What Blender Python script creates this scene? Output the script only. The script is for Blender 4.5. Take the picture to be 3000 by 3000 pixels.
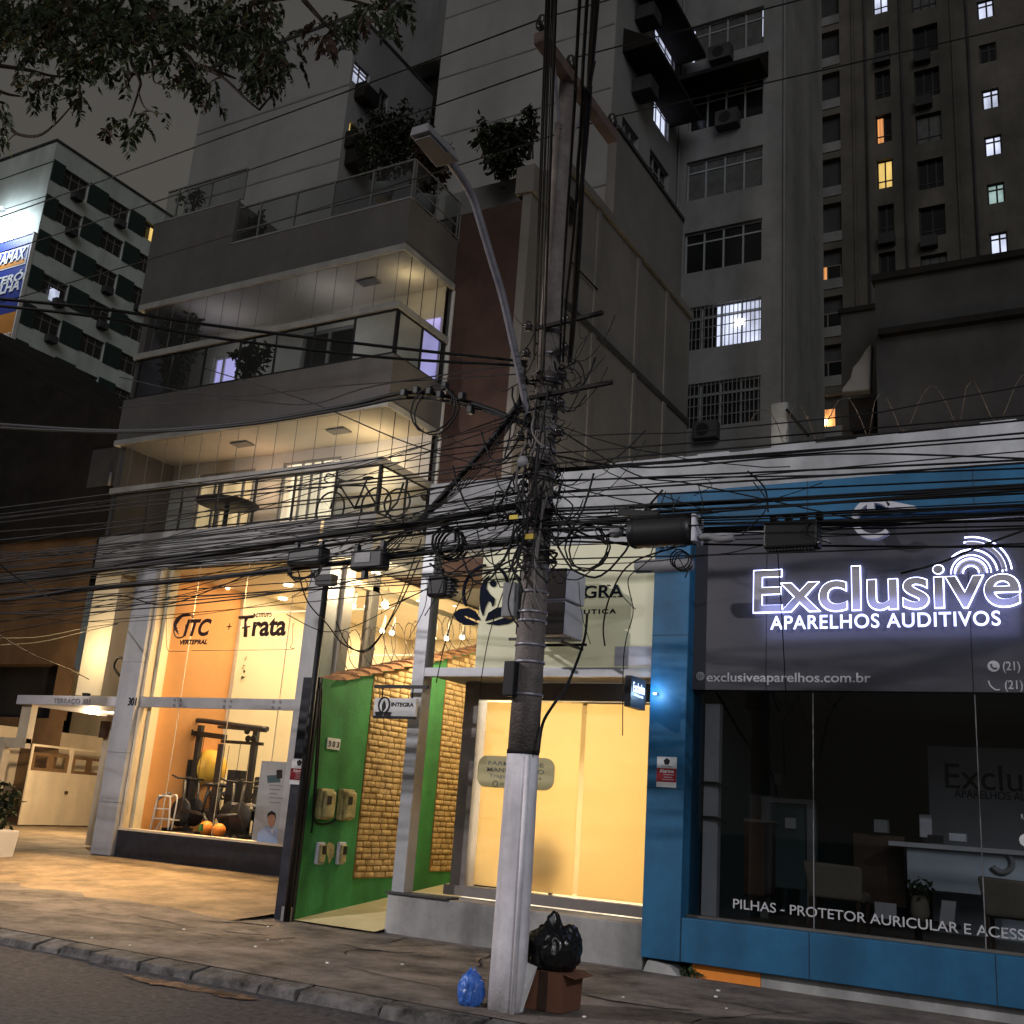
import bpy, bmesh, math, random
from mathutils import Vector, Matrix
for o in list(bpy.data.objects): bpy.data.objects.remove(o)
random.seed(7)
SC = bpy.context.scene
COL = SC.collection
RAD = math.radians
# ------------------------------------------------------------------ camera
CAM_H = 1.65
YAW, PIT, ROL, FPX = RAD(30.26679), RAD(15.63221), RAD(4.23761), 3136.348
_F = Vector((-math.sin(YAW)*math.cos(PIT), math.cos(YAW)*math.cos(PIT), math.sin(PIT)))
_R0 = Vector((math.cos(YAW), math.sin(YAW), 0)); _U0 = _R0.cross(_F)
_R = math.cos(ROL)*_R0 + math.sin(ROL)*_U0
_U = -math.sin(ROL)*_R0 + math.cos(ROL)*_U0
cam = bpy.data.cameras.new('camera'); cam_o = bpy.data.objects.new('camera', cam); COL.objects.link(cam_o)
cam.sensor_width = 36; cam.lens = FPX/3000*36; cam.clip_start = .05; cam.clip_end = 2000
M = Matrix.Identity(4)
for i in range(3):
    M[i][0] = _R[i]; M[i][1] = _U[i]; M[i][2] = -_F[i]
M[2][3] = CAM_H
cam_o.matrix_world = M
SC.camera = cam_o
# ------------------------------------------------------------------ night sky, faint sky glow, exposure
w = bpy.data.worlds.new('World'); SC.world = w; w.use_nodes = True
nt = w.node_tree; bg = nt.nodes['Background']
tc = nt.nodes.new('ShaderNodeTexCoord'); sep = nt.nodes.new('ShaderNodeSeparateXYZ'); ramp = nt.nodes.new('ShaderNodeValToRGB')
nt.links.new(tc.outputs['Generated'], sep.inputs[0]); nt.links.new(sep.outputs['Z'], ramp.inputs[0])
ramp.color_ramp.elements[0].color = (.100, .092, .080, 1); ramp.color_ramp.elements[0].position = .05
ramp.color_ramp.elements[1].color = (.060, .057, .053, 1); ramp.color_ramp.elements[1].position = .75
cn = nt.nodes.new('ShaderNodeTexNoise'); cn.inputs['Scale'].default_value = 2.2; cn.inputs['Detail'].default_value = 5; nt.links.new(tc.outputs['Generated'], cn.inputs['Vector'])
cr = nt.nodes.new('ShaderNodeMapRange'); cr.inputs['From Min'].default_value = .3; cr.inputs['From Max'].default_value = .7; cr.inputs['To Min'].default_value = .84; cr.inputs['To Max'].default_value = 1.14; nt.links.new(cn.outputs['Fac'], cr.inputs[0]); nt.links.new(cr.outputs[0], bg.inputs[1])
nt.links.new(ramp.outputs[0], bg.inputs[0]); bg.inputs[1].default_value = 1.0
sun = bpy.data.lights.new('sky_glow', 'SUN'); sun.energy = .44; sun.angle = RAD(35); sun.color = (.96, .98, 1.0)
sun_o = bpy.data.objects.new('sky_glow', sun); COL.objects.link(sun_o); sun_o.rotation_euler = Vector((-.42, .80, -.42)).to_track_quat('-Z', 'Y').to_euler()
SC.view_settings.view_transform = 'Standard'; SC.view_settings.look = 'None'
SC.view_settings.exposure = 0; SC.view_settings.gamma = 1
SC.render.engine = 'CYCLES'
try:
    SC.cycles.max_bounces = 6; SC.cycles.transparent_max_bounces = 16; SC.cycles.caustics_reflective = False
    SC.cycles.caustics_refractive = False; SC.cycles.sample_clamp_indirect = 3
except Exception: pass
# ------------------------------------------------------------------ measuring helpers: a sight line of the survey camera meets a real plane
def _ray(x, y): return (x-1500)*_R - (y-1500)*_U + FPX*_F
_C = Vector((0, 0, CAM_H))
def PY(x, y, Y): d = _ray(x, y); return _C + d*(Y/d.y)
def PX(x, y, X): d = _ray(x, y); return _C + d*(X/d.x)
def PZ(x, y, Z): d = _ray(x, y); return _C + d*((Z-CAM_H)/d.z)
# ------------------------------------------------------------------ tagging
def tag(o, label=None, cat=None, group=None, kind=None):
    if label: o['label'] = label
    if cat: o['category'] = cat
    if group: o['group'] = group
    if kind: o['kind'] = kind
    return o
def thing(name, label, cat, loc=(0, 0, 0), group=None, rz=0):
    o = bpy.data.objects.new(name, None); COL.objects.link(o); o.location = loc; o.rotation_euler = (0, 0, rz)
    o.empty_display_size = .1
    return tag(o, label, cat, group)
def copy_tree(o, parent=None):
    c = o.copy(); COL.objects.link(c); c.parent = parent
    for ch in [k for k in bpy.data.objects if k.parent == o]: copy_tree(ch, c)
    return c
# ------------------------------------------------------------------ mesh builder (world coordinates; parts keep world coordinates relative to the thing's base)
class MB:
    def __init__(s): s.v = []; s.f = []; s.sm = []
    def face(s, pts, sm=False):
        n = len(s.v); s.v += [tuple(p) for p in pts]; s.f.append(tuple(range(n, n+len(pts)))); s.sm.append(sm)
    def box(s, x0, x1, y0, y1, z0, z1):
        if x0 > x1: x0, x1 = x1, x0
        if y0 > y1: y0, y1 = y1, y0
        if z0 > z1: z0, z1 = z1, z0
        n = len(s.v)
        s.v += [(x0,y0,z0),(x1,y0,z0),(x1,y1,z0),(x0,y1,z0),(x0,y0,z1),(x1,y0,z1),(x1,y1,z1),(x0,y1,z1)]
        for q in ((0,3,2,1),(4,5,6,7),(0,1,5,4),(1,2,6,5),(2,3,7,6),(3,0,4,7)):
            s.f.append(tuple(n+i for i in q)); s.sm.append(False)
        return s
    def hexa(s, p):   # 8 points: bottom 4 ccw, top 4 ccw
        n = len(s.v); s.v += [tuple(q) for q in p]
        for q in ((0,3,2,1),(4,5,6,7),(0,1,5,4),(1,2,6,5),(2,3,7,6),(3,0,4,7)):
            s.f.append(tuple(n+i for i in q)); s.sm.append(False)
        return s
    def bar(s, a, b, wd, hd=None):   # square bar between points
        a, b = Vector(a), Vector(b); hd = hd or wd; t = (b-a).normalized()
        ref = Vector((0,0,1)) if abs(t.z) < .9 else Vector((1,0,0))
        u = t.cross(ref).normalized()*wd/2; v = t.cross(u).normalized()*hd/2
        return s.hexa([a-u-v, a+u-v, a+u+v, a-u+v, b-u-v, b+u-v, b+u+v, b-u+v])
    def tube(s, pts, r, n=6, closed=False, cap=True):
        pts = [Vector(p) for p in pts]; m = len(pts)
        rr = r if isinstance(r, (list, tuple)) else [r]*m
        base = len(s.v); prev = None
        for i, p in enumerate(pts):
            if closed: t = pts[(i+1) % m]-pts[i-1]
            else: t = pts[min(i+1, m-1)]-pts[max(i-1, 0)]
            if t.length < 1e-9: t = Vector((0,0,1))
            t.normalize()
            if prev is None:
                ref = Vector((0,0,1)) if abs(t.z) < .9 else Vector((1,0,0)); u = t.cross(ref).normalized()
            else:
                u = prev-t*prev.dot(t)
                u = u.normalized() if u.length > 1e-6 else t.cross(Vector((.3,.5,.8))).normalized()
            prev = u; v = t.cross(u)
            for k in range(n):
                a = 2*math.pi*k/n; s.v.append(tuple(p+(u*math.cos(a)+v*math.sin(a))*rr[i]))
        for i in range(m if closed else m-1):
            for k in range(n):
                a = base+i*n+k; b = base+i*n+(k+1) % n; c = base+((i+1) % m)*n+(k+1) % n; d = base+((i+1) % m)*n+k
                s.f.append((a, b, c, d)); s.sm.append(True)
        if cap and not closed:
            s.f.append(tuple(base+k for k in range(n))[::-1]); s.sm.append(False)
            s.f.append(tuple(base+(m-1)*n+k for k in range(n))); s.sm.append(False)
        return s
    def lathe(s, c, prof, n=16, axis='z'):   # prof [(r, h)]
        c = Vector(c); base = len(s.v)
        for r, h in prof:
            for k in range(n):
                a = 2*math.pi*k/n; x, y = r*math.cos(a), r*math.sin(a)
                p = {'z': (x, y, h), 'y': (x, h, y), 'x': (h, x, y)}[axis]
                s.v.append(tuple(c+Vector(p)))
        for i in range(len(prof)-1):
            for k in range(n):
                s.f.append((base+i*n+k, base+i*n+(k+1) % n, base+(i+1)*n+(k+1) % n, base+(i+1)*n+k)); s.sm.append(True)
        if prof[0][0] > 1e-4: s.f.append(tuple(base+k for k in range(n))); s.sm.append(False)
        if prof[-1][0] > 1e-4: s.f.append(tuple(base+(len(prof)-1)*n+k for k in range(n))); s.sm.append(False)
        return s
    def ball(s, c, r, n=16, m=10, sq=(1,1,1), noise=0):
        c = Vector(c); base = len(s.v)
        for i in range(m+1):
            th = math.pi*i/m
            for k in range(n):
                a = 2*math.pi*k/n
                d = Vector((math.sin(th)*math.cos(a)*sq[0], math.sin(th)*math.sin(a)*sq[1], math.cos(th)*sq[2]))
                s.v.append(tuple(c+d*r*(1+(random.uniform(-noise, noise) if 0 < i < m else 0))))
        for i in range(m):
            for k in range(n):
                s.f.append((base+i*n+k, base+(i+1)*n+k, base+(i+1)*n+(k+1) % n, base+i*n+(k+1) % n)); s.sm.append(True)
        return s
    def poly(s, pts2, P, d0, d1):   # outline in plane P coords, extruded between depths
        n = len(s.v); m = len(pts2)
        for d in (d0, d1): s.v += [tuple(P.at(u, v, d)) for u, v in pts2]
        s.f.append(tuple(range(n, n+m))); s.sm.append(False)
        s.f.append(tuple(range(n+2*m-1, n+m-1, -1))); s.sm.append(False)
        for i in range(m):
            j = (i+1) % m; s.f.append((n+i, n+m+i, n+m+j, n+j)); s.sm.append(False)
        return s
    def build(s, name, mat, parent=None, bevel=0, fix=True):
        me = bpy.data.meshes.new(name)
        off = Vector(parent_world(parent)) if parent else Vector((0,0,0))
        me.from_pydata([(x-off.x, y-off.y, z-off.z) for x, y, z in s.v], [], s.f)
        me.polygons.foreach_set('use_smooth', s.sm)
        if fix:
            bm = bmesh.new(); bm.from_mesh(me)
            bmesh.ops.recalc_face_normals(bm, faces=bm.faces); bm.to_mesh(me); bm.free()
        me.materials.append(mat); me.update()
        o = bpy.data.objects.new(name, me); COL.objects.link(o)
        if parent: o.parent = parent
        if bevel:
            b = o.modifiers.new('bevel', 'BEVEL'); b.width = bevel; b.segments = 2; b.limit_method = 'ANGLE'; b.angle_limit = RAD(40)
        return o
def parent_world(p):
    v = Vector((0,0,0))
    while p: v += p.location; p = p.parent
    return v
class Plane:   # a wall plane: 'Y' faces the street (-Y), 'X' faces +X; depth d runs into the building
    def __init__(s, axis, c): s.axis = axis; s.c = c
    def at(s, u, v, d=0): return Vector((u, s.c+d, v)) if s.axis == 'Y' else Vector((s.c-d, u, v))
    def px(s, x, y):
        p = PY(x, y, s.c) if s.axis == 'Y' else PX(x, y, s.c)
        return (p.x if s.axis == 'Y' else p.y, p.z)
    def rect(s, x0, y0, x1, y1):   # pixel top-left, bottom-right -> u0,u1,v0,v1
        a = s.px(x0, y0); b = s.px(x1, y1)
        return (min(a[0], b[0]), max(a[0], b[0]), min(a[1], b[1]), max(a[1], b[1]))
    def box(s, mb, u0, u1, v0, v1, d0, d1):
        a = s.at(u0, v0, d0); b = s.at(u1, v1, d1); mb.box(a.x, b.x, a.y, b.y, a.z, b.z)
    def quad(s, mb, u0, u1, v0, v1, d): mb.face([s.at(u0,v0,d), s.at(u1,v0,d), s.at(u1,v1,d), s.at(u0,v1,d)])
    def wall(s, mb, u0, u1, v0, v1, holes, depth, thick=None):   # sheet with real recesses
        us = sorted({u0, u1, *[h[0] for h in holes], *[h[1] for h in holes]}); vs = sorted({v0, v1, *[h[2] for h in holes], *[h[3] for h in holes]})
        us = [u for u in us if u0 <= u <= u1]; vs = [v for v in vs if v0 <= v <= v1]
        for i in range(len(us)-1):
            j0 = None
            for j in range(len(vs)-1):
                cu, cv = (us[i]+us[i+1])/2, (vs[j]+vs[j+1])/2
                hole = any(h[0] < cu < h[1] and h[2] < cv < h[3] for h in holes)
                if not hole: s.quad(mb, us[i], us[i+1], vs[j], vs[j+1], 0)
        for h in holes:
            a, b, c, e = max(h[0], u0), min(h[1], u1), max(h[2], v0), min(h[3], v1)
            for p, q in (((a,c),(b,c)), ((b,c),(b,e)), ((b,e),(a,e)), ((a,e),(a,c))):
                mb.face([s.at(*p, 0), s.at(*q, 0), s.at(*q, depth), s.at(*p, depth)])
    def window(s, parent, h, depth, fm, pm, mull=(), trans=(), fw=.05, name='window'):
        u0, u1, v0, v1 = h; m = MB(); d0, d1 = depth-.07, depth-.01
        s.box(m, u0, u0+fw, v0, v1, d0, d1); s.box(m, u1-fw, u1, v0, v1, d0, d1)
        s.box(m, u0+fw, u1-fw, v0, v0+fw, d0, d1); s.box(m, u0+fw, u1-fw, v1-fw, v1, d0, d1)
        for t in mull: u = u0+(u1-u0)*t; s.box(m, u-fw/2, u+fw/2, v0+fw, v1-fw, d0+.004, d1-.004)
        for t in trans: v = v0+(v1-v0)*t; s.box(m, u0+fw, u1-fw, v-fw/2, v+fw/2, d0+.008, d1-.008)
        f = m.build(name, fm, parent)
        p = MB(); s.quad(p, u0+.01, u1-.01, v0+.01, v1-.01, depth-.03); p.build('pane', pm, f)
        return f
# ------------------------------------------------------------------ materials
def mat(name, col, rough=.8, var=.2, scale=2.5, bump=.0, streak=0, metal=0, spec=.3, dark=None, bscale=None):
    m = bpy.data.materials.new(name); m.use_nodes = True; t = m.node_tree; b = t.nodes['Principled BSDF']
    b.inputs['Roughness'].default_value = rough; b.inputs['Metallic'].default_value = metal
    b.inputs['Specular IOR Level'].default_value = spec
    g = t.nodes.new('ShaderNodeNewGeometry')
    nz = t.nodes.new('ShaderNodeTexNoise'); nz.inputs['Scale'].default_value = scale; nz.inputs['Detail'].default_value = 11; nz.inputs['Roughness'].default_value = .70
    t.links.new(g.outputs['Position'], nz.inputs['Vector'])
    rp = t.nodes.new('ShaderNodeValToRGB'); c = Vector(col)
    dk = Vector(dark) if dark else c*(1-var*1.3)
    rp.color_ramp.elements[0].color = (*dk, 1); rp.color_ramp.elements[0].position = .33
    rp.color_ramp.elements[1].color = (*[min(.9, x*(1+var*.5)) for x in c], 1); rp.color_ramp.elements[1].position = .66
    t.links.new(nz.outputs['Fac'], rp.inputs[0]); out = rp.outputs[0]
    if streak:
        mp = t.nodes.new('ShaderNodeMapping'); mp.inputs['Scale'].default_value = (1, 1, .12)
        n2 = t.nodes.new('ShaderNodeTexNoise'); n2.inputs['Scale'].default_value = scale*1.3; n2.inputs['Detail'].default_value = 5
        t.links.new(g.outputs['Position'], mp.inputs[0]); t.links.new(mp.outputs[0], n2.inputs['Vector'])
        r2 = t.nodes.new('ShaderNodeValToRGB'); r2.color_ramp.elements[0].position = .35; r2.color_ramp.elements[1].position = .6
        r2.color_ramp.elements[0].color = (1-streak,)*3+(1,); r2.color_ramp.elements[1].color = (1, 1, 1, 1)
        t.links.new(n2.outputs['Fac'], r2.inputs[0])
        mx = t.nodes.new('ShaderNodeMix'); mx.data_type = 'RGBA'; mx.blend_type = 'MULTIPLY'; mx.inputs['Factor'].default_value = 1
        t.links.new(out, mx.inputs['A']); t.links.new(r2.outputs[0], mx.inputs['B']); out = mx.outputs['Result']
    t.links.new(out, b.inputs['Base Color'])
    if bump:
        n3 = t.nodes.new('ShaderNodeTexNoise'); n3.inputs['Scale'].default_value = bscale or scale*12; n3.inputs['Detail'].default_value = 5
        t.links.new(g.outputs['Position'], n3.inputs['Vector'])
        bp = t.nodes.new('ShaderNodeBump'); bp.inputs['Strength'].default_value = bump; bp.inputs['Distance'].default_value = .02
        t.links.new(n3.outputs['Fac'], bp.inputs['Height']); t.links.new(bp.outputs[0], b.inputs['Normal'])
    return m
def emit(name, col, s, stripes=None, base=None):
    m = bpy.data.materials.new(name); m.use_nodes = True; t = m.node_tree; b = t.nodes['Principled BSDF']
    b.inputs['Base Color'].default_value = (*(base or col), 1); b.inputs['Emission Color'].default_value = (*col, 1); b.inputs['Emission Strength'].default_value = s
    b.inputs['Roughness'].default_value = .6
    if stripes:   # curtain folds / room contents behind a lit pane
        g = t.nodes.new('ShaderNodeNewGeometry'); n = t.nodes.new('ShaderNodeTexNoise'); mp = t.nodes.new('ShaderNodeMapping')
        mp.inputs['Scale'].default_value = stripes; n.inputs['Scale'].default_value = 1; n.inputs['Detail'].default_value = 3
        t.links.new(g.outputs['Position'], mp.inputs[0]); t.links.new(mp.outputs[0], n.inputs['Vector'])
        r = t.nodes.new('ShaderNodeMapRange'); r.inputs['From Min'].default_value = .3; r.inputs['From Max'].default_value = .65
        r.inputs['To Min'].default_value = s*.35; r.inputs['To Max'].default_value = s*1.1
        t.links.new(n.outputs['Fac'], r.inputs[0]); t.links.new(r.outputs[0], b.inputs['Emission Strength'])
    return m
def glass(name, tint=(.9, .93, .93), refl=.06, rough=.02, gain=1.0):
    m = bpy.data.materials.new(name); m.use_nodes = True; t = m.node_tree
    t.nodes.remove(t.nodes['Principled BSDF']); out = t.nodes['Material Output']
    tr = t.nodes.new('ShaderNodeBsdfTransparent'); tr.inputs[0].default_value = (*tint, 1)
    gl = t.nodes.new('ShaderNodeBsdfGlossy'); gl.inputs['Roughness'].default_value = rough; gl.inputs['Color'].default_value = (gain, gain, gain, 1)
    lw = t.nodes.new('ShaderNodeFresnel'); lw.inputs[0].default_value = 1.45
    mx = t.nodes.new('ShaderNodeMixShader'); t.links.new(lw.outputs[0], mx.inputs[0]); t.links.new(tr.outputs[0], mx.inputs[1]); t.links.new(gl.outputs[0], mx.inputs[2])
    t.links.new(mx.outputs[0], out.inputs[0])
    return m
def cloth_translucent(name, col, tr=.5):
    m = bpy.data.materials.new(name); m.use_nodes = True; t = m.node_tree
    t.nodes.remove(t.nodes['Principled BSDF']); out = t.nodes['Material Output']
    a = t.nodes.new('ShaderNodeBsdfTranslucent'); d = t.nodes.new('ShaderNodeBsdfDiffuse')
    a.inputs[0].default_value = (*col, 1); d.inputs[0].default_value = (*col, 1)
    mx = t.nodes.new('ShaderNodeMixShader'); mx.inputs[0].default_value = tr
    t.links.new(d.outputs[0], mx.inputs[1]); t.links.new(a.outputs[0], mx.inputs[2]); t.links.new(mx.outputs[0], out.inputs[0])
    return m
K = dict(
 asphalt=mat('asphalt', (.062, .058, .063), .85, .55, 14, .8, bscale=70),
 pavement=mat('worn_concrete_pavement', (.175, .148, .130), .9, .6, 1.6, .9, bscale=38),
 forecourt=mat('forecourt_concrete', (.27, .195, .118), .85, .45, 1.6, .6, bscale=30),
 kerb=mat('kerb_stone', (.115, .108, .104), .9, .7, 4, .8, bscale=30),
 ground=mat('ground', (.05, .05, .05)),
 taupe=mat('taupe_render', (.155, .146, .143), .9, .12, 1.2, .1, streak=.12),
 conc=mat('grey_concrete_band', (.33, .335, .34), .85, .22, 1.0, .15, streak=.3),
 col=mat('grey_clad_column', (.36, .37, .40), .7, .12, 1.5, streak=.15),
 offwhite=mat('off_white_trim', (.44, .43, .41), .8, .15, 2, streak=.2),
 white=mat('white_paint', (.72, .70, .68), .7, .08, 2),
 parapet=mat('weathered_white_wall', (.43, .44, .46), .9, .3, .9, .25, streak=.38),
 brown=mat('brown_render', (.078, .045, .038), .9, .2, 1.5, .2),
 beige=mat('beige_side_wall', (.25, .234, .222), .9, .16, .5, .15, streak=.12),
 midgrey=mat('grey_tower_render', (.36, .355, .36), .9, .12, .35, .1, streak=.22),
 oldgrey=mat('old_grey_render', (.29, .286, .288), .9, .2, .5, .1, streak=.35),
 tan=mat('tan_tower_render', (.15, .135, .118), .9, .3, .35, .1, streak=.4),
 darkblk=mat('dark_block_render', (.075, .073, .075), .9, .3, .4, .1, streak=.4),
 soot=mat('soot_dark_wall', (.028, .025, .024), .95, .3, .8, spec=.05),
 lgreen=mat('pale_green_wall', (.62, .67, .63), .9, .12, .5, streak=.2),
 shutter=mat('dark_green_shutter', (.025, .05, .045), .6, .2, 3),
 black=mat('black_paint', (.012, .012, .014), .5, .2, 5),
 blackm=mat('black_metal', (.015, .015, .017), .4, .2, 5, spec=.5),
 navy=mat('navy_tile', (.022, .024, .034), .5, .35, 5, .1),
 green=mat('green_paint', (.046, .24, .068), .8, .25, 1.6, .16, streak=.28, bscale=30),
 brick=mat('ochre_stone', (.58, .41, .19), .85, .4, 9, .6, bscale=60),
 mortar=mat('brick_mortar', (.24, .135, .045), .9, .2, 9),
 ramp=mat('cream_ramp_tile', (.52, .45, .27), .5, .15, 2),
 tile=mat('clay_roof_tile', (.33, .16, .07), .85, .35, 8, .2),
 frame=mat('grey_aluminium', (.38, .39, .41), .45, .1, 4, metal=.3),
 frameb=mat('grey_brown_frame', (.20, .175, .16), .5, .12, 4),
 plinth=mat('plinth_concrete', (.36, .355, .35), .85, .3, 1.2, .3, streak=.45),
 film=emit('backlit_film', (.78, .74, .46), .17, (.9, 1, .5), base=(.5, .49, .36)),
 blue=mat('blue_cladding', (.015, .118, .245), .55, .22, 1.4, .08, streak=.3, spec=.4),
 panel=mat('dark_sign_panel', (.062, .062, .074), .35, .15, .6, spec=.4),
 letter=mat('grey_letter_face', (.36, .35, .40), .5, .08, 4),
 wtext=mat('white_vinyl', (.75, .75, .76), .6, .05, 5),
 gtext=mat('silver_vinyl', (.45, .45, .47), .5, .05, 5),
 ntext=mat('navy_vinyl', (.012, .016, .028), .95, .1, 5, spec=.02),
 btext=mat('dark_brown_vinyl', (.035, .015, .013), .5, .1, 5),
 neon=emit('led_rim', (.52, .56, 1.0), 8),
 neon2=emit('led_small_letters', (.56, .61, 1.0), 1.55),
 glass=glass('shop_glass'), dglass=glass('guard_glass', (.62, .66, .66)), cglass=glass('clear_sheet_glass', (.95, .96, .96)),
 pane=mat('dark_window_pane', (.010, .011, .013), .12, .3, 1, spec=.5),
 panec=mat('curtained_pane', (.10, .10, .10), .5, .35, 3, spec=.5),
 litw=emit('lit_white_window', (.72, .78, 1.0), 1.05, (1.2, 1.2, .5)),
 litc=emit('lit_cool_window', (.60, .85, .80), .45, (1.5, 1.5, 1.0)),
 lito=emit('lit_orange_window', (1.0, .42, .14), .75, (9, 9, .2)),
 lity=emit('lit_yellow_window', (1.0, .68, .20), .85, (1, 1, .3)),
 litv=emit('lit_violet_window', (.55, .5, 1.0), .95, (.6, .6, .8)),
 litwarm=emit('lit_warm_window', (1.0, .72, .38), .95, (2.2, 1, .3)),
 litcream=emit('lit_cream_window', (1.0, .86, .62), 1.35, (3.5, 1, .2)),
 pole=mat('pole_concrete', (.20, .165, .145), .9, .3, 6, .5, streak=.3, bscale=50),
 poleb=mat('dark_pole_concrete', (.18, .155, .145), .8, .3, 6, .5, streak=.3, bscale=50),
 polew=mat('pole_whitewash', (.76, .73, .77), .85, .16, 5, .18, streak=.3, bscale=40),
 cable=mat('black_cable', (.006, .006, .007), .65, .2, 20, spec=.25),
 cableg=mat('grey_cable', (.10, .09, .085), .5, .2, 20),
 galv=mat('galvanised_steel', (.29, .28, .32), .45, .2, 8, metal=.6),
 wood=mat('wood_crossarm', (.15, .105, .095), .9, .3, 6, .4),
 porc=mat('dark_porcelain', (.02, .015, .015), .25, .2, 5, spec=.6),
 leaf=mat('leaf_green', (.034, .050, .017), .6, .45, 9),
 leaf2=mat('leaf_dark_green', (.017, .027, .011), .6, .45, 9),
 leafb=mat('leaf_bronze', (.050, .026, .014), .6, .4, 9),
 bark=mat('bark', (.035, .025, .02), .95, .4, 12, .5),
 orange=mat('orange_wall', (.68, .34, .13), .85, .1, 1),
 cream=mat('cream_wall', (.70, .60, .42), .85, .06, 1),
 creamy=mat('cream_gate_paint', (.62, .52, .38), .6, .1, 1.5, streak=.15),
 brownw=mat('brown_plaster', (.165, .094, .045), .9, .25, .8, streak=.3),
 ceil=mat('ceiling_white', (.72, .68, .62), .9, .06, 1),
 bulb=emit('lamp_glow', (1.0, .84, .58), 14),
 bin=mat('black_bag_plastic', (.006, .006, .007), .22, .3, 12, spec=.6),
 bluebag=mat('blue_bag_plastic', (.05, .16, .56), .3, .25, 10, spec=.5),
 card=mat('cardboard', (.17, .075, .045), .9, .15, 5),
 whitecard=mat('white_board', (.62, .61, .60), .8, .08, 5),
 yellow=mat('yellow_vinyl', (.85, .50, .06), .5, .1, 3),
 orangeb=mat('orange_vinyl', (.80, .26, .04), .5, .1, 3),
 yplate=mat('yellow_plate', (.62, .45, .06), .6, .1, 8),
 meter=mat('dirty_meter_plastic', (.42, .36, .16), .6, .45, 9, .1),
 red=mat('red_sticker', (.30, .02, .03), .5, .1, 5),
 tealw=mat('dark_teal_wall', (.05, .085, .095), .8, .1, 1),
 dkwood=mat('dark_wood', (.06, .035, .025), .5, .3, 5),
 bluegrey=mat('blue_grey_wall', (.40, .44, .52), .8, .1, 1.2, streak=.15),
 chair=mat('beige_upholstery', (.24, .21, .18), .9, .1, 8),
 shirt=mat('pale_blue_shirt', (.35, .45, .68), .8, .1, 6),
 skin=mat('skin_print', (.28, .15, .10), .6, .1, 8),
 grey=mat('grey_plastic', (.20, .20, .21), .5, .15, 6),
 lgrey=mat('light_grey_plastic', (.48, .48, .54), .5, .1, 6),
 rust=mat('razor_wire_steel', (.16, .12, .09), .5, .3, 12, metal=.5),
)
# ------------------------------------------------------------------ lettering
def text(name, s, parent, m, P, u0, u1, v0, v1, d, thick=.004, bold=0, outline=0, shear=0, space=1, ret=False, capfit=True):
    cu = bpy.data.curves.new(name, 'FONT'); cu.body = s; cu.size = 1; cu.offset = bold; cu.shear = shear; cu.space_character = space
    if outline: cu.fill_mode = 'NONE'; cu.bevel_depth = outline; cu.bevel_resolution = 1
    o = bpy.data.objects.new(name, cu); COL.objects.link(o)
    dg = bpy.context.evaluated_depsgraph_get(); me = bpy.data.meshes.new_from_object(o.evaluated_get(dg)); bpy.data.objects.remove(o)
    vs = [v.co.copy() for v in me.vertices]; fs = [tuple(p.vertices) for p in me.polygons]
    bpy.data.meshes.remove(me)
    if not vs: return None
    x0 = min(v.x for v in vs); x1 = max(v.x for v in vs); y0 = min(v.y for v in vs); y1 = max(v.y for v in vs)
    sx = (u1-u0)/(x1-x0); sy = (v1-v0)/(y1-y0)
    mb = MB(); mb.f = fs; mb.sm = [bool(outline)]*len(fs)
    sg = 1 if P.axis == 'Y' else 1
    mb.v = [tuple(P.at(u0+(v.x-x0)*sx, v0+(v.y-y0)*sy, d-(v.z*min(sx, sy) if outline else 0))) for v in vs]
    if not outline and thick:   # give the letters body
        n = len(mb.v); edges = {}
        for f in fs:
            for i in range(len(f)):
                e = (f[i], f[(i+1) % len(f)]); edges[e] = edges.get(e, 0)+1
        shift = P.at(0, 0, -thick)-P.at(0, 0, 0)
        mb.v += [tuple(Vector(p)+shift) for p in mb.v]
        mb.f = [f for f in fs]+[tuple(i+n for i in f)[::-1] for f in fs]; mb.sm = [False]*len(mb.f)
        for (a, b) in edges:
            if (b, a) not in edges: mb.f.append((a, b, b+n, a+n)); mb.sm.append(False)
    return mb.build(name, m, parent)
def area(name, loc, rot, sx, sy, power, col, parent=None):
    l = bpy.data.lights.new(name, 'AREA'); l.shape = 'RECTANGLE'; l.size = sx; l.size_y = sy; l.energy = power; l.color = col
    o = bpy.data.objects.new(name, l); COL.objects.link(o); o.location = Vector(loc)-(parent_world(parent) if parent else Vector()); o.rotation_euler = rot
    if parent: o.parent = parent
    return o
def point(name, loc, power, col, r=.05, parent=None):
    l = bpy.data.lights.new(name, 'POINT'); l.energy = power; l.color = col; l.shadow_soft_size = r
    o = bpy.data.objects.new(name, l); COL.objects.link(o); o.location = Vector(loc)-(parent_world(parent) if parent else Vector())
    if parent: o.parent = parent
    return o
def catenary(a, b, sag, n=14, wob=0):
    a, b = Vector(a), Vector(b); out = []
    for i in range(n+1):
        t = i/n; p = a.lerp(b, t); p.z -= sag*4*t*(1-t)
        if wob and 0 < i < n: p += Vector((random.uniform(-wob, wob), random.uniform(-wob, wob), random.uniform(-wob, wob)))
        out.append(p)
    return out
def spline(pts, n=6):   # smooth curve through points
    P = [Vector(p) for p in pts]; out = []
    for i in range(len(P)-1):
        p0, p1, p2, p3 = P[max(i-1, 0)], P[i], P[i+1], P[min(i+2, len(P)-1)]
        for k in range(n):
            t = k/n; out.append(.5*((2*p1)+(p2-p0)*t+(2*p0-5*p1+4*p2-p3)*t*t+(3*p1-p0-3*p2+p3)*t**3))
    out.append(P[-1]); return out
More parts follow.
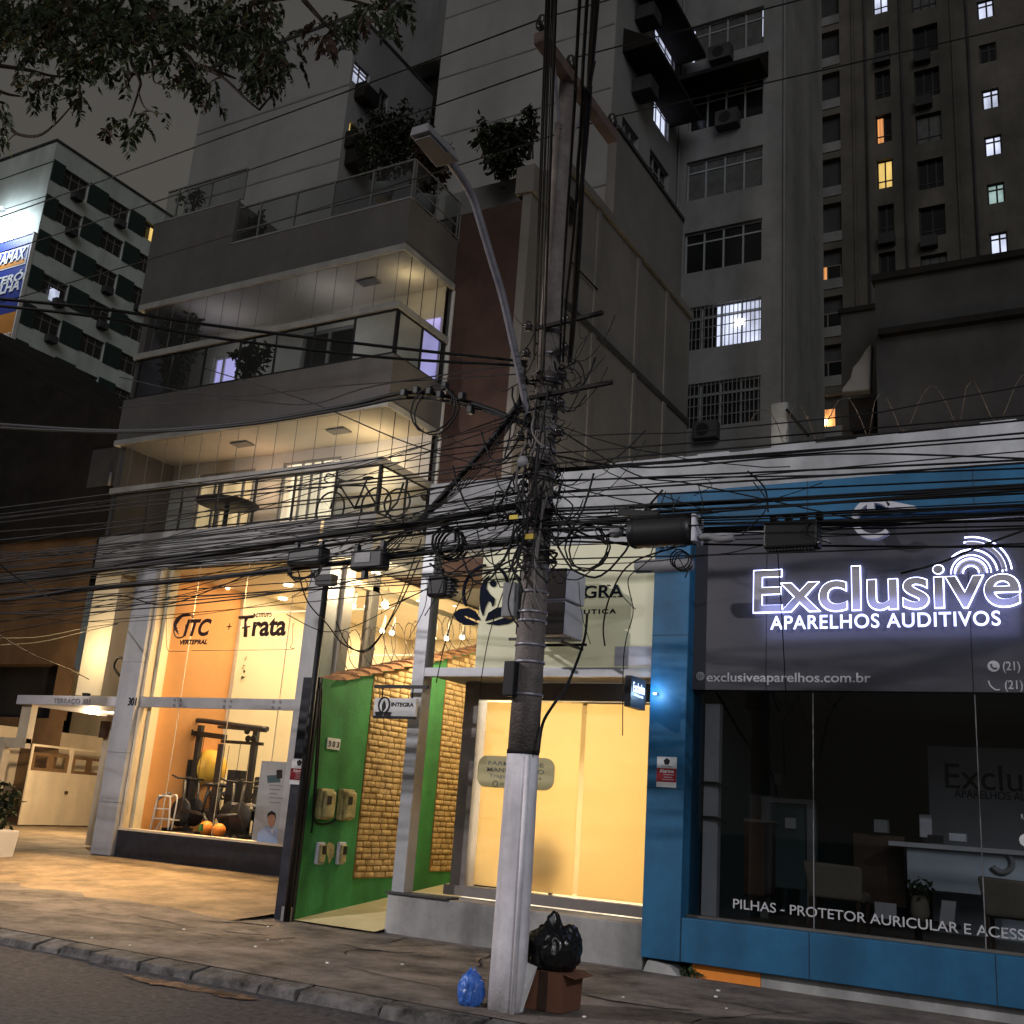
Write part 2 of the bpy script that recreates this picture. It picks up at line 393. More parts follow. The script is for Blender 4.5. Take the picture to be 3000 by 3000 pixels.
# ================================================================== SETTING
def struct(name, mb, m, **k): o = mb.build(name, m, **k); tag(o, kind='structure'); return o
mb = MB(); mb.face([(-600,-300,-.02),(600,-300,-.02),(600,900,-.02),(-600,900,-.02)]); struct('ground', mb, K['ground'])
mb = MB()
xs = [-120,-40]+[-30+i*.5 for i in range(90)]+[40,120]; ys = [-9]+[i*.5 for i in range(0,15)]+[7.35,7.62]
rz = random.Random(3)
H = {(i,j): (rz.uniform(-.006,.006) if 0<j<len(ys)-1 else 0)+(.035 if j==len(ys)-1 else .012 if j==len(ys)-2 else 0) for i in range(len(xs)) for j in range(len(ys))}
for i in range(len(xs)-1):
    for j in range(len(ys)-1):
        mb.face([(xs[i],ys[j],H[i,j]),(xs[i+1],ys[j],H[i+1,j]),(xs[i+1],ys[j+1],H[i+1,j+1]),(xs[i],ys[j+1],H[i,j+1])], True)
struct('road', mb, K['asphalt'])
mb = MB(); mb.box(-120,120,-12,-9,-.01,.13); struct('far_pavement', mb, K['pavement'])
#kerb: worn stones of uneven length
mb = MB(); x = -34; kz = random.Random(11)
while x < 14:
    L = kz.choice((kz.uniform(.25,.5),kz.uniform(.6,1.1),kz.uniform(.7,1.0))); j = kz.uniform(-.022,.02); t = kz.uniform(-.022,.008)
    c = [kz.uniform(-.015,.015) for _ in range(8)]
    mb.hexa([(x+.003,7.53+j+c[0],-.05),(x+L-.003,7.53+j+c[1],-.05),(x+L-.008,7.80,-.05),(x+.008,7.80,-.05),
             (x+.012+abs(c[4]),7.58+j+c[2]*1.6,.105+t*1.6),(x+L-.012-abs(c[5]),7.58+j+c[3]*1.6,.105+t*1.6+c[6]),(x+L-.01,7.80,.128),(x+.01,7.80,.128)])
    x += L
o = mb.build('kerb', K['kerb'], bevel=.012); tag(o, kind='structure')
# pavement with slight waviness
mb = MB(); xs = [-120,-45]+[-34+i*.4 for i in range(121)]+[45,120]; ys = [7.80,8.1,8.5,9,9.5,10,10.5,11,11.35,11.75]
H = {}
for i,xx in enumerate(xs):
    for j,yy in enumerate(ys):
        r = max(0,min(1,(yy-9.6)/1.7))*max(0,min(1,(-9.7-xx)/.6))
        H[i,j] = .13+r*.035+(rz.uniform(-.006,.006) if 0<j<len(ys)-1 else 0)
for i in range(len(xs)-1):
    for j in range(len(ys)-1):
        mb.face([(xs[i],ys[j],H[i,j]),(xs[i+1],ys[j],H[i+1,j]),(xs[i+1],ys[j+1],H[i+1,j+1]),(xs[i],ys[j+1],H[i,j+1])], True)
struct('pavement', mb, K['pavement'])
# forecourt rising towards the gym
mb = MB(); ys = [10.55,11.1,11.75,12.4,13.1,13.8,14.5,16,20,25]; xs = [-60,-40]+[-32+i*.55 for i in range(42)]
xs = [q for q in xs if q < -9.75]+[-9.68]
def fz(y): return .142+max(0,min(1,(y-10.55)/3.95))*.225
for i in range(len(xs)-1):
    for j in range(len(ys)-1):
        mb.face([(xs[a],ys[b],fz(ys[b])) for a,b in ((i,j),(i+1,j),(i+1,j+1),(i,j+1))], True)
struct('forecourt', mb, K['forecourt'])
mb = MB(); mb.face([(-9.33,11.28,.152),(-8.06,11.28,.152),(-8.06,15.2,.56),(-9.33,15.2,.56)]); mb.face([(-9.33,15.2,.56),(-7.2,15.2,.56),(-7.2,21,.62),(-9.33,21,.62)]); mb.face([(-8.06,12.15,.56),(-7.2,12.15,.56),(-7.2,15.2,.56),(-8.06,15.2,.56)])
struct('passage_ramp', mb, K['ramp'])

# ---- two lit street lamps along the road, they light the facades
def street_lamp_lit(x, y, h, label, power, col, aim):
    t = thing('street_lamp', label, 'street lamp', (x, y, 0), 'lit street lamps along the road')
    MB().lathe((x,y,0),[(.12,0),(.11,.4),(.075,.5),(.05,h-.3),(.045,h)],12).build('post', K['galv'], t)
    MB().tube(spline([(x,y,h-.25),(x+.05,y+.5,h+.12),(x+.1,y+1.3,h+.2)]), .03, 8).build('arm', K['galv'], t)
    hd = MB().hexa([(x-.02,y+1.25,h+.12),(x+.22,y+1.25,h+.12),(x+.22,y+1.95,h+.14),(x-.02,y+1.95,h+.14),(x,y+1.25,h+.24),(x+.2,y+1.25,h+.24),(x+.17,y+1.9,h+.22),(x+.03,y+1.9,h+.22)]).build('lamp_head', K['grey'], t, bevel=.015)
    m = MB(); m.box(x+.01,x+.19,y+1.45,y+1.9,h+.10,h+.116); m.build('lens', K['bulb'], hd)
    l = bpy.data.lights.new('street_light', 'SPOT'); l.energy = power; l.color = col; l.shadow_soft_size = .12; l.spot_size = RAD(112); l.spot_blend = .7
    o = bpy.data.objects.new('street_light', l); COL.objects.link(o); o.parent = t; o.location = (.1, 1.68, h+.06); o.rotation_euler = (RAD(50), 0, RAD(aim))
street_lamp_lit(-14.5, -1.2, 8.2, 'galvanised street lamp lit over the road beyond the left edge', 6600, (1,.93,.93), -28)
street_lamp_lit(7.5, -1.2, 8.2, 'galvanised street lamp lit over the road beyond the right edge', 2700, (.90,.92,1.0), 32)

# ================================================================== FAR LEFT: shuttered tower with billboard
t = thing('shuttered_tower', 'pale tower with rows of dark green shutters and a lit billboard', 'building', (-75,50,0))
PXg = Plane('X', -65.66); PYg = Plane('Y', 42.07)
Z0 = [43.75-2.87*k for k in range(11)]
win_y = [(43.17,45.36),(47.2,49.3),(50.9,53.1)]
holes = [(a,b,z,z+1.5) for z in Z0 for a,b in win_y]
m = MB(); PXg.wall(m, 42.07, 60, 0, 46.95, holes, .25); PYg.quad(m, -95, -65.66, 0, 46.95, 0); m.face([(-95,42.07,46.95),(-65.66,42.07,46.95),(-65.66,60,46.95),(-95,60,46.95)]); m.face([(-95,60,0),(-65.66,60,0),(-65.66,60,46.95),(-95,60,46.95)])
m.build('wall', K['lgreen'], t)
m = MB(); m.box(-95,-65.55,41.95,60,46.85,47.0); m.box(-95,-65.63,42.03,42.07,45.1,45.16); m.box(-95,-65.63,42.03,42.07,42.2,42.26); m.build('cornice', K['darkblk'], t)
gr = random.Random(5)
for z in Z0:
    for a,b in win_y: PXg.window(t, (a,b,z,z+1.5), .25, K['frameb'], K['pane'], (.33,.66), (.7,), .07)
    for a,b in ((42.12,43.15),(45.40,47.16),(49.34,50.86),(53.14,54.9)):
        m = MB(); PXg.box(m, a, b, z-.05, z+1.62, -.07, -.01)
        for q in range(9): PXg.box(m, a+.05, b-.05, z+.05+q*.17, z+.15+q*.17, -.085, -.07)
        m.build('shutter', K['shutter'], t)
for i,k in ((0,0),(1,0),(0,1),(0,3),(1,2),(1,3),(2,2),(2,5),(0,4)):
    a,b = win_y[i]; c = (a+b)/2+gr.uniform(-.4,.4); z = Z0[k]
    m = MB(); PXg.box(m, c-.4, c+.4, z-.55, z-.02, -.55, -.03); m.build('air_conditioner', K['darkblk'], t, bevel=.03)
for (x0,y0,x1,y1,mm) in ((442,668,450,712,'lity'),(150,842,159,886,'litw'),(106,1048,127,1060,'lito')):
    u0,u1,v0,v1 = PXg.rect(x0,y0,x1,y1); m = MB(); PXg.box(m, min(u0,u1)-.05, max(u0,u1)+.25, v0, v1, -.03, .02); m.build('lit_window', K[mm], t)
bb = thing('billboard', 'floodlit blue and orange billboard on the front of the shuttered tower', 'billboard', (-70,42,30))
blu = mat('billboard_blue', (.03,.05,.28), .5, .08, 1); ora = mat('billboard_orange', (.62,.25,.05), .5, .08, 1)
m = MB(); m.box(-74,-65.74,41.84,42.04,33.0,39.1); pn = m.build('blue_panel', blu, bb)
m = MB(); m.box(-74,-65.74,41.84,42.04,28.5,32.99); m.build('orange_panel', ora, bb)
m = MB()
for q in ((-65.73,-65.62,28.5,39.2),(-74,-65.62,39.1,39.2)): m.box(q[0],q[1],41.78,42.06,q[2],q[3])
m.build('frame', K['white'], bb)
PB = Plane('Y', 41.83)
def bbt(s, x0,y0,x1,y1, mm='wtext', b=.03, sh=.15, parent=bb, name='lettering'):
    a = PB.px(x1,y1); c = PB.px(x1,y0); u0 = PB.px(x0,y0+(x1-x0)*.36)[0]; text(name, s, parent, K[mm], PB, u0, c[0], a[1], c[1], 0, .03, bold=b, shear=sh)
m = MB(); a = PB.px(86,718); PB.box(m, -72.5, a[0], a[1]-1.5, a[1], -.02, .0); lp = m.build('logo_box', K['wtext'], bb)
m = MB(); PB.box(m, -72.5, a[0]-.12, a[1]-.98, a[1]-.10, -.035, -.022); m.build('logo_field', blu, lp)
m = MB(); PB.box(m, -72.5, a[0]-.12, a[1]-1.40, a[1]-1.06, -.035, -.022); m.build('logo_stripe', ora, lp)
PB.c = 41.78
bbt('RAMAX', -8, 724, 79, 756); PB.c = 41.83
bbt('NITERÓI', -48, 785, 82, 815); bbt('MILHA', -30, 817, 62, 847); bbt('DE', 8, 973, 33, 996); bbt('S', 22, 1003, 32, 1022)
for xx in (-68.6,-71.6):
    m = MB(); m.tube([(xx,42.0,40.6),(xx,40.9,41.2)], .04, 6); m.build('lamp_arm', K['grey'], bb)
    m = MB(); m.box(xx-.25,xx+.25,40.7,41.0,41.05,41.3); m.build('floodlight', K['grey'], bb)
area('flood', (-69.2,40.3,41.0), (RAD(68),0,0), 3.2, .3, 330, (.80,.93,1.0), bb)
area('flood', (-69.2,40.0,40.4), (RAD(25),0,0), 3.2, .3, 420, (.80,.90,1.0), bb)

# ---- dark house and brown wall at far left
t = thing('dark_house', 'unlit dark house with sloping roofline behind the overhead wires', 'building', (-28,21,0))
P = Plane('Y', 20.6)
pts = [P.px(*q) for q in ((-160,900),(0,1020),(205,1172),(352,1203),(300,1568),(-160,1600))]
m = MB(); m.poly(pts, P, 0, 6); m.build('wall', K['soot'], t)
a = P.rect(275,1320,335,1420); m = MB(); P.box(m, a[0],a[1],a[2],a[3], -.03, .02); m.build('shutter', K['darkblk'], t)
m = MB(); b = P.px(327,1425); m.tube([P.at(b[0],b[1]+.4,-.1),P.at(b[0],b[1],-.1)], .05, 6); m.build('drain_pipe', K['grey'], t)
t = thing('brown_wall', 'rough brown plastered wall left of the cream lit wall', 'wall', (-26,20.7,0))
P = Plane('Y', 20.75); a = P.px(288,1560); b = P.px(212,2050)
hd = (P.px(0,1945)[0]-3, P.px(172,1945)[0], 3.3, P.px(172,1945)[1])
m = MB(); P.wall(m, -40, a[0], .3, a[1]+.2, [hd], .6); m.build('plaster', K['brownw'], t)
m = MB(); P.quad(m, hd[0], hd[1], hd[2], hd[3], .58); m.build('dark_opening', K['soot'], t)

# ================================================================== BLANK TOWERS BEHIND THE TERRACES
t = thing('blank_tower', 'tall blank grey tower with side windows behind the roof terrace left', 'building', (-27,28,0))
P = Plane('Y', 26); R1 = Plane('X', -23.55); top = 30.45
m = MB(); P.quad(m, -31.4, -23.55, 0, top, 0)
hl = []
def rx(*q): return R1.rect(*q)
wl = rx(1040,172,1083,250)
def q4(P,x0,y0,x1,y1): return P.rect(x0,y0,x1,y1)
h1 = (R1.px(1038,185)[0], R1.px(1082,240)[0], R1.px(1036,232)[1]-.1, R1.px(1040,172)[1])
h2 = (R1.px(1024,365)[0], R1.px(1050,380)[0], R1.px(1020,425)[1], R1.px(1025,352)[1])
h3 = (R1.px(1112,260)[0], R1.px(1138,290)[0], R1.px(1112,285)[1]-.5, R1.px(1112,255)[1])
R1.wall(m, 26, 31.2, 0, top, [h1,h2,h3], .2)
m.face([(-31.4,26,top),(-23.55,26,top),(-23.55,31.2,top),(-31.4,31.2,top)])
m.build('wall', K['midgrey'], t)
m = MB(); m.box(-31.5,-23.5,25.95,31.2,top,top+.12)
m.build('roof_edge', K['darkblk'], t)
for z in (27.3, 24.1, 21.2): m = MB(); m.box(-31.4,-23.56,25.975,26.0,z,z+.06); m.build('joint_line', K['oldgrey'], t)
R1.window(t, h1, .2, K['frameb'], K['litw'], (.5,), (.62,.82), .06)
R1.window(t, h2, .2, K['frameb'], K['pane'], (.5,), (.6,), .06); R1.window(t, h3, .2, K['frameb'], K['pane'], (.5,), (), .06)
m = MB(); a = R1.px(1028,362); R1.box(m, a[0]-.1, a[0]+.12, a[1]-.35, a[1]+.1, .12, .14); m.build('lit_window', K['lity'], t)
for (x,y) in ((1058,285),(1030,425),(1030,478)):
    a = R1.px(x,y); m = MB(); R1.box(m, a[0]-.45, a[0]+.45, a[1]-.35, a[1]+.3, -.5, -.02); m.build('air_conditioner', K['soot'], t, bevel=.04)

t = thing('middle_tower', 'large blank grey tower with awnings on its right flank behind the pole', 'building', (-16,29,0))
P = Plane('Y', 26.4); R2 = Plane('X', -12.85); top = 40
m = MB(); P.quad(m, -19.75, -12.85, 0, top, 0)
wins = []
for (x0,y0,x1,y1) in ((1822,372,1868,470),(1903,480,1958,560),(1918,125,1978,165),(1916,318,1960,345)):
    a = R2.px(x0,y0); b = R2.px(x1,y1); wins.append((a[0], b[0], (a[1]+b[1])/2-.75, (a[1]+b[1])/2+.65))
R2.wall(m, 26.4, 32.2, 0, top, wins, .18)
m.box(-19.75,-12.95,26.6,32.2,top-.1,top)
m.build('wall', K['midgrey'], t)
bk = Plane('Y', 31.1); e0 = bk.px(1127,85)[0]; zb = bk.px(1180,207)[1]
m = MB(); bk.box(m, e0, -19.76, zb, top, 0, 1); m.build('recessed_wall', K['oldgrey'], t)
bl = Plane('Y', 31.9); lw = bl.rect(1170,295,1215,378); m = MB(); bl.wall(m, -26, -19.76, 0, zb+.8, [lw], .15); m.build('light_well_wall', K['soot'], t)
bl.window(t, lw, .15, K['frameb'], emit('lit_green_window', (.62,.85,.5), .42, (4,4,4)), (.5,), (.6,), .06)
for z in (24.15, 26.6, 20.6, 29.2): m = MB(); P.box(m, -19.75, -12.9, z, z+.05, -.02, 0); m.build('joint_line', K['oldgrey'], t)
for h,mm in zip(wins, ('panec','pane','litw','litw')): R2.window(t, h, .18, K['frame'], K[mm], (.33,.66), (.65,), .05)
# projecting awnings on the flank
for (x0,y0,x1,y1) in ((1838,15,1985,110),(1828,215,1968,300)):
    a = R2.px(x0,y0); b = R2.px(x1,y1); z = max(a[1], b[1]); zl = (a[1]+b[1])/2
    m = MB(); m.hexa([R2.at(a[0]-.2,zl-.2,-1.15), R2.at(b[0],zl-.2,-1.15), R2.at(b[0],zl-.2,0), R2.at(a[0]-.2,zl-.2,0),
                      R2.at(a[0]-.2,zl-.05,-1.15), R2.at(b[0],zl-.05,-1.15), R2.at(b[0],zl+.75,0), R2.at(a[0]-.2,zl+.75,0)])
    m.build('awning', K['soot'], t)
    m = MB(); R2.box(m, a[0]+.6, a[0]+1.35, zl-1.2, zl-.65, -.7, -.02); m.build('air_conditioner', K['darkblk'], t, bevel=.03)
m = MB(); R2.box(m, 26.3, 32.1, 0, 22.45, -.3, -.01); m.build('lower_wall', K['beige'], t)
m = MB(); R2.box(m, 26.25, 32.12, 22.45, 22.58, -.36, -.01); m.build('wall_coping', K['darkblk'], t)

t = thing('window_tower', 'grey apartment tower with a column of wide barred windows', 'building', (-11,34,0))
P = Plane('Y', 32.17); Q = Plane('X', -8.98); top = 40
spec = [((2018,98),(2243,122),'panec'),((2026,322),(2240,331),'pane'),((2018,499),(2235,541),'panec'),((2013,709),(2231,761),'pane'),((2008,919),(2228,996),'pane'),((2000,1155),(2226,1233),'pane')]
hs = []
for a,b,_ in spec:
    a = P.px(*a); b = P.px(*b); hs.append((-12.5, -9.68, b[1], b[1]+1.62))
m = MB(); P.wall(m, -12.85, -8.98, 0, top, hs, .2); Q.quad(m, 32.17, 38, 0, top, 0); m.face([(-12.85,32.17,top),(-8.98,32.17,top),(-8.98,38,top),(-12.85,38,top)])
m.build('wall', K['oldgrey'], t)
for i,(h,s) in enumerate(zip(hs, spec)):
    f = P.window(t, h, .2, K['frame'], K[s[2]], (.25,.5,.75), (.74,), .06)
    if i == 4:
        m = MB(); P.quad(m, h[0]+1.2, h[1]-.05, h[2]+.05, h[3]-.05, .165); m.build('lit_pane', K['litw'], f)
        m = MB(); P.box(m, h[0]+1.9, h[0]+2.15, h[2]+.75, h[2]+.95, .13, .16); m.build('ceiling_fan_lamp', K['bulb'], f)
    if i == 0:
        m = MB(); P.quad(m, h[0]+.04, h[0]+.13, h[2]+.1, h[3]-.1, .163); P.quad(m, h[1]-.1, h[1]-.04, h[2]+.4, h[3]-.05, .163); m.build('lit_pane', K['litw'], f)
    if i in (4,5):
        m = MB()
        for k in range(19): u = h[0]+.08+k*(h[1]-h[0]-.16)/18; P.box(m, u-.012, u+.012, h[2], h[3], .02, .05)
        for k in range(1,4): P.box(m, h[0], h[1], h[2]+k*.4-.012, h[2]+k*.4+.012, .022, .052)
        m.build('security_bars', K['grey'], f)
m = MB(); h = hs[1]; m.hexa([P.at(-12.7,h[3]-.15,-1.1),P.at(-9.5,h[3]-.15,-1.1),P.at(-9.5,h[3]-.15,0),P.at(-12.7,h[3]-.15,0),P.at(-12.7,h[3]-.02,-1.1),P.at(-9.5,h[3]-.02,-1.1),P.at(-9.5,h[3]+.95,0),P.at(-12.7,h[3]+.95,0)]); m.build('awning', K['soot'], t)
for (x,y) in ((2118,172),(2138,362),(2075,1270)):
    a = P.px(x,y); m = MB(); P.box(m, a[0]-.42, a[0]+.42, a[1]-.3, a[1]+.32, -.45, -.02); ac = m.build('air_conditioner', K['darkblk'], t, bevel=.03)
    m = MB(); m.lathe(P.at(a[0]-.05,a[1],-.46),[(.22,0),(.22,.01)],14,'y'); m.build('fan_grille', K['black'], ac)
m = MB(); m.tube([P.at(-8.9,3,-.06),P.at(-8.9,40,-.06)], .05, 6); m.tube([P.at(-12.78,3,-.06),P.at(-12.78,40,-.06)], .05, 6); m.build('drain_pipe', K['oldgrey'], t)

# tan tower far right
t = thing('tan_tower', 'tall tan apartment tower at upper right with scattered lit windows', 'building', (-8,56,0))
P = Plane('Y', 54.5); FH = 2.9
def reph(tl, br, ks):
    a = P.px(*tl); b = P.px(*br); return [(k,(a[0], b[0], b[1]+k*FH, a[1]+k*FH)) for k in ks]
LG = reph((2373,479),(2464,541), range(-8,6)); WA = reph((2567,471),(2617,545), range(-3,6)); WB = reph((2686,474),(2766,544), range(-3,6)); WC = reph((2882,402),(2937,448), range(-4,6))
m = MB(); xr = P.px(3160,400)[0]
P.wall(m, -14.2, xr, 0, 62, [h for _,h in LG+WA+WB+WC], .35); m.box(-14.2,xr,54.86,60,61.9,62); m.face([(xr,54.5,0),(xr,60,0),(xr,60,62),(xr,54.5,62)])
m.build('wall', K['tan'], t)
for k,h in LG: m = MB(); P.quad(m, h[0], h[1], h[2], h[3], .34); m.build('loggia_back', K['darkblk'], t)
for k,h in LG: m = MB(); P.box(m, h[0]-.02, h[1]+.02, h[2]-.62, h[2]-.02, -.06, -.005); m.build('loggia_parapet', K['oldgrey'], t)
for k,h in LG:
    if k in (-2,-3,-4,-6): P.window(t, (h[0]+.1,h[1]-.1,h[2]+.05,h[2]+.95), .33, K['frameb'], K['pane'], (.5,), (), .06)
    if k == -2: m = MB(); P.quad(m, h[0]+.1, h[0]+.85, h[2]+.1, h[2]+.9, .25); m.build('lit_window', K['lito'], t)
    if k == -5:
        m = MB(); P.quad(m, h[0]+.05, h[0]+1.2, h[2]+.1, h[2]+1.1, .30); m.build('lit_window', K['lito'], t)
        m = MB(); m.ball(P.at(h[0]+.7,h[2]+.35,.15), .17); m.build('lamp', K['bulb'], t)
for k,h in WA:
    mm = {1:'lito',0:'lity',4:'litw',3:'pane'}.get(k,'pane'); f = P.window(t, h, .3, K['blackm'], K['pane'], (.5,), (.3,), .08)
    if mm != 'pane': m = MB(); P.quad(m, h[0]+.08, h[1]-(.45 if k == 1 else .1), h[2]+.08, h[3]-.08, .26); m.build('lit_pane', K[mm], f)
for k,h in WB: P.window(t, (h[0],h[1],h[2],h[3]), .3, K['blackm'], K['panec' if k in (-2,1,4) else 'pane'], (.5,) if k%2 else (.36,.7), (.25,) if k != 3 else (), .06)
for k,h in WC:
    mm = {-3:'pane',-1:'litc',2:'pane'}.get(k,'litw'); P.window(t, h, .2, K['blackm'], K[mm], (.55,), (.72,), .09)
m = MB(); x1 = P.px(2800,400)[0]; P.box(m, x1, x1+.12, 0, 62, -.12, -.005); x1 = P.px(2500,400)[0]; P.box(m, x1, x1+.12, 0, 62, -.12, -.005); m.build('facade_rib', K['tan'], t)

# low dark block at right, behind the parapet
t = thing('dark_block', 'low dark concrete block below the tan tower at right', 'building', (1,24,0))
P = Plane('Y', 22)
m = MB(); P.box(m, -4.1, 9, 0, 13.35, 0, 6); m.build('wall', K['darkblk'], t)
m = MB(); P.box(m, -4.15, 9.05, 13.35, 13.5, -.12, 6.05); P.box(m, -4.02, 9, 12.0, 12.14, -.22, -.005); m.build('roof_ledge', K['soot'], t)
t = thing('annex_block', 'narrow dark annex wall between window tower and dark block', 'building', (-5,25,0))
P = Plane('Y', 24); a = P.px(2463,922); b = P.px(2562,906); m = MB(); P.box(m, a[0], b[0]+.3, 0, a[1], 0, 3); m.build('wall', K['darkblk'], t)
m = MB(); P.box(m, a[0]-.05, b[0]+.3, a[1], a[1]+.12, -.08, 3); m.build('roof_ledge', K['soot'], t)
# pale tarp awning fixed to that annex
P = Plane('Y', 23.2); t = thing('tarp_awning', 'crumpled pale tarp awning with a dark gap beneath it', 'awning', P.at(*P.px(2525,1130)))
pts = [P.px(*q) for q in ((2482,1160),(2480,1172),(2562,1165),(2566,1030),(2548,1050),(2530,1080),(2512,1100),(2505,1130))]
m = MB(); m.poly(pts, P, -.5, -.2); m.build('cloth', K['oldgrey'], t, bevel=.04)
pts = [P.px(*q) for q in ((2488,1174),(2492,1260),(2562,1255),(2564,1166))]
m = MB(); m.poly(pts, P, -.1, .3); m.build('dark_gap', K['soot'], t)
P = Plane('Y', 20); a = P.rect(2258,1180,2308,1300); t = thing('chimney_wall', 'short pale chimney wall standing behind the weathered parapet', 'wall', P.at(a[0],4))
m = MB(); P.box(m, a[0], a[1], 3, a[3], 0, .5); m.build('stub', K['parapet'], t, bevel=.05)
m = MB(); m.tube([P.px(2308,1205) and P.at(*P.px(2308,1205),-.1), P.at(*P.px(2372,1282),-.1)], .035, 6); m.build('stay_pipe', K['soot'], t)
# ================================================================== BALCONY BUILDING (gym below)
XL, XR, Y0, YB = -18.32, -11.22, 14.5, 16.2
PF = Plane('Y', Y0); PS = Plane('X', XR)
bld = thing('balcony_building', 'taupe building with glazed balconies above the orange-lit gym', 'building', (-14.7,15.5,0))
# shell: floors and back wall with openings
PW = Plane('Y', 16.0)
ax = [PW.px(x,1470)[0] for x in (572,640,655,735,815,985)]
f1 = [(ax[0],ax[3],6.45,8.28),(ax[4],ax[5],6.45,8.32)]
v1 = PW.px(622,1080)[0]; v2 = PW.px(700,1080)[0]; v3 = PW.px(880,1040)[0]; v4 = PW.px(1035,1020)[0]; v5 = PW.px(1238,1040)[0]
f2 = [(v1,v2,9.3,11.1),(v3,v4,9.3,11.25)]
m = MB(); PW.wall(m, XL, XR-.02, 5.8, 13.2, f1+f2, .12); m.build('back_wall', K['white'], bld)
m = MB(); m.box(XL,XL+.18,14.62,16.0,6.5,8.55); m.box(XL,XL+.18,14.62,16.0,9.5,11.7); m.box(XL,-16.3,19.4,19.6,0,5.78); m.build('end_wall', K['taupe'], bld)
PW.window(bld, f1[0], .1, K['frame'], K['litwarm'], (.3,.42,.8), (), .06); PW.window(bld, f1[1], .1, K['frame'], K['litcream'], (.33,.5,.66), (), .05)
fw = PW.window(bld, f2[0], .1, K['white'], K['litv'], (.35,), (), .07); PW.window(bld, f2[1], .1, K['frame'], K['pane'], (.5,), (), .07)
m = MB(); PW.box(m, v5, XR-.08, 9.5, 11.0, -.03, -.01); m.build('lit_blind', K['litv'], bld)
# slabs (soffits)
m = MB()
m.box(XL,XR,14.5,YB,5.78,6.53); m.build('lower_slab', K['conc'], bld)
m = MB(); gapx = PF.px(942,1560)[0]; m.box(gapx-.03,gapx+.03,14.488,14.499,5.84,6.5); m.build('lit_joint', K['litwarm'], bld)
m = MB(); m.box(XL,XR-.01,14.52,YB-.01,8.54,8.64); m.box(XL,XR-.01,14.52,YB-.01,11.69,11.8); m.build('soffit', K['ceil'], bld)
m = MB(); m.box(XL,XR+.02,14.48,YB,8.645,9.58); m.build('parapet', K['taupe'], bld)
m = MB()
m.hexa([(XL-.05,14.48,11.815),(XR+.02,14.48,11.815),(XR+.02,YB,11.815),(XL-.05,YB,11.815),(XL-.05,14.48,12.80),(XR+.02,14.48,12.80),(XR+.02,YB,12.80),(XL-.05,YB,12.80)])
m.box(XL-.05,-15.82,14.48,YB-.3,12.80,13.86); m.build('parapet', K['taupe'], bld)
m = MB(); m.box(XL-.06,XR+.04,14.46,YB,12.803,12.83) if False else m.box(-15.82,XR+.035,14.465,14.56,12.803,12.83); m.box(XL-.06,-15.81,14.465,14.56,13.863,13.89); m.build('parapet_coping', K['frame'], bld)
# white beams
m = MB()
for z0,z1 in ((7.45,7.575),(10.5,10.63)):
    m.box(XL+.1,XR+.03,14.45,14.56,z0,z1); m.box(XR-.08,XR+.03,14.56,YB,z0,z1)
for z0,z1 in ((8.53,8.643),(11.68,11.813)):
    m.box(XL,XR+.05,14.43,14.519,z0,z1); m.box(XR-.009,XR+.05,14.519,YB,z0,z1)
m.build('white_beam', K['offwhite'], bld)
m = MB(); m.box(XR-.07,XR+.06,YB-.02,YB+.12,6.5,8.52); m.box(XR-.07,XR+.06,YB-.02,YB+.12,8.66,11.67); m.build('corner_post', K['white'], bld)
m = MB(); m.box(XR-.3,XR+.02,YB+.01,YB+.2,12.8,13.4); m.build('stair_post', K['beige'], bld)
def guard(z0, z1, parent, x0=XL+.12, x1=XR-.03, step=.97, side=True, midrail=None, mt='blackm'):
    g = MB(); x = x1
    while x > x0: g.box(x-.018,x+.018,14.5,14.535,z0,z1); x -= step
    g.box(x0,x1,14.498,14.537,z1-.03,z1+.002); g.box(x0,x1,14.498,14.537,z0+.02,z0+.045)
    if midrail: g.box(x0,x1,14.503,14.532,midrail-.012,midrail+.012)
    if side:
        for y in (14.58,15.35,16.12): g.box(x1-.01,x1+.02,y-.018,y+.018,z0,z1)
        g.box(x1-.008,x1+.018,14.54,YB,z1-.03,z1+.001); g.box(x1-.008,x1+.018,14.54,YB,z0+.02,z0+.045)
        if midrail: g.box(x1-.006,x1+.016,14.54,YB,midrail-.012,midrail+.012)
    o = g.build('guard_rail', K[mt], parent)
    p = MB(); p.face([(x0,14.52,z0+.05),(x1,14.52,z0+.05),(x1,14.52,z1-.03),(x0,14.52,z1-.03)])
    if side: p.face([(x1+.004,14.54,z0+.05),(x1+.004,YB,z0+.05),(x1+.004,YB,z1-.03),(x1+.004,14.54,z1-.03)])
    p.build('guard_glass', K['dglass'], o)
guard(6.53,7.45,bld); guard(9.58,10.5,bld)
guard(12.83,13.69,bld,-15.75,XR,.98,True,13.12,'grey')
guard(13.89,14.66,bld,XL+.2,-15.72,1.02,False,None,'grey')
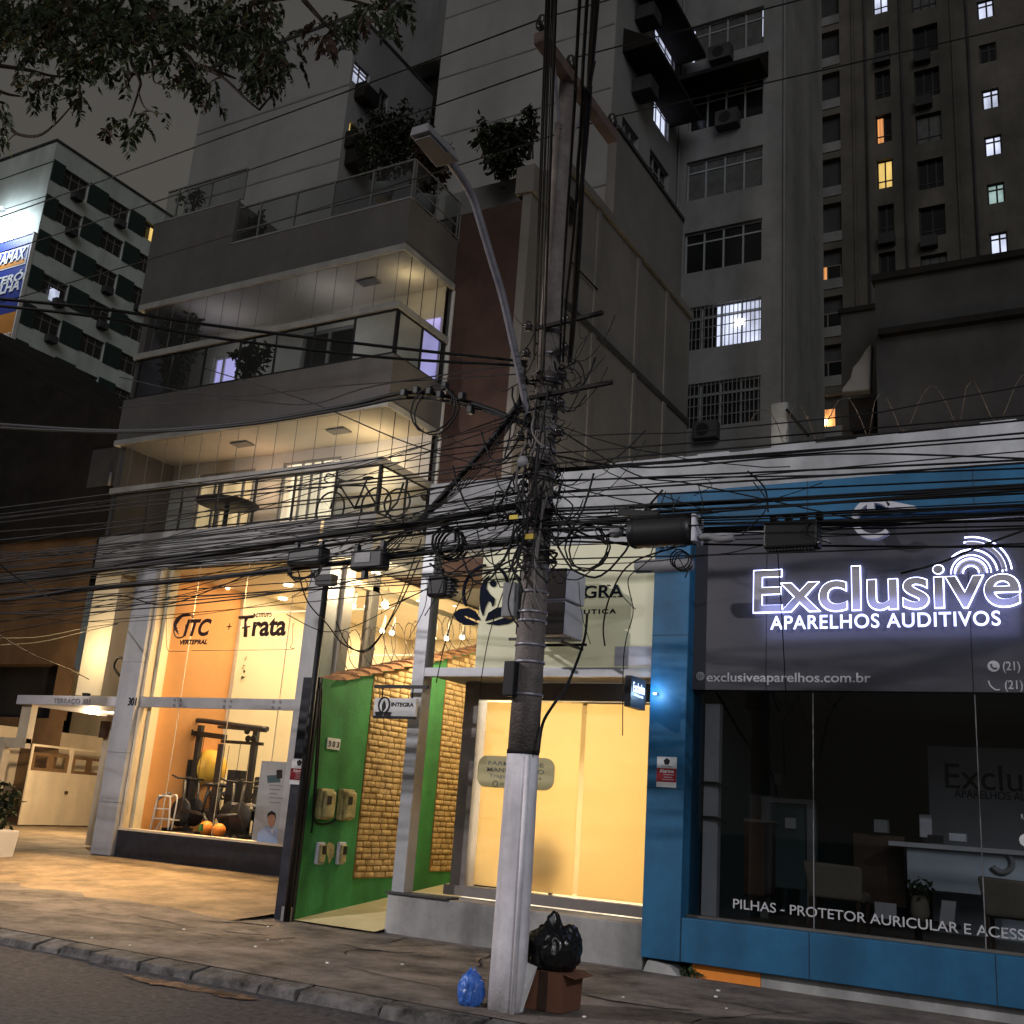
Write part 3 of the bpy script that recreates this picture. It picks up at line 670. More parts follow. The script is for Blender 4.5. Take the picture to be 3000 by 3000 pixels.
# sliding glass sheets over the beams
m = MB(); e = MB()
for z0,z1 in ((7.58,8.53),(10.64,11.68)):
    m.face([(XL+.1,14.5,z0),(XR,14.5,z0),(XR,14.5,z1),(XL+.1,14.5,z1)]); m.face([(XR,14.5,z0),(XR,YB,z0),(XR,YB,z1),(XR,14.5,z1)])
sg_ = m.build('sheet_glass', K['cglass'], bld)
for z0,z1 in ((7.58,8.53),(10.64,11.68)):
    x = XR-.12
    while x > XL+.3: e = MB(); e.box(x-.004,x+.004,14.495,14.505,z0,z1); e.build('glass_edge', K['grey'], sg_); x -= .495
    for y in (14.75,15.2,15.66): e = MB(); e.box(XR-.006,XR+.006,y-.006,y+.006,z0,z1); e.build('glass_edge', K['black'], sg_)
m = MB()
for x,z in ((-12.9,8.53),(-15.4,8.53),(-12.6,11.68)): m.box(x-.22,x+.22,15.1,15.35,z-.03,z)
m.build('ceiling_vent', K['grey'], bld)
point('balcony_fill', (-12.3,15.55,7.85), 26, (1,.72,.36), .12, bld); point('balcony_fill', (-15.2,15.6,7.7), 12, (1,.62,.34), .15, bld)  # added points without fittings, warm the lower balcony ceiling
point('corner_lamp', (-11.65,15.3,11.35), 4.5, (1,.78,.40), .1, bld); point('balcony_fill', (-13.5,15.2,10.9), 5, (1,.96,.92), .3, bld); point('balcony_fill', (-16.5,15.2,10.9), 4, (1,.96,.92), .3, bld)  # balcony points added without fittings to lift the upper soffit
# brown stair core with beige ribbed flank
core = thing('brown_stair_core', 'windowless building with brown front and beige ribbed flank', 'building', (-10.4,18,0))
P = Plane('Y', 16.22); Q = Plane('X', -9.55)
m = MB(); P.box(m, -12.5, -9.56, 5.79, 13.42, 0, 1.2); m.build('brown_front', K['brown'], core)
m = MB(); m.box(-12.5,-9.55,17.43,25.2,5.79,14.9); m.box(-9.75,-9.55,16.215,17.43,5.79,13.55); m.build('flank_wall', K['beige'], core)
m = MB(); m.box(-9.9,-9.49,16.15,17.0,13.55,14.15); m.box(-9.62,-9.47,17.0,25.25,14.9,15.1)
m.build('coping', K['beige'], core)
m = MB()
for y in (19.3,21.6,23.5): m = MB(); m.box(-9.55,-9.515,y-.1,y+.1,5.8,14.9); m.build('rib', K['beige'], core)
m = MB(); a = PX(1680,907,-9.55); m.box(-9.549,-9.51,17.3,25.2,a.z-.13,a.z+.02); m.build('ledge', K['darkblk'], core)
for (x,y) in ((1675,598),(1668,632)):
    a = PX(x,y,-9.5); m = MB(); m.box(-9.549,-9.48,a.y-.18,a.y+.18,a.z-.12,a.z+.12); m.build('vent', K['soot'], core)
m = MB(); m.tube([(-9.5,18.0,12.9),(-9.5,19.3,12.9)], .02, 5); m.build('pipe', K['soot'], core)

# ---- ground floor: column, glazing, gym room
m = MB(); m.box(-16.8,-16.27,14.32,14.9,.37,5.77); c = m.build('column', K['col'], bld, bevel=.01)
m = MB()
for z in (1.3,2.2,3.9,4.8): m.box(-16.803,-16.267,14.317,14.5,z,z+.012)
m.build('cladding_joint', K['grey'], c)
Pc = Plane('Y', 14.32); a = Pc.px(375,2067); b = Pc.px(402,2044)
text('house_number', '301', bld, K['black'], Pc, a[0], b[0], a[1], b[1], -.002, .012, bold=.02)
m = MB(); m.box(-16.27,-12.0,14.42,14.72,.34,.83); m.build('base_wall', K['navy'], bld)
m = MB(); m.box(-16.265,-12.0,14.40,14.72,.832,.87); m.build('sill', K['creamy'], bld)
m = MB(); m.box(-12.47,-12.02,14.42,14.75,.872,5.77); m.build('front_post', K['frame'], bld)
m = MB(); m.box(-16.268,-12.48,14.44,14.52,3.07,3.26)
tr = m.build('transom', K['frame'], bld)
m = MB()
for x in (-15.35,-15.2,-14.1,-13.95,-12.95,-12.8):
    for z in (3.11,3.21): m.lathe((x,14.44,z),[(.028,0),(.028,-.015)],8,'y')
m.build('glass_clamps', K['galv'], tr)
for z0,z1 in ((.875,3.065),(3.265,5.76)):
    m = MB(); m.face([(-16.24,14.5,z0),(-12.48,14.5,z0),(-12.48,14.5,z1),(-16.24,14.5,z1)]); m.build('front_glass', K['glass'], bld)
m = MB(); m.box(-16.265,-16.2,14.43,14.6,.873,3.06); m.box(-16.265,-16.2,14.43,14.6,3.268,5.77)
for x in (-15.28,-14.03,-12.88):
    m.box(x-.006,x+.006,14.494,14.506,.875,3.06); m.box(x-.006,x+.006,14.494,14.506,3.27,5.76)
m.build('glazing_frame', K['creamy'], bld)
m = MB(); m.face([(-16.2,14.6,.845),(-12.05,14.6,.845),(-12.05,22.9,.845),(-16.2,22.9,.845)]); m.build('gym_floor', K['navy'], bld)
m = MB(); m.face([(-16.2,14.75,.85),(-16.2,16.65,.85),(-16.2,16.65,5.75),(-16.2,14.75,5.75)]); m.build('orange_wall', K['orange'], bld)
m = MB(); m.box(-16.25,-16.12,14.61,14.8,.85,5.76); m.box(-16.3,-16.1,16.66,23.0,.85,5.75); m.box(-16.1,-12.0,22.8,23.0,.85,5.75); m.build('cream_wall', K['cream'], bld)
m = MB(); m.box(-14.6,-12.15,17.1,22.8,3.12,3.34); m.build('mezzanine', K['white'], bld)
m = MB(); m.face([(-16.25,14.6,5.755),(-11.9,14.6,5.755),(-11.9,22.9,5.755),(-16.25,22.9,5.755)]); m.build('gym_ceiling', K['cream'], bld)
m = MB(); m.box(-12.1,-11.92,14.76,15.02,.5,5.76); m.box(-12.1,-11.95,15.6,15.82,.5,5.76); m.box(-12.1,-11.95,17.4,17.6,.5,5.76); m.box(-12.1,-11.95,20.0,20.2,.5,5.76); m.box(-12.1,-11.95,22.7,23.0,.5,5.76); m.build('side_post', K['beige'], bld)
m = MB(); m.face([(-12.02,15.03,2.5),(-12.02,22.7,2.5),(-12.02,22.7,5.5),(-12.02,15.03,5.5)]); m.build('side_glass', K['glass'], bld)
m = MB(); m.box(-12.08,-11.96,15.02,22.7,.5,2.5); m.box(-12.09,-11.95,15.02,22.7,5.4,5.5); m.build('side_wall', K['cream'], bld)
area('gym_light', (-14.2,16.6,5.7), (0,0,0), 3.4, 3.0, 150, (1,.71,.42), bld)
area('gym_light', (-13.9,20.2,5.7), (0,0,0), 3.2, 4.0, 330, (1,.77,.48), bld)
area('gym_light', (-13.4,17.6,3.05), (0,0,0), 1.8, 1.2, 60, (1,.76,.44), bld)
area('gym_light', (-14.1,15.0,5.6), (RAD(-34),0,0), 2.6, .4, 520, (1,.62,.28), bld).data.spread = RAD(95)  # added strip aimed outward, spills amber onto the forecourt
for yy in (15.15,15.9,16.5):
    l = bpy.data.lights.new('wall_washer','SPOT'); l.energy = 14; l.color = (1,.76,.46); l.spot_size = RAD(70); l.spot_blend = .5; l.shadow_soft_size = .03
    o = bpy.data.objects.new('wall_washer', l); COL.objects.link(o); o.parent = bld; o.location = Vector((-15.85,yy,5.65))-bld.location; o.rotation_euler = (0,RAD(-12),0)
area('gym_light', (-15.0,15.5,4.9), (0,0,0), 1.0, .8, 16, (1,.70,.40), bld)
# recessed downlights
for i,(x,y) in enumerate(((660,1722),(845,1712),(829,1752),(1100,1676))):
    z = 5.75 if i < 3 else 5.775
    p = PZ(x,y,z); m = MB(); m.lathe((p.x,p.y,z-.012),[(.09,0),(.09,-.02)],14); t = m.build('downlight', K['bulb'])
    tag(t, ('recessed downlight in gym ceiling nearest the orange wall','recessed downlight in gym ceiling furthest right','recessed downlight in gym ceiling just below the right one','recessed downlight glowing under the balcony corner')[i], 'downlight', 'recessed downlights')
point('downlight_glow', (-11.6,14.9,5.35), 85, (1,.78,.46), .08, bld)
# track spotlights seen through the side glass
tr_z = {}
sp = [(940,1772,15.0),(1035,1776,17.0),(1075,1777,17.0),(1083,1787,17.4),(1128,1772,16.6),(1225,1769,17.6),(1333,1767,18.6),(1015,1815,16.4),(1120,1848,18.4),(1148,1854,18.2),(1270,1870,18.9),(1308,1870,18.9),(1354,1867,18.9)]
words = ['beside the thin black pole','above the coil of razor wire, leftmost of a pair','right of a pair near the beige post','just under that pair','biggest, beside the second post','left of the dark splice box','behind the navy logo ring','low beside the beige post','small and low in the middle','brighter low in the middle','first of three above the tiles right','second of three above the tiles right','third of three above the tiles right']
for i,(x,y,YY) in enumerate(sp):
    p = PY(x,y,YY)
    if p.x > -12.12: p = PX(x,y,-12.2)
    r = .055 if i not in (4,5,6,0) else .075
    t = thing('track_spotlight', 'glowing white track spotlight '+words[i], 'spotlight', p, 'track spotlights inside the gym')
    m = MB(); m.ball(p, r, 12, 8); m.build('bulb', K['bulb'], t)
    m = MB(); m.tube([p+Vector((0,0,r*.7)), p+Vector((.03,.02,.2)), p+Vector((.03,.02,.34))], [.045,.03,.012], 8); m.build('lamp_body', K['white'], t)
m = MB()
for z,y in ((5.05,16.9),(4.35,18.3)): m.box(-15.8,-12.3,y-.015,y+.015,z+.28,z+.31)
tag(m.build('lamp_track', K['white']), 'thin white ceiling track carrying the spotlights', 'lamp track')
point('track_glow', (-12.6,17.0,4.5), 60, (1,.72,.36), .1, bld)
# lettering on the gym glass
G = Plane('Y', 14.49)
sg = thing('window_lettering', 'dark brown clinic lettering on the gym glass', 'sign', (-14.4,14.49,4.4))
def gt(s, x0,y0,x1,y1, **k):
    a = G.px(x0,y1); c = G.px(x1,y0); text('lettering', s, sg, K['btext'], G, a[0], c[0], a[1], c[1], 0, .006, **k)
gt('ITC', 536,1812,622,1865, bold=.035, shear=.22); gt('VERTEBRAL', 526,1873,609,1889, bold=.05, shear=.2)
gt('+', 664,1826,680,1846); gt('rata', 737,1808,843,1865, bold=.03); gt('INSTITUTO', 742,1795,797,1809, bold=.05)
m = MB()
def gp(q): a = G.px(*q); return G.at(a[0],a[1],-.003)
m.tube([gp(q) for q in ((702,1809),(742,1806))], .035, 6); m.tube([gp(q) for q in ((722,1812),(719,1866))], .035, 6); m.tube([gp(q) for q in ((710,1840),(733,1835))], .016, 6)
m.build('letter_stroke', K['btext'], sg)
m = MB()
for k in range(4):
    m.tube(spline([gp(q) for q in ((524-k*2,1858-k*8),(510+k*3,1836-k*3),(518+k*6,1812-k*2),(540+k*8,1799+k*1),(556+k*3,1799+k*4))],6), .012, 5)
m.tube(spline([gp(q) for q in ((515,1820),(510,1850),(520,1868),(540,1862),(546,1830))],5), .016, 5)
m.build('swirl_mark', K['btext'], sg)
m = MB()
for L in (((488,1800),(488,1885),(494,1906),(508,1908),(545,1908)),((561,1906),(838,1903),(850,1896),(857,1880),(858,1838))):
    m.tube(spline([gp(q) for q in L],5), .006, 4)
a = gp((859,1831)); m.tube([a+Vector((.02*math.cos(t),0,.03*math.sin(t))) for t in [k*.6 for k in range(11)]], .005, 4, closed=True)
m.build('outline_frame', K['btext'], sg)
# ---- things in the gym
def gx(x,y,Y): return PY(x,y,Y)
tr_ = thing('cable_trainer', 'tall dark cable crossover machine behind the gym glass', 'gym machine', (-14.5,15.9,.85))
YG = 15.9
def tube_px(mb, pts, Y, r): mb.tube([PY(x,y,Y) for x,y in pts], r, 8)
m = MB()
for Y in (15.9,):
    L = [((523,2160),(505,2445)),((590,2125),(556,2462)),((650,2180),(628,2462)),((752,2140),(728,2480))]
    for a,b in L: m.bar(PY(*a,Y), Vector((PY(*a,Y).x, Y, .86)), .085, .11)
m.build('upright', K['blackm'], tr_)
m = MB(); m.tube(spline([PY(x,y,YG) for x,y in ((505,2160),(512,2118),(540,2111),(600,2112),(700,2126),(784,2136))],4), .05, 8)
m.bar(PY(515,2143,YG),PY(590,2150,YG),.09); m.bar(PY(585,2150,YG),PY(660,2160,YG),.10); m.bar(PY(650,2172,YG),PY(770,2180,YG),.06); m.bar(PY(640,2130,YG-.2),PY(780,2142,YG-.2),.05)
m.build('cross_beam', K['blackm'], tr_)
m = MB()
for x,y in ((556,2128),(560,2145),(724,2142),(727,2164),(742,2164)): m.lathe(PY(x,y,YG-.09),[(.06,-.02),(.065,0),(.06,.02)],14,'y')
m.build('pulley', K['black'], tr_)
m = MB(); a = PY(545,2260,YG); m.box(a.x-.13,a.x+.13,YG-.09,YG+.09,1.0,2.2); a = PY(690,2300,YG); m.box(a.x-.16,a.x+.16,YG-.09,YG+.09,1.0,2.05); m.build('weight_stack', K['black'], tr_)
m = MB()
for x0,y0,x1 in ((535,2160,560),(600,2150,620),(705,2180,690),(672,2185,668),(735,2180,718)):
    a = PY(x0,y0,YG-.12); b = Vector((a.x-.02,a.y,1.3)); m.tube([a,b], .008, 4)
m.build('steel_cable', K['cable'], tr_)
for (x,s,l) in ((548,1,'weight plates'),): pass
def spin_bike(x, Y, lab, k=1):
    p = PY(x,2440,Y); t = thing('exercise_bike', lab, 'exercise bike', (p.x,Y,.85), 'exercise bikes in the gym'); X = p.x; z = .85
    m = MB(); m.lathe((X-.35*k,Y,z+.36),[(.0,-.02),(.25,-.02),(.27,0),(.25,.02),(0,.02)],20,'y'); m.build('flywheel', K['black'], t)
    m = MB(); m.bar((X-.55*k,Y-.2,z+.03),(X-.55*k,Y+.2,z+.03),.06); m.bar((X+.5*k,Y-.2,z+.03),(X+.5*k,Y+.2,z+.03),.06)
    m.tube([(X-.55*k,Y,z+.05),(X-.3*k,Y,z+.45),(X-.35*k,Y,z+.95)], .03, 8); m.tube([(X-.3*k,Y,z+.4),(X+.25*k,Y,z+.35),(X+.5*k,Y,z+.05)], .035, 8); m.tube([(X+.2*k,Y,z+.36),(X+.28*k,Y,z+.85)], .028, 8); m.build('frame', K['blackm'], t)
    m = MB(); m.ball((X+.28*k,Y,z+.9), .13, 10, 6, (1.1,.7,.35)); m.build('saddle', K['black'], t)
    m = MB(); m.tube([(X-.5*k,Y-.2,z+1.02),(X-.36*k,Y-.18,z+.98),(X-.36*k,Y+.18,z+.98),(X-.5*k,Y+.2,z+1.02)], .02, 6); m.build('handlebar', K['black'], t)
spin_bike(560,15.3,'black exercise bike right of the white chair'); spin_bike(655,15.2,'black exercise bike in the middle behind the orange balls',-1); spin_bike(708,15.35,'black exercise bike nearest the poster of a man')
t = thing('treadmill', 'dark treadmill by the orange wall', 'treadmill', (-15.6,15.7,.85)); p = PY(470,2280,15.8)
m = MB(); m.bar((p.x-.15,15.4,1.0),(p.x+.3,16.4,1.0),.5,.16); m.build('belt_deck', K['black'], t)
m = MB(); m.tube([PY(460,2330,15.6),PY(463,2275,15.6)], .03, 6); m.tube([PY(495,2330,15.9),PY(492,2275,15.9)], .03, 6); a = PY(440,2271,15.6); b = PY(497,2270,15.9); m.bar(a,b,.14,.05); m.build('console', K['blackm'], t)
m = MB(); m.tube(spline([PY(x,y,15.2) for x,y in ((420,2395),(440,2360),(480,2330),(500,2325))],5), .03, 7); m.build('side_rail', K['grey'], t)
ch = thing('metal_chair', 'white tubular chair just inside the gym glass', 'chair', PY(480,2440,15.0)); Yc = 15.0
m = MB(); c0 = PY(483,2385,Yc)
for dy in (0,.42):
    m.tube(spline([PY(x,y,Yc+dy) for x,y in ((440,2432),(462,2340),(470,2332),(492,2333),(499,2345),(492,2432))],6), .016, 7)
m.tube([PY(x,y,Yc) for x,y in ((452,2368),(495,2370))], .014, 6); m.tube([PY(x,y,Yc) for x,y in ((450,2398),(494,2400))], .014, 6)
m.tube(spline([PY(x,y,Yc+.02) for x,y in ((455,2432),(474,2400),(484,2340),(500,2334),(519,2338),(502,2432))],6), .014, 6)
m.build('tube_frame', K['white'], ch)
m = MB(); a = PY(450,2398,Yc); b = PY(494,2400,Yc); m.box(a.x,b.x,Yc,Yc+.42,a.z-.01,a.z+.015); m.build('seat', K['white'], ch)
for (x,y,Y,r,mm,l) in ((612,2250,16.25,.36,'yellow','large yellow exercise ball behind the cable machine'),(556,2248,16.3,.24,'yellow','smaller yellow exercise ball on the rack'),(604,2430,14.95,.13,'orangeb','orange ball with a green label at the glass'),(640,2440,14.9,.12,'orangeb','plain orange ball on the floor at the glass')):
    p = PY(x,y,Y); 
    if Y < 16: p.z = max(.85+r, .85+r)
    m = MB(); m.ball((0,0,0), r, 20, 12); o = m.build('exercise_ball', K[mm]); o.location = p; tag(o, l, 'ball', 'exercise balls in the gym')
p = PY(604,2430,14.95); m = MB(); m.box(p.x-.02,p.x+.04,14.78,14.83,.93,1.05); o = m.build('green_label', K['green']); ball = [q for q in bpy.data.objects if q.get('label','').startswith('orange ball')][0]
o.parent = ball; o.location = -ball.location
spin_bike(600,15.9,'black exercise bike half hidden behind the weight stacks'); spin_bike(735,16.3,'black exercise bike at the back by the cream wall',-1)
p = PY(690,2330,16.6); t = thing('dumbbell_rack','low black dumbbell rack at the back of the gym','rack',(p.x,16.6,.85)); m = MB()
for z in (1.15,1.5): m.bar((p.x-.7,16.6,z),(p.x+.7,16.6,z),.12,.04)
for u in (-.7,.7): m.bar((p.x+u,16.6,.86),(p.x+u,16.7,1.6),.06)
m.build('rack_frame', K['blackm'], t)
for z in (1.24,1.59):
    for k in range(6):
        m = MB(); u = p.x-.58+k*.23; m.lathe((u,16.6,z),[(.0,-.14),(.06,-.14),(.06,-.06),(.018,-.055),(.018,.055),(.06,.06),(.06,.14),(0,.14)],10,'y'); m.build('dumbbell', K['black' if k%2 else 'grey'], t)
for (x,Y,l) in ((762,15.6,'dark office chair behind the poster'),):
    p = PY(x,2330,Y); t = thing('office_chair', l, 'chair', (p.x,Y,.85)); m = MB(); m.box(p.x-.2,p.x+.2,Y,Y+.06,1.4,1.95); m.build('backrest', K['black'], t, bevel=.03)
    m = MB(); m.box(p.x-.22,p.x+.22,Y-.4,Y+.02,1.3,1.37); m.build('seat', K['black'], t, bevel=.03); m = MB(); m.tube([(p.x,Y-.2,.9),(p.x,Y-.2,1.3)], .03, 6); m.bar((p.x-.25,Y-.2,.89),(p.x+.25,Y-.2,.89),.05); m.bar((p.x,Y-.45,.89),(p.x,Y+.05,.89),.046); m.build('base', K['black'], t)
p = PY(735,2370,15.5); t = thing('side_table', 'small wooden table inside the gym at right', 'table', (p.x,15.5,.85)); m = MB(); m.box(p.x-.3,p.x+.3,15.3,15.7,1.42,1.46); m.build('table_top', K['creamy'], t)
m = MB()
for sx in (-.27,.27):
    for sy in (15.34,15.66): m.box(p.x+sx-.02,p.x+sx+.02,sy-.02,sy+.02,.85,1.42)
m.build('leg', K['black'], t)
# upstairs: potted plant and grey desk on the mezzanine
p = PY(672,2015,16.9); t = thing('potted_plant', 'leafy plant in a tapered pot upstairs behind the glass', 'plant', p)
m = MB(); m.lathe(p,[(.12,-.35),(.17,.05)],12); m.build('pot', K['grey'], t)
def leaves(mb, c, rad, n, size, rnd, droop=.3):
    c = Vector(c)
    for _ in range(n):
        d = Vector((rnd.gauss(0,1),rnd.gauss(0,1),rnd.gauss(0,1))); d.normalize(); q = c+Vector((d.x*rad[0],d.y*rad[1],d.z*rad[2]))*rnd.random()**.45
        a = Vector((rnd.uniform(-1,1),rnd.uniform(-1,1),rnd.uniform(-.9,.5)-droop)).normalized(); b = a.cross(Vector((rnd.uniform(-1,1),rnd.uniform(-1,1),rnd.uniform(-1,1)))).normalized()
        s = size*rnd.uniform(.6,1.3); n_ = a.cross(b)*s*.12
        mb.face([q, q+a*s*.45+b*s*.26+n_, q+a*s, q+a*s*.45-b*s*.26+n_])
rn = random.Random(21)
m = MB(); leaves(m, PY(690,1955,16.9), (.32,.2,.45), 90, .13, rn); m.build('foliage', K['leaf'], t, fix=False)
# translucent poster with a man in a pale shirt
P = Plane('Y', 14.47); a = P.rect(752,2228,838,2478); po = thing('window_poster', 'tall frosted poster with a man in a pale blue shirt at its foot', 'poster', P.at((a[0]+a[1])/2,a[2]))
m = MB(); P.box(m, a[0]+.12, a[1]-.1, a[2]+.03, a[3], -.004, .004); m.build('sheet', mat('frosted_poster', (.30,.31,.315), .5, .12, 3), po)
def pp(pts, name, mk, d):
    m = MB(); m.poly([P.px(*q) for q in pts], P, d-.003, d); m.build(name, K[mk], po)
pp(((752,2474),(756,2440),(770,2428),(782,2420),(795,2428),(806,2424),(820,2436),(822,2476)),'shirt','shirt',-.006)
pp(((786,2402),(788,2388),(797,2381),(806,2387),(808,2402),(804,2416),(796,2424),(789,2414)),'face','skin',-.012)
pp(((785,2398),(786,2383),(797,2375),(809,2382),(809,2396),(805,2388),(796,2386),(789,2390)),'hair','black',-.016)
pp(((792,2426),(798,2432),(804,2425),(800,2445)),'collar','wtext',-.012)
pp(((783,2272),(822,2270),(822,2292),(785,2294)),'green_badge','tealw',-.006); pp(((811,2256),(828,2255),(828,2280),(812,2282)),'dark_badge','soot',-.009)
for i,y in enumerate((2300,2312,2324,2336,2350)): 
    c = P.px(790,y); m = MB(); P.box(m, c[0], c[0]+.28-.05*(i%3), c[1]-.012, c[1]+.012, -.007, -.005); m.build('text_line', K['grey'], po)
# two reading lines painted on the back wall
B = Plane('Y', 22.79); a = B.px(690,2232); b = B.px(775,2190)
wl_ = thing('wall_lettering', 'thin orange lettering on the rear gym wall', 'sign', B.at(a[0],a[1]))
text('lettering', 'cuidad', wl_, K['orangeb'], B, a[0], b[0], a[1]-.1, b[1], -.004, .004)
# ================================================================== GREEN PASSAGE WALL
gw = thing('passage_wall', 'green wall with ochre stone panels and sloping tiled top beside the passage', 'wall', (-9.5,13,.13))
GX = -9.33; PG = Plane('X', GX)
def top_z(y): return 3.2 if y < 11.72 else 3.23+(y-11.72)*.273
m = MB()
ys = [11.302,11.72,18.5]; zt = [3.2,3.2,top_z(18.5)]
for a in range(2):
    y0,y1 = ys[a],ys[a+1]; z0 = 3.2 if a == 0 else 3.23; z1 = zt[a+1] if a else 3.2
    m.hexa([(-9.6,y0,.1),(GX,y0,.1),(GX,y1,.1),(-9.6,y1,.1),(-9.6,y0,z0),(GX,y0,z0),(GX,y1,z1),(-9.6,y1,z1)])
m.build('green_render', K['green'], gw)
m = MB(); m.box(-9.62,-9.335,11.25,11.30,.1,3.2); m.box(-9.64,-9.602,11.301,14.4,.1,3.2); m.build('black_end', K['navy'], gw)
m = MB(); m.box(-9.72,-9.30,11.21,11.33,.1,.27) if False else m.box(-9.47,-9.335,11.2,11.249,.12,.30); m.build('corner_block', K['plinth'], gw)
# stone panels, each stone a small pillow
def stones(y0, y1, z0, seed):
    r = random.Random(seed); m = MB(); n = MB()
    n.hexa([(GX,y0,z0),(GX+.006,y0,z0),(GX+.006,y1,z0),(GX,y1,z0),(GX,y0,top_z(y0)-.02),(GX+.006,y0,top_z(y0)-.02),(GX+.006,y1,top_z(y1)-.02),(GX,y1,top_z(y1)-.02)])
    row = 0; z = z0+.006
    while z < top_z(y1)-.05:
        h = .081; y = y0-(.125 if row % 2 else 0)+r.uniform(-.02,.02)
        while y < y1:
            L = .22*r.uniform(.7,1.3); a = max(y,y0)+.008; b = min(y+L,y1)-.008
            if b-a > .05 and z+h < top_z((a+b)/2)-.02:
                d = .011+r.uniform(-.004,.009); zz0 = z+.009+r.uniform(-.004,.004); zz1 = z+h-.008+r.uniform(-.004,.004)
                k = len(m.v); U = [a,a+.018,b-.018,b]; W = [zz0,zz0+.015,zz1-.015,zz1]
                for i,u in enumerate(U):
                    for j,v in enumerate(W):
                        ed = (i in (0,3))+(j in (0,3)); t = [d+r.uniform(-.003,.003),d*.55,0.004][ed]
                        m.v.append((GX+.004+t, u+(.006 if ed == 2 and i == 0 else -.006 if ed == 2 else 0), v+(.006 if ed == 2 and j == 0 else -.006 if ed == 2 else 0)))
                for i in range(3):
                    for j in range(3): m.f.append((k+i*4+j, k+(i+1)*4+j, k+(i+1)*4+j+1, k+i*4+j+1)); m.sm.append(True)
            y += L
        z += h; row += 1
    o = n.build('stone_panel', K['mortar'], gw); m.build('stones', K['brick'], o)
stones(12.42,13.62,.63,1); stones(14.3,16.6,.70,2)
m = MB(); rn = random.Random(4); y = 11.7
while y < 18.3:
    z = top_z(y); L = .30
    for s in (-1,):
        pts = []
        for k in range(7):
            a = math.pi*k/6; pts.append((math.cos(a)*.17, math.sin(a)*.07))
        base = len(m.v)
        for yy,dz in ((y,.045),(y+L,.012)):
            for (cx,cz) in pts: m.v.append((-9.5+cx*1.55, yy, top_z(yy)+cz+dz-.02))
        for k in range(6): m.f.append((base+k,base+k+1,base+7+k+1,base+7+k)); m.sm.append(True)
        m.f.append(tuple(base+k for k in range(7))); m.sm.append(False)
    y += L*.86
m.build('tile_coping', K['tile'], gw, fix=False)
# razor wire on the coping
def razor(name, label, a, b, r, turns, rw, seed, mk='rust'):
    rr = random.Random(seed); a, b = Vector(a), Vector(b); t = (b-a).normalized(); u = t.cross(Vector((0,0,1))).normalized(); v = u.cross(t)
    m = MB(); pts = []; n = turns*14
    for i in range(n+1):
        an = 2*math.pi*i/14; q = a.lerp(b, i/n)+(u*math.cos(an)*.55+v*math.sin(an))*r*(1+rr.uniform(-.06,.06))+t*math.sin(an*.5)*.05
        pts.append(q)
    m.tube(pts, rw, 4)
    for i in range(2, n, 2):
        q = pts[i]; d = Vector((rr.uniform(-1,1),rr.uniform(-1,1),rr.uniform(-1,1))).normalized()*.022; m.bar(q-d,q+d,.007)
    o = m.build(name, K[mk]); tag(o, label, 'razor wire', 'razor wire coils on wall tops'); return o
razor('razor_wire', 'coiled razor wire along the tiled top of the green wall', (-9.5,11.85,3.62), (-9.5,17.5,5.16), .30, 22, .0065, 3)
razor('razor_wire', 'faint razor wire above the weathered parapet of the blue shop', (-3.6,11.65,6.2), (2.5,11.65,6.28), .24, 13, .005, 6)
# house number plate, meter boxes
P = PG; a = P.rect(959,2160,992,2198); t = thing('number_plate', 'white tile number plate reading 303 on the green wall', 'number plate', P.at(a[0],a[2]))
m = MB(); P.box(m, a[0], a[1], a[2], a[3], -.015, -.001); m.build('plate', K['wtext'], t)
for i,c in enumerate('303'):
    w_ = (a[1]-a[0])/3; text('digit', c, t, K['black'], P, a[0]+w_*(i+.22), a[0]+w_*(i+.78), a[2]+.03, a[3]-.04, -.017, .003, bold=.01)
for i,(x0,y0,x1,y1,l) in enumerate(((928,2308,977,2402,'dirty electricity meter box with clear cover, upper left on the green wall'),(990,2310,1037,2404,'dirty electricity meter box with clear cover, upper right on the green wall'),(924,2466,953,2532,'small white meter box, lower left on the green wall'),(986,2466,1014,2532,'small white meter box, lower right on the green wall'))):
    a = P.rect(x0,y0,x1,y1); u0,u1,v0,v1 = a; big = i < 2; dp = .16 if big else .09
    t = thing('meter_box', l, 'meter box', P.at((u0+u1)/2,v0), 'meter boxes on the green wall')
    u1 = u0+(u1-u0)*.62
    m = MB(); P.box(m, u0, u1, v0, v1, -dp*.6, -.002); m.build('case', K['meter' if big else 'lgrey'], t, bevel=.02)
    m = MB(); P.box(m, u0+.02, u1-.02, v0+.02, v1-.03, -dp, -dp*.6+.002); m.build('cover', K['meter'], t, bevel=.03)
    m = MB(); P.box(m, u0+.05, u0+.05+(.09 if big else .08), v1-.20 if big else v0+.13, v1-.09 if big else v0+.24, -dp-.004, -dp+.003); m.build('dial_window', K['black'], t)
m = MB(); rr = random.Random(8)   # worn paint round the boxes
c = P.px(968,2492); m.poly([(c[0]+.13*math.cos(k*.52)*rr.uniform(.5,1.2), c[1]+.15*math.sin(k*.52)*rr.uniform(.5,1.2)) for k in range(12)], P, -.004, -.001); m.build('bare_patch', K['meter'], gw)
m = MB(); m.tube(spline([P.at(*P.px(x,y),-.05) for x,y in ((930,2000),(922,2150),(912,2330),(908,2390),(925,2412),(960,2410),(975,2398))],6), .014, 6)
o = m.build('conduit_cable', K['cable']); tag(o, 'black cable looping under the upper left meter box', 'cable')
m = MB(); m.tube(spline([P.at(*P.px(x,y),-.04) for x,y in ((936,2010),(928,2180),(916,2340),(905,2440))],6), .012, 6)
o = m.build('conduit_cable', K['cable']); tag(o, 'second black cable running straight down the green wall', 'cable')
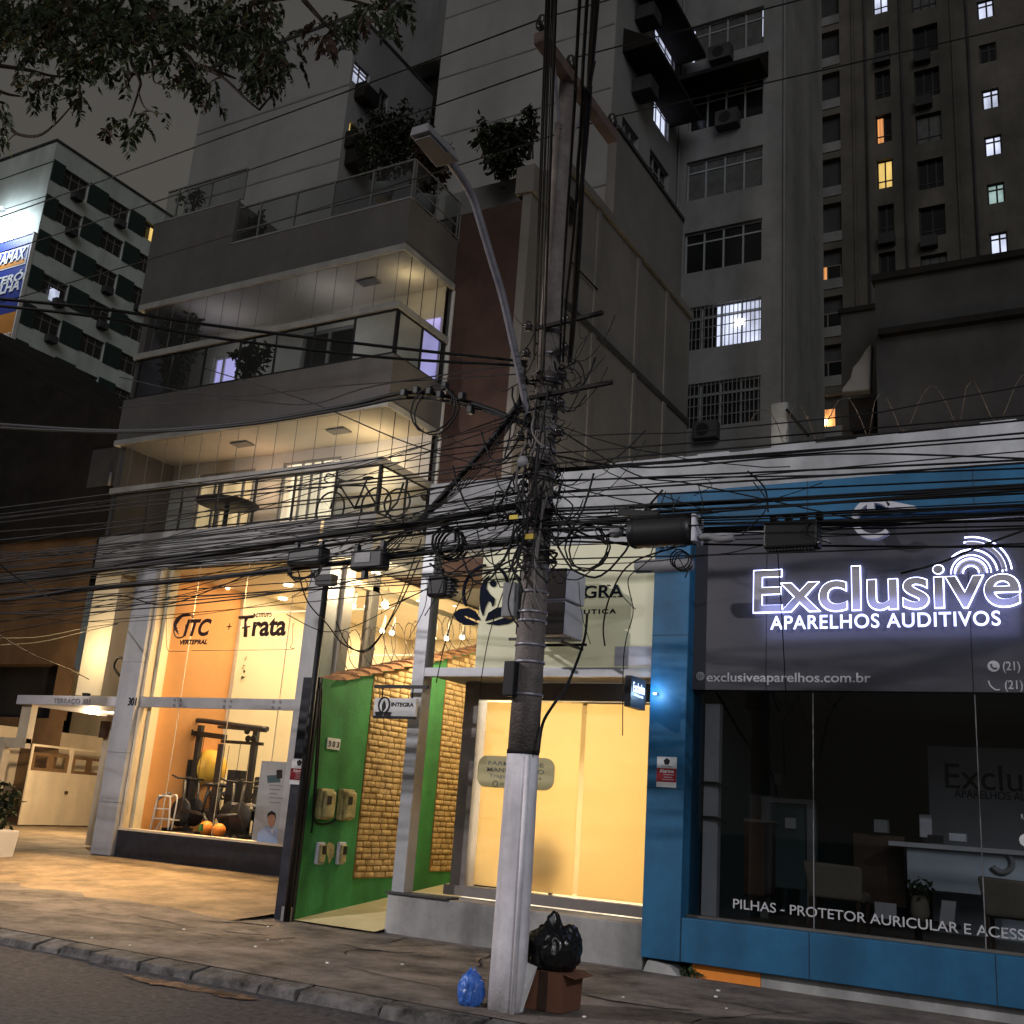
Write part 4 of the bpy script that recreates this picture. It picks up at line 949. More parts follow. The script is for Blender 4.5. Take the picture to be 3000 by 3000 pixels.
# thin black utility post at the corner
t = thing('service_post', 'thin black service post standing at the corner of the green wall', 'post', (-9.4,11.1,.13))
m = MB(); m.tube([(-9.355,11.18,.13),(-9.37,11.18,4.5)], .042, 8); m.build('shaft', K['black'], t)
m = MB(); m.box(-9.5,-9.22,11.1,11.24,4.44,4.58); m.tube([(-9.5,11.15,4.5),(-9.62,11.15,4.62)],.02,6); m.build('head', K['black'], t)
l = bpy.data.lights
point('passage_fill', (-8.6,13.4,4.2), 185, (1,.80,.50), .12, gw); point('passage_fill', (-8.5,16.6,4.4), 250, (1,.79,.46), .15, gw)  # added points without fittings, brighten the green wall and stone panels
t = thing('added_wall_lamp', 'added unseen warm bulkhead lamp behind the pharmacy post', 'lamp', (-8.05,14.0,4.3)); m = MB(); m.lathe((-8.02,14.0,4.3),[(.07,-.06),(.09,0),(.07,.06)],10); m.build('shade', K['bulb'], t)  # added lamp, an unseen source for the passage light
m = MB(); m.box(-8.02,-7.25,14.6,21,.5,4.9); m.box(-9.6,-7.0,20.0,20.2,.5,5.2)
t = thing('passage_end_wall', 'cream wall closing the right side and end of the passage', 'wall', (-8,17,.5)); m.build('render', K['cream'], t)

# ================================================================== PHARMACY SHOP
ph = thing('pharmacy_shop', 'pharmacy shopfront with yellow lit blinds, grey frame and backlit cream panel', 'shop', (-6.4,11.8,.13))
PI = Plane('Y', 11.5); PL = Plane('Y', 12.2)
m = MB(); m.box(-8.08,-4.69,11.5,12.12,.05,.585); m.build('plinth', K['plinth'], ph, bevel=.012)
m = MB(); m.box(-8.10,-7.2,11.47,11.75,.588,.61); m.build('plinth_cap', K['darkblk'], ph)
m = MB(); m.box(-8.04,-7.86,11.52,11.72,.612,4.9); m.build('front_post', K['frame'], ph)
m = MB(); m.box(-7.855,-4.69,11.52,11.62,3.26,3.37); m.build('transom', K['frame'], ph)
m = MB(); m.box(-7.855,-4.69,11.622,12.6,3.28,3.35); m.build('soffit', K['beige'], ph)
p0 = PL.px(1322,2560)[0]; p1 = PL.px(1368,2300)[0]
m = MB(); m.box(p0,p0+.22,12.18,12.4,.63,3.27); m.build('inner_post', K['frameb'], ph)
m = MB(); m.box(p0+.22,-4.69,12.2,12.3,3.05,3.27); m.build('head_frame', K['frameb'], ph); m = MB(); m.box(p0-.05,-4.69,12.12,12.34,.60,.72); m.build('sill_frame', K['frameb'], ph)
m = MB(); m.box(p0+.22,-4.69,12.13,12.2,.588,.598); m.build('light_gap', K['litcream'], ph)
m = MB(); xs = PL.px(1690,2300)[0]; m.box(p0+.28,xs-.032,12.30,12.306,.74,3.03); m.box(xs+.032,-4.6,12.312,12.318,.74,3.03); m.build('roller_blind', cloth_translucent('yellow_blind_cloth', (.82,.69,.45), .62), ph)
m = MB(); m.face([(p0+.22,12.26,.72),(-4.69,12.26,.72),(-4.69,12.26,3.05),(p0+.22,12.26,3.05)]); m.build('shop_glass', K['glass'], ph)
m = MB(); m.box(p0,-4.5,15.0,15.1,.55,3.3); m.box(p0-.02,-4.5,12.3,15.0,.53,.57); m.box(p0,p0+.02,12.41,15,.57,3.27); m.box(-4.6,-4.5,12.3,15,.57,3.27); m.build('inner_wall', K['cream'], ph)
m = MB(); m.box(p0,-4.5,12.35,15.1,3.36,3.44); m.build('inner_ceiling', K['ceil'], ph)
area('shop_light', (-6.1,13.6,3.2), (RAD(-25),0,0), 2.6, .8, 150, (1,.87,.66), ph)
area('shop_light', (-6.1,14.4,1.7), (RAD(-90),0,0), 2.6, 2.2, 104, (1,.87,.66), ph)
for (x,y,r,l) in ((1622,2525,.24,'round backed chair seen as a soft shadow behind the right blind'),(1290,2560,.2,'')):
    if not l: continue
    a = PY(x,y,12.6); t = thing('shadow_chair', l, 'chair', (a.x,12.6,.57)); m = MB(); m.lathe((a.x,12.52,a.z),[(0,-.02),(r*1.15,-.02),(r*1.2,.0),(r*1.15,.02),(0,.02)],20,'y'); m.build('backrest', K['black'], t)
    m = MB(); m.tube([(a.x,12.56,.6),(a.x,12.56,a.z)], .03, 6); m.build('stem', K['black'], t)
a = PY(1425,2560,12.6); t = thing('waiting_chair', 'low chair faintly visible behind the left blind', 'chair', (a.x,12.7,.57)); m = MB(); m.box(a.x-.25,a.x+.2,12.7,12.76,.6,1.0); m.build('backrest', K['black'], t, bevel=.04); m = MB(); m.box(a.x-.25,a.x+.2,12.77,13.2,.6,.95); m.build('seat', K['black'], t, bevel=.03)
# backlit upper panel and clear pane
f0 = PI.px(1392,1850)[0]
m = MB(); m.box(f0,-4.7,11.56,11.60,3.375,4.9); m.build('backlit_panel', K['film'], ph)
m = MB(); m.face([(-7.855,11.58,3.375),(f0-.005,11.58,3.375),(f0-.005,11.58,4.9),(-7.855,11.58,4.9)]); m.build('clear_pane', K['glass'], ph)
m = MB(); a = PI.rect(1797,1892,1912,1962); m.box(a[0],-4.7,11.55,11.558,3.39,a[3]); m.build('blue_sheet', K['lgrey'], ph)
PIl = Plane('Y', 11.555); IN = thing('pharmacy_lettering', 'navy leaf logo and serif lettering on the backlit pharmacy panel', 'sign', (-6.6,11.55,3.9))
def zc(x,y): return PIl.px(900+x/3.22, 1550+y/3.22)
def ipoly(pts, name): m = MB(); m.poly([zc(*q) for q in pts], PIl, -.018, 0); m.build(name, K['ntext'], IN)
ipoly(((1380,800),(1440,757),(1530,745),(1590,775),(1638,855),(1600,862),(1490,818),(1486,830),(1600,882),(1622,893),(1560,908),(1480,905),(1420,868)),'leaf_mark')
ipoly(((1685,868),(1715,792),(1790,745),(1870,733),(1950,745),(1930,790),(1760,848)),'leaf_mark'); ipoly(((1690,893),(1780,868),(1900,822),(1990,800),(1960,860),(1900,895),(1800,910)),'leaf_mark')
ipoly(((1722,438),(1702,500),(1692,560),(1722,610),(1772,655),(1766,710),(1750,732),(1740,692),(1710,680),(1682,740),(1662,820),(1640,760),(1632,660),(1640,560),(1672,480)),'figure_mark')
ipoly([(1758+30*math.cos(k*.4),516+32*math.sin(k*.4)) for k in range(16)],'head_mark')
m = MB(); c = zc(1690,580); R = abs(zc(1900,580)[0]-c[0])
for a0,a1 in ((-20,70),(95,215)):
    m.tube([PIl.at(c[0]+R*math.cos(RAD(a0+(a1-a0)*k/16)), c[1]+R*math.sin(RAD(a0+(a1-a0)*k/16)), -.02) for k in range(17)], .022, 6)
m.build('ring_mark', K['ntext'], IN)
a = PIl.px(1592,1764); b = PIl.px(1828,1712); text('lettering', 'INTEGRA', IN, K['ntext'], PIl, a[0], b[0], b[1]-.155, b[1], 0, .015, bold=.012)
m = MB()   # serifs
w_ = (b[0]-a[0])/7
for i in range(7):
    if i == 4: continue
    for z in (b[1]-.155, b[1]-.012):
        for s in ((.12,.42),(.56,.86)):
            if (i in (2,) and z < b[1]-.1 and s[0] > .5) or (i == 6 and z > b[1]-.1): continue
            PIl.box(m, a[0]+w_*(i+s[0]), a[0]+w_*(i+s[1]), z, z+.012, -.014, -.001)
m.build('serif', K['ntext'], IN)
a = PIl.px(1572,1802); b = PIl.px(1806,1783); text('lettering', 'FARMACÊUTICA', IN, K['ntext'], PIl, a[0], b[0], b[1]-.06, b[1]+.014, 0, .01, bold=.02, space=1.25)
# notice sticker on the blinds' glass; light through it painted as a glow
PS2 = Plane('Y', 12.25); c = thing('glass_notice', 'rounded grey green notice on the pharmacy glass', 'notice', PS2.at(*PS2.px(1510,2318)))
a = PS2.rect(1403,2212,1622,2318); r = .13; pts = []
for cx,cz,a0 in ((a[1]-r,a[3]-r,0),(a[0]+r,a[3]-r,90),(a[0]+r,a[2]+r,180),(a[1]-r,a[2]+r,270)):
    for k in range(7): t = RAD(a0+15*k); pts.append((cx+r*math.cos(t), cz+r*math.sin(t)))
m = MB(); m.poly(pts, PS2, -.004, 0); m.build('sheet', emit('notice_glow_film', (.62,.52,.26), .22, base=(.34,.30,.17)), c)
H_ = a[3]-a[2]
for s,l,h,x0,x1 in (('FARMÁCIA DE',.70,.16,.14,.86),('MANIPULAÇÃO',.46,.20,.13,.87),('Traga sua receita',.28,.15,.16,.84),('integra',.07,.10,.32,.6)):
    text('lettering', s, c, K['grey'], PS2, a[0]+(a[1]-a[0])*x0, a[0]+(a[1]-a[0])*x1, a[2]+H_*l, a[2]+H_*(l+h), -.006, .002, bold=.015 if l > .4 else 0)
m = MB(); q = (a[0]+(a[1]-a[0])*.25, a[2]+H_*.12); m.tube([PS2.at(q[0]+.035*math.cos(k*.45),q[1]+.035*math.sin(k*.45),-.007) for k in range(14)], .006, 5, closed=True); m.build('phone_icon', K['grey'], c)
# hanging sign
PH = Plane('Y', 11.35); a = PH.rect(1101,2046,1218,2098); hs_ = thing('hanging_sign', 'small white hanging sign reading INTEGRA beside the grey post', 'sign', PH.at((a[0]+a[1])/2,a[2]))
z1 = PH.px(1160,2046)[1]; z0 = PH.px(1160,2098)[1]; x0 = a[0]; x1 = a[1]
m = MB(); PH.box(m, x0, x1, z0, z1, -.02, .02); m.build('board', K['wtext'], hs_)
m = MB(); zt = PH.px(1160,2012)[1]; PH.box(m, x0-.03, x1+.15, zt-.02, zt+.02, -.02, .02)
for x in (x0+.1, x1-.08): m.tube([PH.at(x,z1,0),PH.at(x,zt,0)], .009, 5)
PH.box(m, x0, x1, z0-.035, z0-.002, -.024, .024); m.build('bracket', K['black'], hs_)
text('lettering', 'INTEGRA', hs_, K['black'], PH, x0+(x1-x0)*.42, x1-.03, z0+(z1-z0)*.52, z0+(z1-z0)*.76, -.022, .004, bold=.03)
m = MB(); cx = x0+.16; cz = z0+(z1-z0)*.6
m.tube([PH.at(cx+.085*math.cos(k*.4),cz+.10*math.sin(k*.4),-.024) for k in range(16)], .012, 5, closed=True)
m.poly([(cx-.02,cz-.09),(cx-.03,cz),(cx+.0,cz+.06),(cx+.02,cz+.02),(cx+.03,cz-.03),(cx+.01,cz-.06)], PH, -.03, -.021)
for s in (-1,1): m.poly([(cx,cz-.12),(cx+s*.06,cz-.085),(cx+s*.13,cz-.09),(cx+s*.11,cz-.145),(cx+s*.05,cz-.16)], PH, -.03, -.021)
m.build('leaf_logo', K['black'], hs_)
# two stacked condensers in a cage
t = thing('condenser_cage', 'two stacked air conditioner condensers in a bracket on the pharmacy front', 'air conditioner', (-5.85,11.2,3.5))
for z0,z1 in ((3.66,4.05),(4.08,4.45)):
    m = MB(); m.box(-6.2,-5.56,10.92,11.42,z0,z1); f = m.build('condenser', K['lgrey'], t, bevel=.015)
    m = MB(); m.box(-6.19,-5.57,10.90,10.919,z0+.01,z1-.01); m.lathe((-5.95,10.89,(z0+z1)/2),[(.15,0),(.15,.015)],18,'y'); m.build('front_grille', K['soot'], f)
m = MB()
for y in (10.95,11.4): m.bar((-6.3,y,3.62),(-5.5,y,3.62),.03)
for x in (-6.15,-5.6): m.bar((x,10.9,3.58),(x,11.5,3.58),.03)
m.build('bracket', K['black'], t)
# weathered parapet over both shops
t = thing('parapet_wall', 'weathered grey white parapet wall above both shopfronts', 'wall', (-3,11.8,4.9))
m = MB(); rr = random.Random(9); m.box(-8.06,4.5,11.56,11.9,4.905,5.86); x = -8.06
while x < 4.5:
    L = rr.uniform(.15,.5); m.box(x,min(x+L,4.5),11.565,11.895,5.86,5.875+rr.uniform(0,.035)+(x+8)*.008); x += L
m.build('render', K['parapet'], t)
m = MB(); m.box(-8.06,4.5,11.58,11.9,5.83,5.85); m.build('dark_edge', K['soot'], t)

# ================================================================== BLUE HEARING-AID SHOP
bs = thing('blue_shop', 'hearing aid shop with bright blue portal frame and dark sign panel', 'shop', (-1,11.8,.13))
PEx = Plane('Y', 11.5)
m = MB(); m.box(-4.685,-4.245,11.43,12.0,.27,5.43); m.box(-4.245,4.4,11.43,11.9,4.97,5.43); m.box(-4.245,4.4,11.43,11.9,.275,.71); m.build('portal_frame', K['blue'], bs, bevel=.008)
for (x0,x1,z0,z1) in ((-4.685,-4.245,2.02,2.026),(-4.685,-4.245,3.72,3.726),(-2.9,-2.894,.275,.71),(-1.2,-1.194,.275,.71),(-2.9,-2.894,4.97,5.43),(-1.2,-1.194,4.97,5.43),(-4.24,-4.234,.275,.71)):
    m = MB(); m.box(x0,x1,11.427,11.431,z0,z1); m.build('cladding_seam', K['navy'], bs)
m = MB(); m.box(-4.244,4.4,11.60,11.70,3.13,4.968); pnl = m.build('sign_panel', K['panel'], bs)
for sx in (-3.4,-1.3): m = MB(); m.box(sx-.004,sx+.003,11.597,11.60,3.13,4.96); m.build('panel_seam', K['black'], pnl)
m = MB(); m.face([(-4.244,11.66,.71),(4.4,11.66,.71),(4.4,11.66,3.13),(-4.244,11.66,3.13)]); m.build('shop_glass', K['glass'], bs)
m = MB(); m.box(-4.244,4.4,11.58,11.72,.712,.735); m.build('glass_channel', K['tan'], bs)
for x in (PEx.px(2372,2350)[0], PEx.px(2853,2100)[0]): m = MB(); m.box(x-.005,x+.005,11.652,11.668,.735,3.12); m.build('glass_joint', K['grey'], bs)
m = MB(); a = PEx.px(2025,2850)[0]; b = PEx.px(2228,2870)[0]; m.box(b,4.4,11.52,11.8,.1,.268); m.build('base_strip', K['plinth'], bs)
m = MB(); m.box(a,b-.005,11.515,11.8,.1,.268); m.build('orange_base_strip', K['orangeb'], bs)
# backlit lettering
PE = Plane('Y', 11.56); ls = thing('backlit_sign', 'white backlit sign lettering on the dark panel of the blue shop', 'sign', (-2.2,11.55,3.5))
a = PE.px(2209,1796); b = PE.px(2990,1775); tz = PE.px(2511,1660)[1]
bz = (a[1]+b[1])/2
text('letter_faces', 'Exclusive', ls, K['letter'], PE, a[0], b[0], bz, tz, -.012, .006, bold=.012)
text('led_rim', 'Exclusive', ls, K['neon'], PE, a[0]-.012, b[0]+.012, bz-.012, tz+.012, 0, outline=.0115, bold=.012)
a = PE.px(2258,1842); b = PE.px(2933,1838); tz2 = PE.px(2258,1806)[1]
text('small_letters', 'APARELHOS AUDITIVOS', ls, K['neon2'], PE, a[0], b[0], (a[1]+b[1])/2, (tz2), -.012, .01, bold=.012, space=1.1)
c = PE.px(2845,1680); k1 = abs(PE.px(2945,1680)[0]-c[0])/100
m = MB(); n = MB()
for r,a0,a1,th in ((24,0,180,3.2),(48,0,180,3.6),(60,0,180,2.6),(78,5,135,3.4),(93,0,95,2.8),(104,2,100,3),(120,4,97,3)):
    m.tube([PE.at(c[0]+r*k1*math.cos(RAD(a0+(a1-a0)*q/20)), c[1]+r*k1*math.sin(RAD(a0+(a1-a0)*q/20)), -.012) for q in range(21)], th*k1*.75, 6)
for r,a0,a1 in ((36,0,180),(98,4,96)):
    n.tube([PE.at(c[0]+r*k1*math.cos(RAD(a0+(a1-a0)*q/20)), c[1]+r*k1*math.sin(RAD(a0+(a1-a0)*q/20)), -.005) for q in range(21)], 8*k1, 6)
m.build('sound_waves', K['neon'], ls); n.build('wave_faces', K['letter'], ls)
area('sign_glow', (-2.15,11.50,3.9), (RAD(90),0,0), 2.6, .4, 5, (.42,.46,1.0), ls)
vt = thing('vinyl_lettering', 'silver web address and phone lettering along the foot of the dark panel', 'sign', (-2,11.6,3.2))
PV = Plane('Y', 11.598)
def vtx(s,x0,y0,x1,y1,P=PV,par=vt,mk='gtext',**k):
    a = P.px(x0,y1); b = P.px(x1,y0); text('lettering', s, par, K[mk], P, a[0], b[0], a[1], max(b[1], a[1]+.02), 0, .003, **k)
a = PV.px(2070,2000); b = PV.px(2551,1997); tzz = PV.px(2250,1971)[1]
text('lettering', 'exclusiveaparelhos.com.br', vt, K['gtext'], PV, a[0], b[0], a[1]-.02, tzz, 0, .003, bold=.012)
vtx('(21)',2939,1938,2988,1972,bold=.01); vtx('(21)',2945,1993,2996,2027,bold=.01)
def ring_px(P, x, y, rpx, rw, par, mk, name, fill=False, d=-.004):
    c = P.px(x,y); R = abs(P.px(x+rpx,y)[0]-c[0]); m = MB()
    if fill: m.poly([(c[0]+R*math.cos(k*.3),c[1]+R*math.sin(k*.3)) for k in range(21)], P, d, d+.003)
    else: m.tube([P.at(c[0]+R*math.cos(k*.3),c[1]+R*math.sin(k*.3),d) for k in range(21)], rw, 5, closed=True)
    m.build(name, K[mk], par); return c,R
c,R = ring_px(PV,2052,1981,11,.006,vt,'gtext','globe_icon')
m = MB()
for s in (-.5,0,.5): m.tube([PV.at(c[0]-R*math.sqrt(1-s*s),c[1]+R*s,-.004),PV.at(c[0]+R*math.sqrt(1-s*s),c[1]+R*s,-.004)], .004, 4)
m.tube([PV.at(c[0],c[1]-R,-.004),PV.at(c[0],c[1]+R,-.004)], .004, 4); m.tube([PV.at(c[0]+R*.5*math.cos(k*.5),c[1]+R*math.sin(k*.5),-.004) for k in range(13)], .004, 4, closed=True); m.build('globe_lines', K['gtext'], vt)
c,R = ring_px(PV,2911,1952,18,.01,vt,'gtext','chat_icon',True)
m = MB(); m.tube(spline([PV.at(c[0]-R*.4,c[1]+R*.45,-.006),PV.at(c[0]-R*.3,c[1]-R*.1,-.006),PV.at(c[0]+R*.1,c[1]-R*.4,-.006),PV.at(c[0]+R*.5,c[1]-R*.35,-.006)],5), R*.14, 5); m.build('handset_mark', K['panel'], vt)
c = PV.px(2913,2008); m = MB(); m.tube(spline([PV.at(c[0]-R*.9,c[1]+R*.8,-.006),PV.at(c[0]-R*.6,c[1]-R*.1,-.006),PV.at(c[0]+R*.2,c[1]-R*.8,-.006),PV.at(c[0]+R*.9,c[1]-R*.8,-.006)],5), R*.16, 5); m.build('handset_icon', K['gtext'], vt)
# big pale ring emblem on the beam
em = MB(); PM = Plane('Y', 11.33); c = PM.px(2560,1520); R = abs(PM.px(2625,1520)[0]-c[0])
pts = []
for k in range(25): t = RAD(38+k*11.5); pts.append((c[0]+R*math.cos(t), c[1]+R*math.sin(t)))
for k in range(24,-1,-1): t = RAD(38+k*11.5); q = R*(.78-.06*math.sin(k*.13)); pts.append((c[0]+q*math.cos(t), c[1]+q*math.sin(t)))
em.poly(pts, PM, -.03, .06)
em.poly([(c[0]+R*.55,c[1]+R*.85),(c[0]+R*1.9,c[1]+R*.45),(c[0]+R*1.9,c[1]+R*.32),(c[0]+R*.72,c[1]+R*.42)], PM, -.03, .06); PM.box(em, c[0]-R*.28, c[0]+R*.05, c[1]+R*.35, c[1]+R*.74, -.028, .05)
o = em.build('ring_emblem', K['lgrey']); tag(o, 'pale broken ring emblem with a pointed tail on the blue beam', 'emblem')
# window lettering
PT = Plane('Y', 11.655); gl = thing('glass_lettering', 'white lettering along the bottom of the blue shop window', 'sign', (-2.5,11.65,.9))
a = PT.px(2148,2652); b = PT.px(3004,2766); tt = PT.px(2150,2624)[1]
text('lettering', 'PILHAS - PROTETOR AURICULAR E ACESS', gl, K['gtext'], PT, a[0], b[0], (a[1]+b[1])/2, (a[1]+b[1])/2+(tt-a[1]), 0, .002, bold=.005)
ring_px(PT,3006,2462,20,.01,gl,'wtext','round_sticker',True); vtx('R',2992,2385,2999,2400,PT,gl,'wtext')
# blade sign
bl_ = thing('blade_sign', 'small lit blade sign projecting beside the blue pillar', 'sign', (-4.76,11.2,2.9))
m = MB(); m.box(-4.80,-4.725,10.98,11.40,2.86,3.2); m.build('box', K['navy'], bl_)
PBd = Plane('X', -4.722)
text('lettering', 'Exclusive', bl_, K['neon2'], PBd, 11.03, 11.36, 3.03, 3.14, 0, .002, bold=.02); text('lettering', 'APARELHOS', bl_, K['neon2'], PBd, 11.05, 11.32, 2.985, 3.01, 0, .002)
m = MB(); m.box(-4.80,-4.725,11.401,11.428,2.95,3.1); m.build('bracket', K['black'], bl_)
m = MB(); m.lathe((-4.60,11.37,3.05),[(.0,-.012),(.02,-.01),(.02,.01),(0,.012)],8); m.build('led', emit('blue_white_led', (.5,.75,1), 9), bl_)
point('blade_glow', (-4.60,11.30,3.05), 5.0, (.45,.72,1), .03, bl_)
# round tube lying on the cables in front of the panel
m = MB(); m.tube([(-4.6,10.7,4.36),(-3.95,10.7,4.36)], .075, 16, cap=False); m.tube([(-3.95,10.7,4.36),(-4.59,10.7,4.36)], .062, 16, cap=True)
o = m.build('drain_tube', K['grey'], fix=False); tag(o, 'grey open ended tube slung in front of the dark sign panel', 'tube')
# interior seen through the dark glass
it = thing('reception_wall', 'blue grey reception wall with dark lettering inside the blue shop', 'wall', (0,15,.6)); PR = Plane('Y', 15.0)
a = PR.px(2717,2185); m = MB(); PR.box(m, a[0], 3.5, .6, a[1], 0, .1); m.build('panel', K['bluegrey'], it)
a = PR.px(2770,2308); b = PR.px(3040,2252); text('lettering', 'Exclus', it, K['ntext'], PR, a[0], b[0], b[1]-.29, b[1]+.02, -.003, .01)
a = PR.px(2797,2340); b = PR.px(3010,2318); text('lettering', 'APARELHOS AU', it, K['ntext'], PR, a[0], b[0], b[1]-.12, b[1]-.02, -.003, .01)
t = thing('shop_interior', 'dark teal room inside the blue shop', 'room', (0,14,.6))
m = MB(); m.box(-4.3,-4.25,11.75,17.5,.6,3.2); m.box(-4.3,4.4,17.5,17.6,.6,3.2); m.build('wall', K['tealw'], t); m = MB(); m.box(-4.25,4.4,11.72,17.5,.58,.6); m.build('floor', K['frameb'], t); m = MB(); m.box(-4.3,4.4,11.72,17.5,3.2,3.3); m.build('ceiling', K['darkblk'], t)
t = thing('inner_door_frame', 'pale door frame with black pull handles inside the blue shop at left', 'door', (-4.1,11.9,.7)); m = MB(); m.box(-4.17,-4.0,11.85,11.95,.7,3.0); m.build('jamb', K['lgrey'], t)
m = MB()
for z in (1.75,2.12): m.tube([(-4.18,11.8,z),(-4.0,11.78,z),(-3.88,11.8,z-.05)], .02, 6)
m.build('handle', K['black'], t)
def fbox(name, label, cat, mk, x0,y0,x1,y1,Y,dep, part='carcass'):
    P = Plane('Y', Y); a = P.rect(x0,y0,x1,y1); t = thing(name, label, cat, P.at((a[0]+a[1])/2, max(a[2],.6))); m = MB(); P.box(m, a[0],a[1],max(a[2],.6),a[3],0,dep); m.build(part, K[mk], t, bevel=.01); return t,P,a
t,P,a = fbox('cabinet','dark brown cabinet with red stripe inside the blue shop','cabinet','dkwood',2105,2400,2238,2625,13.6,.5); m = MB(); P.box(m, a[0]+.08,a[0]+.16,a[2]+.1,a[3]-.05,-.012,0); m.build('red_stripe', K['red'], t); m = MB(); P.box(m, a[0]-.02,a[1]+.04,a[3],a[3]+.03,-.02,.52); m.build('top', K['frameb'], t)
t,P,a = fbox('shelf_unit','grey framed shelf unit with blue back inside the blue shop','shelf','tealw',2245,2350,2380,2610,14.2,.3,'back'); m = MB()
for u in (a[0],a[1]): P.box(m,u-.05,u+.05,.6,a[3]+.05,-.06,0)
P.box(m,a[0]-.05,a[1]+.05,a[3],a[3]+.06,-.061,-.001); m.build('frame', K['grey'], t)
t,P,a = fbox('brown_screen','dark wooden divider panel left of the reception counter','panel','dkwood',2498,2440,2652,2660,14.0,.1,'board')
t,P,a = fbox('reception_counter','pale grey reception counter inside the blue shop','counter','bluegrey',2655,2480,3060,2640,13.6,.5,'front'); m = MB(); P.box(m,a[0]-.18,a[1],a[3],a[3]+.05,-.1,.55); m.build('counter_top', K['lgrey'], t)
m = MB(); q = P.px(2935,2525); m.tube([P.at(q[0]+.11*math.cos(RAD(k*15-150)),q[1]+.11*math.sin(RAD(k*15-150)),-.02) for k in range(19)], .035, 6); m.build('ear_mark', K['grey'], t)
m = MB(); q = P.px(2735,2462); m.box(q[0]-.08,q[0]+.08,13.7,13.8,q[1]-.03,q[1]+.06); o = m.build('desk_phone', K['black']); tag(o,'small black phone on the reception counter','phone')
t,P,a = fbox('monitor','dark monitor at the counter edge inside the blue shop','monitor','lgrey',2692,2385,2730,2455,14.2,.05,'screen'); m = MB(); P.box(m,(a[0]+a[1])/2-.03,(a[0]+a[1])/2+.03,a[2]-.12,a[2],0,.04); m.build('stand', K['black'], t)
def pchair(x0,y0,x1,y1,Y,label):
    P = Plane('Y', Y); a = P.rect(x0,y0,x1,y1); t = thing('upholstered_chair', label, 'chair', P.at((a[0]+a[1])/2,.6), 'upholstered chairs inside the blue shop')
    m = MB(); m.hexa([P.at(a[0]+.05,1.0,-.02),P.at(a[1]-.02,1.0,-.02),P.at(a[1]-.02,1.0,.08),P.at(a[0]+.05,1.0,.08),P.at(a[0],a[3],-.12),P.at(a[1],a[3]-.02,-.12),P.at(a[1],a[3]-.02,-.03),P.at(a[0],a[3],-.03)]); m.build('backrest', K['chair'], t, bevel=.03)
    m = MB(); P.box(m,a[0]+.03,a[1]-.03,.98,1.08,.08,.5); m.build('seat', K['chair'], t, bevel=.03)
    for u in (a[0]+.06,a[1]-.06):
        for d in (.0,.46): m = MB(); P.box(m,u-.02,u+.02,.6,1.0,d,d+.04); m.build('leg', K['dkwood'], t)
pchair(2358,2520,2533,2740,12.4,'beige upholstered chair with its back to the blue shop window, left one')
pchair(2866,2565,3040,2800,12.2,'beige upholstered chair at the right edge of the blue shop window')
t = thing('display_table', 'small dark table under the vase inside the blue shop', 'table', (-1.6,12.7,.6)); q = PY(2690,2700,12.6); m = MB(); m.lathe((q.x,12.6,q.z-.03),[(.42,0),(.42,.03)],20); m.build('table_top', K['darkblk'], t); m = MB(); m.tube([(q.x,12.6,.6),(q.x,12.6,q.z-.03)],.04,8); m.build('pedestal', K['black'], t)
q2 = Vector((q.x+.02,12.6,q.z)); t = thing('vase', 'pale vase of green sprigs on the table in the blue shop', 'vase', q2); m = MB(); m.lathe(q2,[(.06,0),(.10,.08),(.09,.2),(.06,.26)],12); m.build('jar', K['chair'], t); m = MB(); leaves(m, q2+Vector((0,0,.34)), (.14,.12,.12), 70, .08, random.Random(2)); m.build('sprigs', K['leaf'], t, fix=False)
m = MB(); m.hexa([(q.x+.22,12.5,q.z),(q.x+.36,12.5,q.z),(q.x+.36,12.56,q.z),(q.x+.22,12.56,q.z),(q.x+.25,12.54,q.z+.24),(q.x+.39,12.54,q.z+.24),(q.x+.39,12.57,q.z+.24),(q.x+.25,12.57,q.z+.24)]); o = m.build('price_card', K['lgrey']); tag(o, 'pale leaning card right of the vase in the blue shop', 'card')
m = MB(); m.box(q.x-.42,q.x-.2,12.5,12.52,q.z-.05,q.z+.16); o = m.build('white_card', K['lgrey']); tag(o, 'white card standing left of the vase in the blue shop', 'card')
# security stickers
def sticker(P, x0,y0,x1,y1, label, d):
    a = P.rect(x0,y0,x1,y1); t = thing('alarm_sticker', label, 'sticker', P.at((a[0]+a[1])/2,a[2]), 'alarm company stickers'); u0,u1,v0,v1 = a; h = v1-v0
    m = MB(); P.box(m,u0,u1,v0,v1,d-.004,d); m.build('sheet', K['wtext'], t)
    m = MB(); P.box(m,u0,u1,v0+h*.17,v0+h*.62,d-.007,d-.0045); m.build('red_band', K['red'], t)
    cx = (u0+u1)/2; cz = v0+h*.84; m = MB(); m.poly([(cx+(u1-u0)*.17*math.sin(k*1.2566),cz+(u1-u0)*.17*math.cos(k*1.2566)) for k in range(5)], P, d-.008, d-.0045); m.build('pentagon_mark', K['black'], t)
    text('lettering','Alarme',t,K['wtext'],P,u0+(u1-u0)*.15,u1-(u1-u0)*.12,v0+h*.47,v0+h*.59,d-.0075,.002,bold=.02)
    m = MB()
    for k,(p,q) in enumerate(((.35,.9),(.38,.8),(.3,.9))): P.box(m,u0+(u1-u0)*p,u0+(u1-u0)*q,v0+h*(.4-k*.08),v0+h*(.42-k*.08),d-.009,d-.0072)
    P.box(m,u0+(u1-u0)*.25,u0+(u1-u0)*.75,v0+h*.67,v0+h*.70,d-.009,d-.0045); m.build('small_print', K['lgrey'], t)
sticker(Plane('Y',11.25), 857,2222,893,2300, 'red and white alarm sticker on the black end of the green wall', -.001)
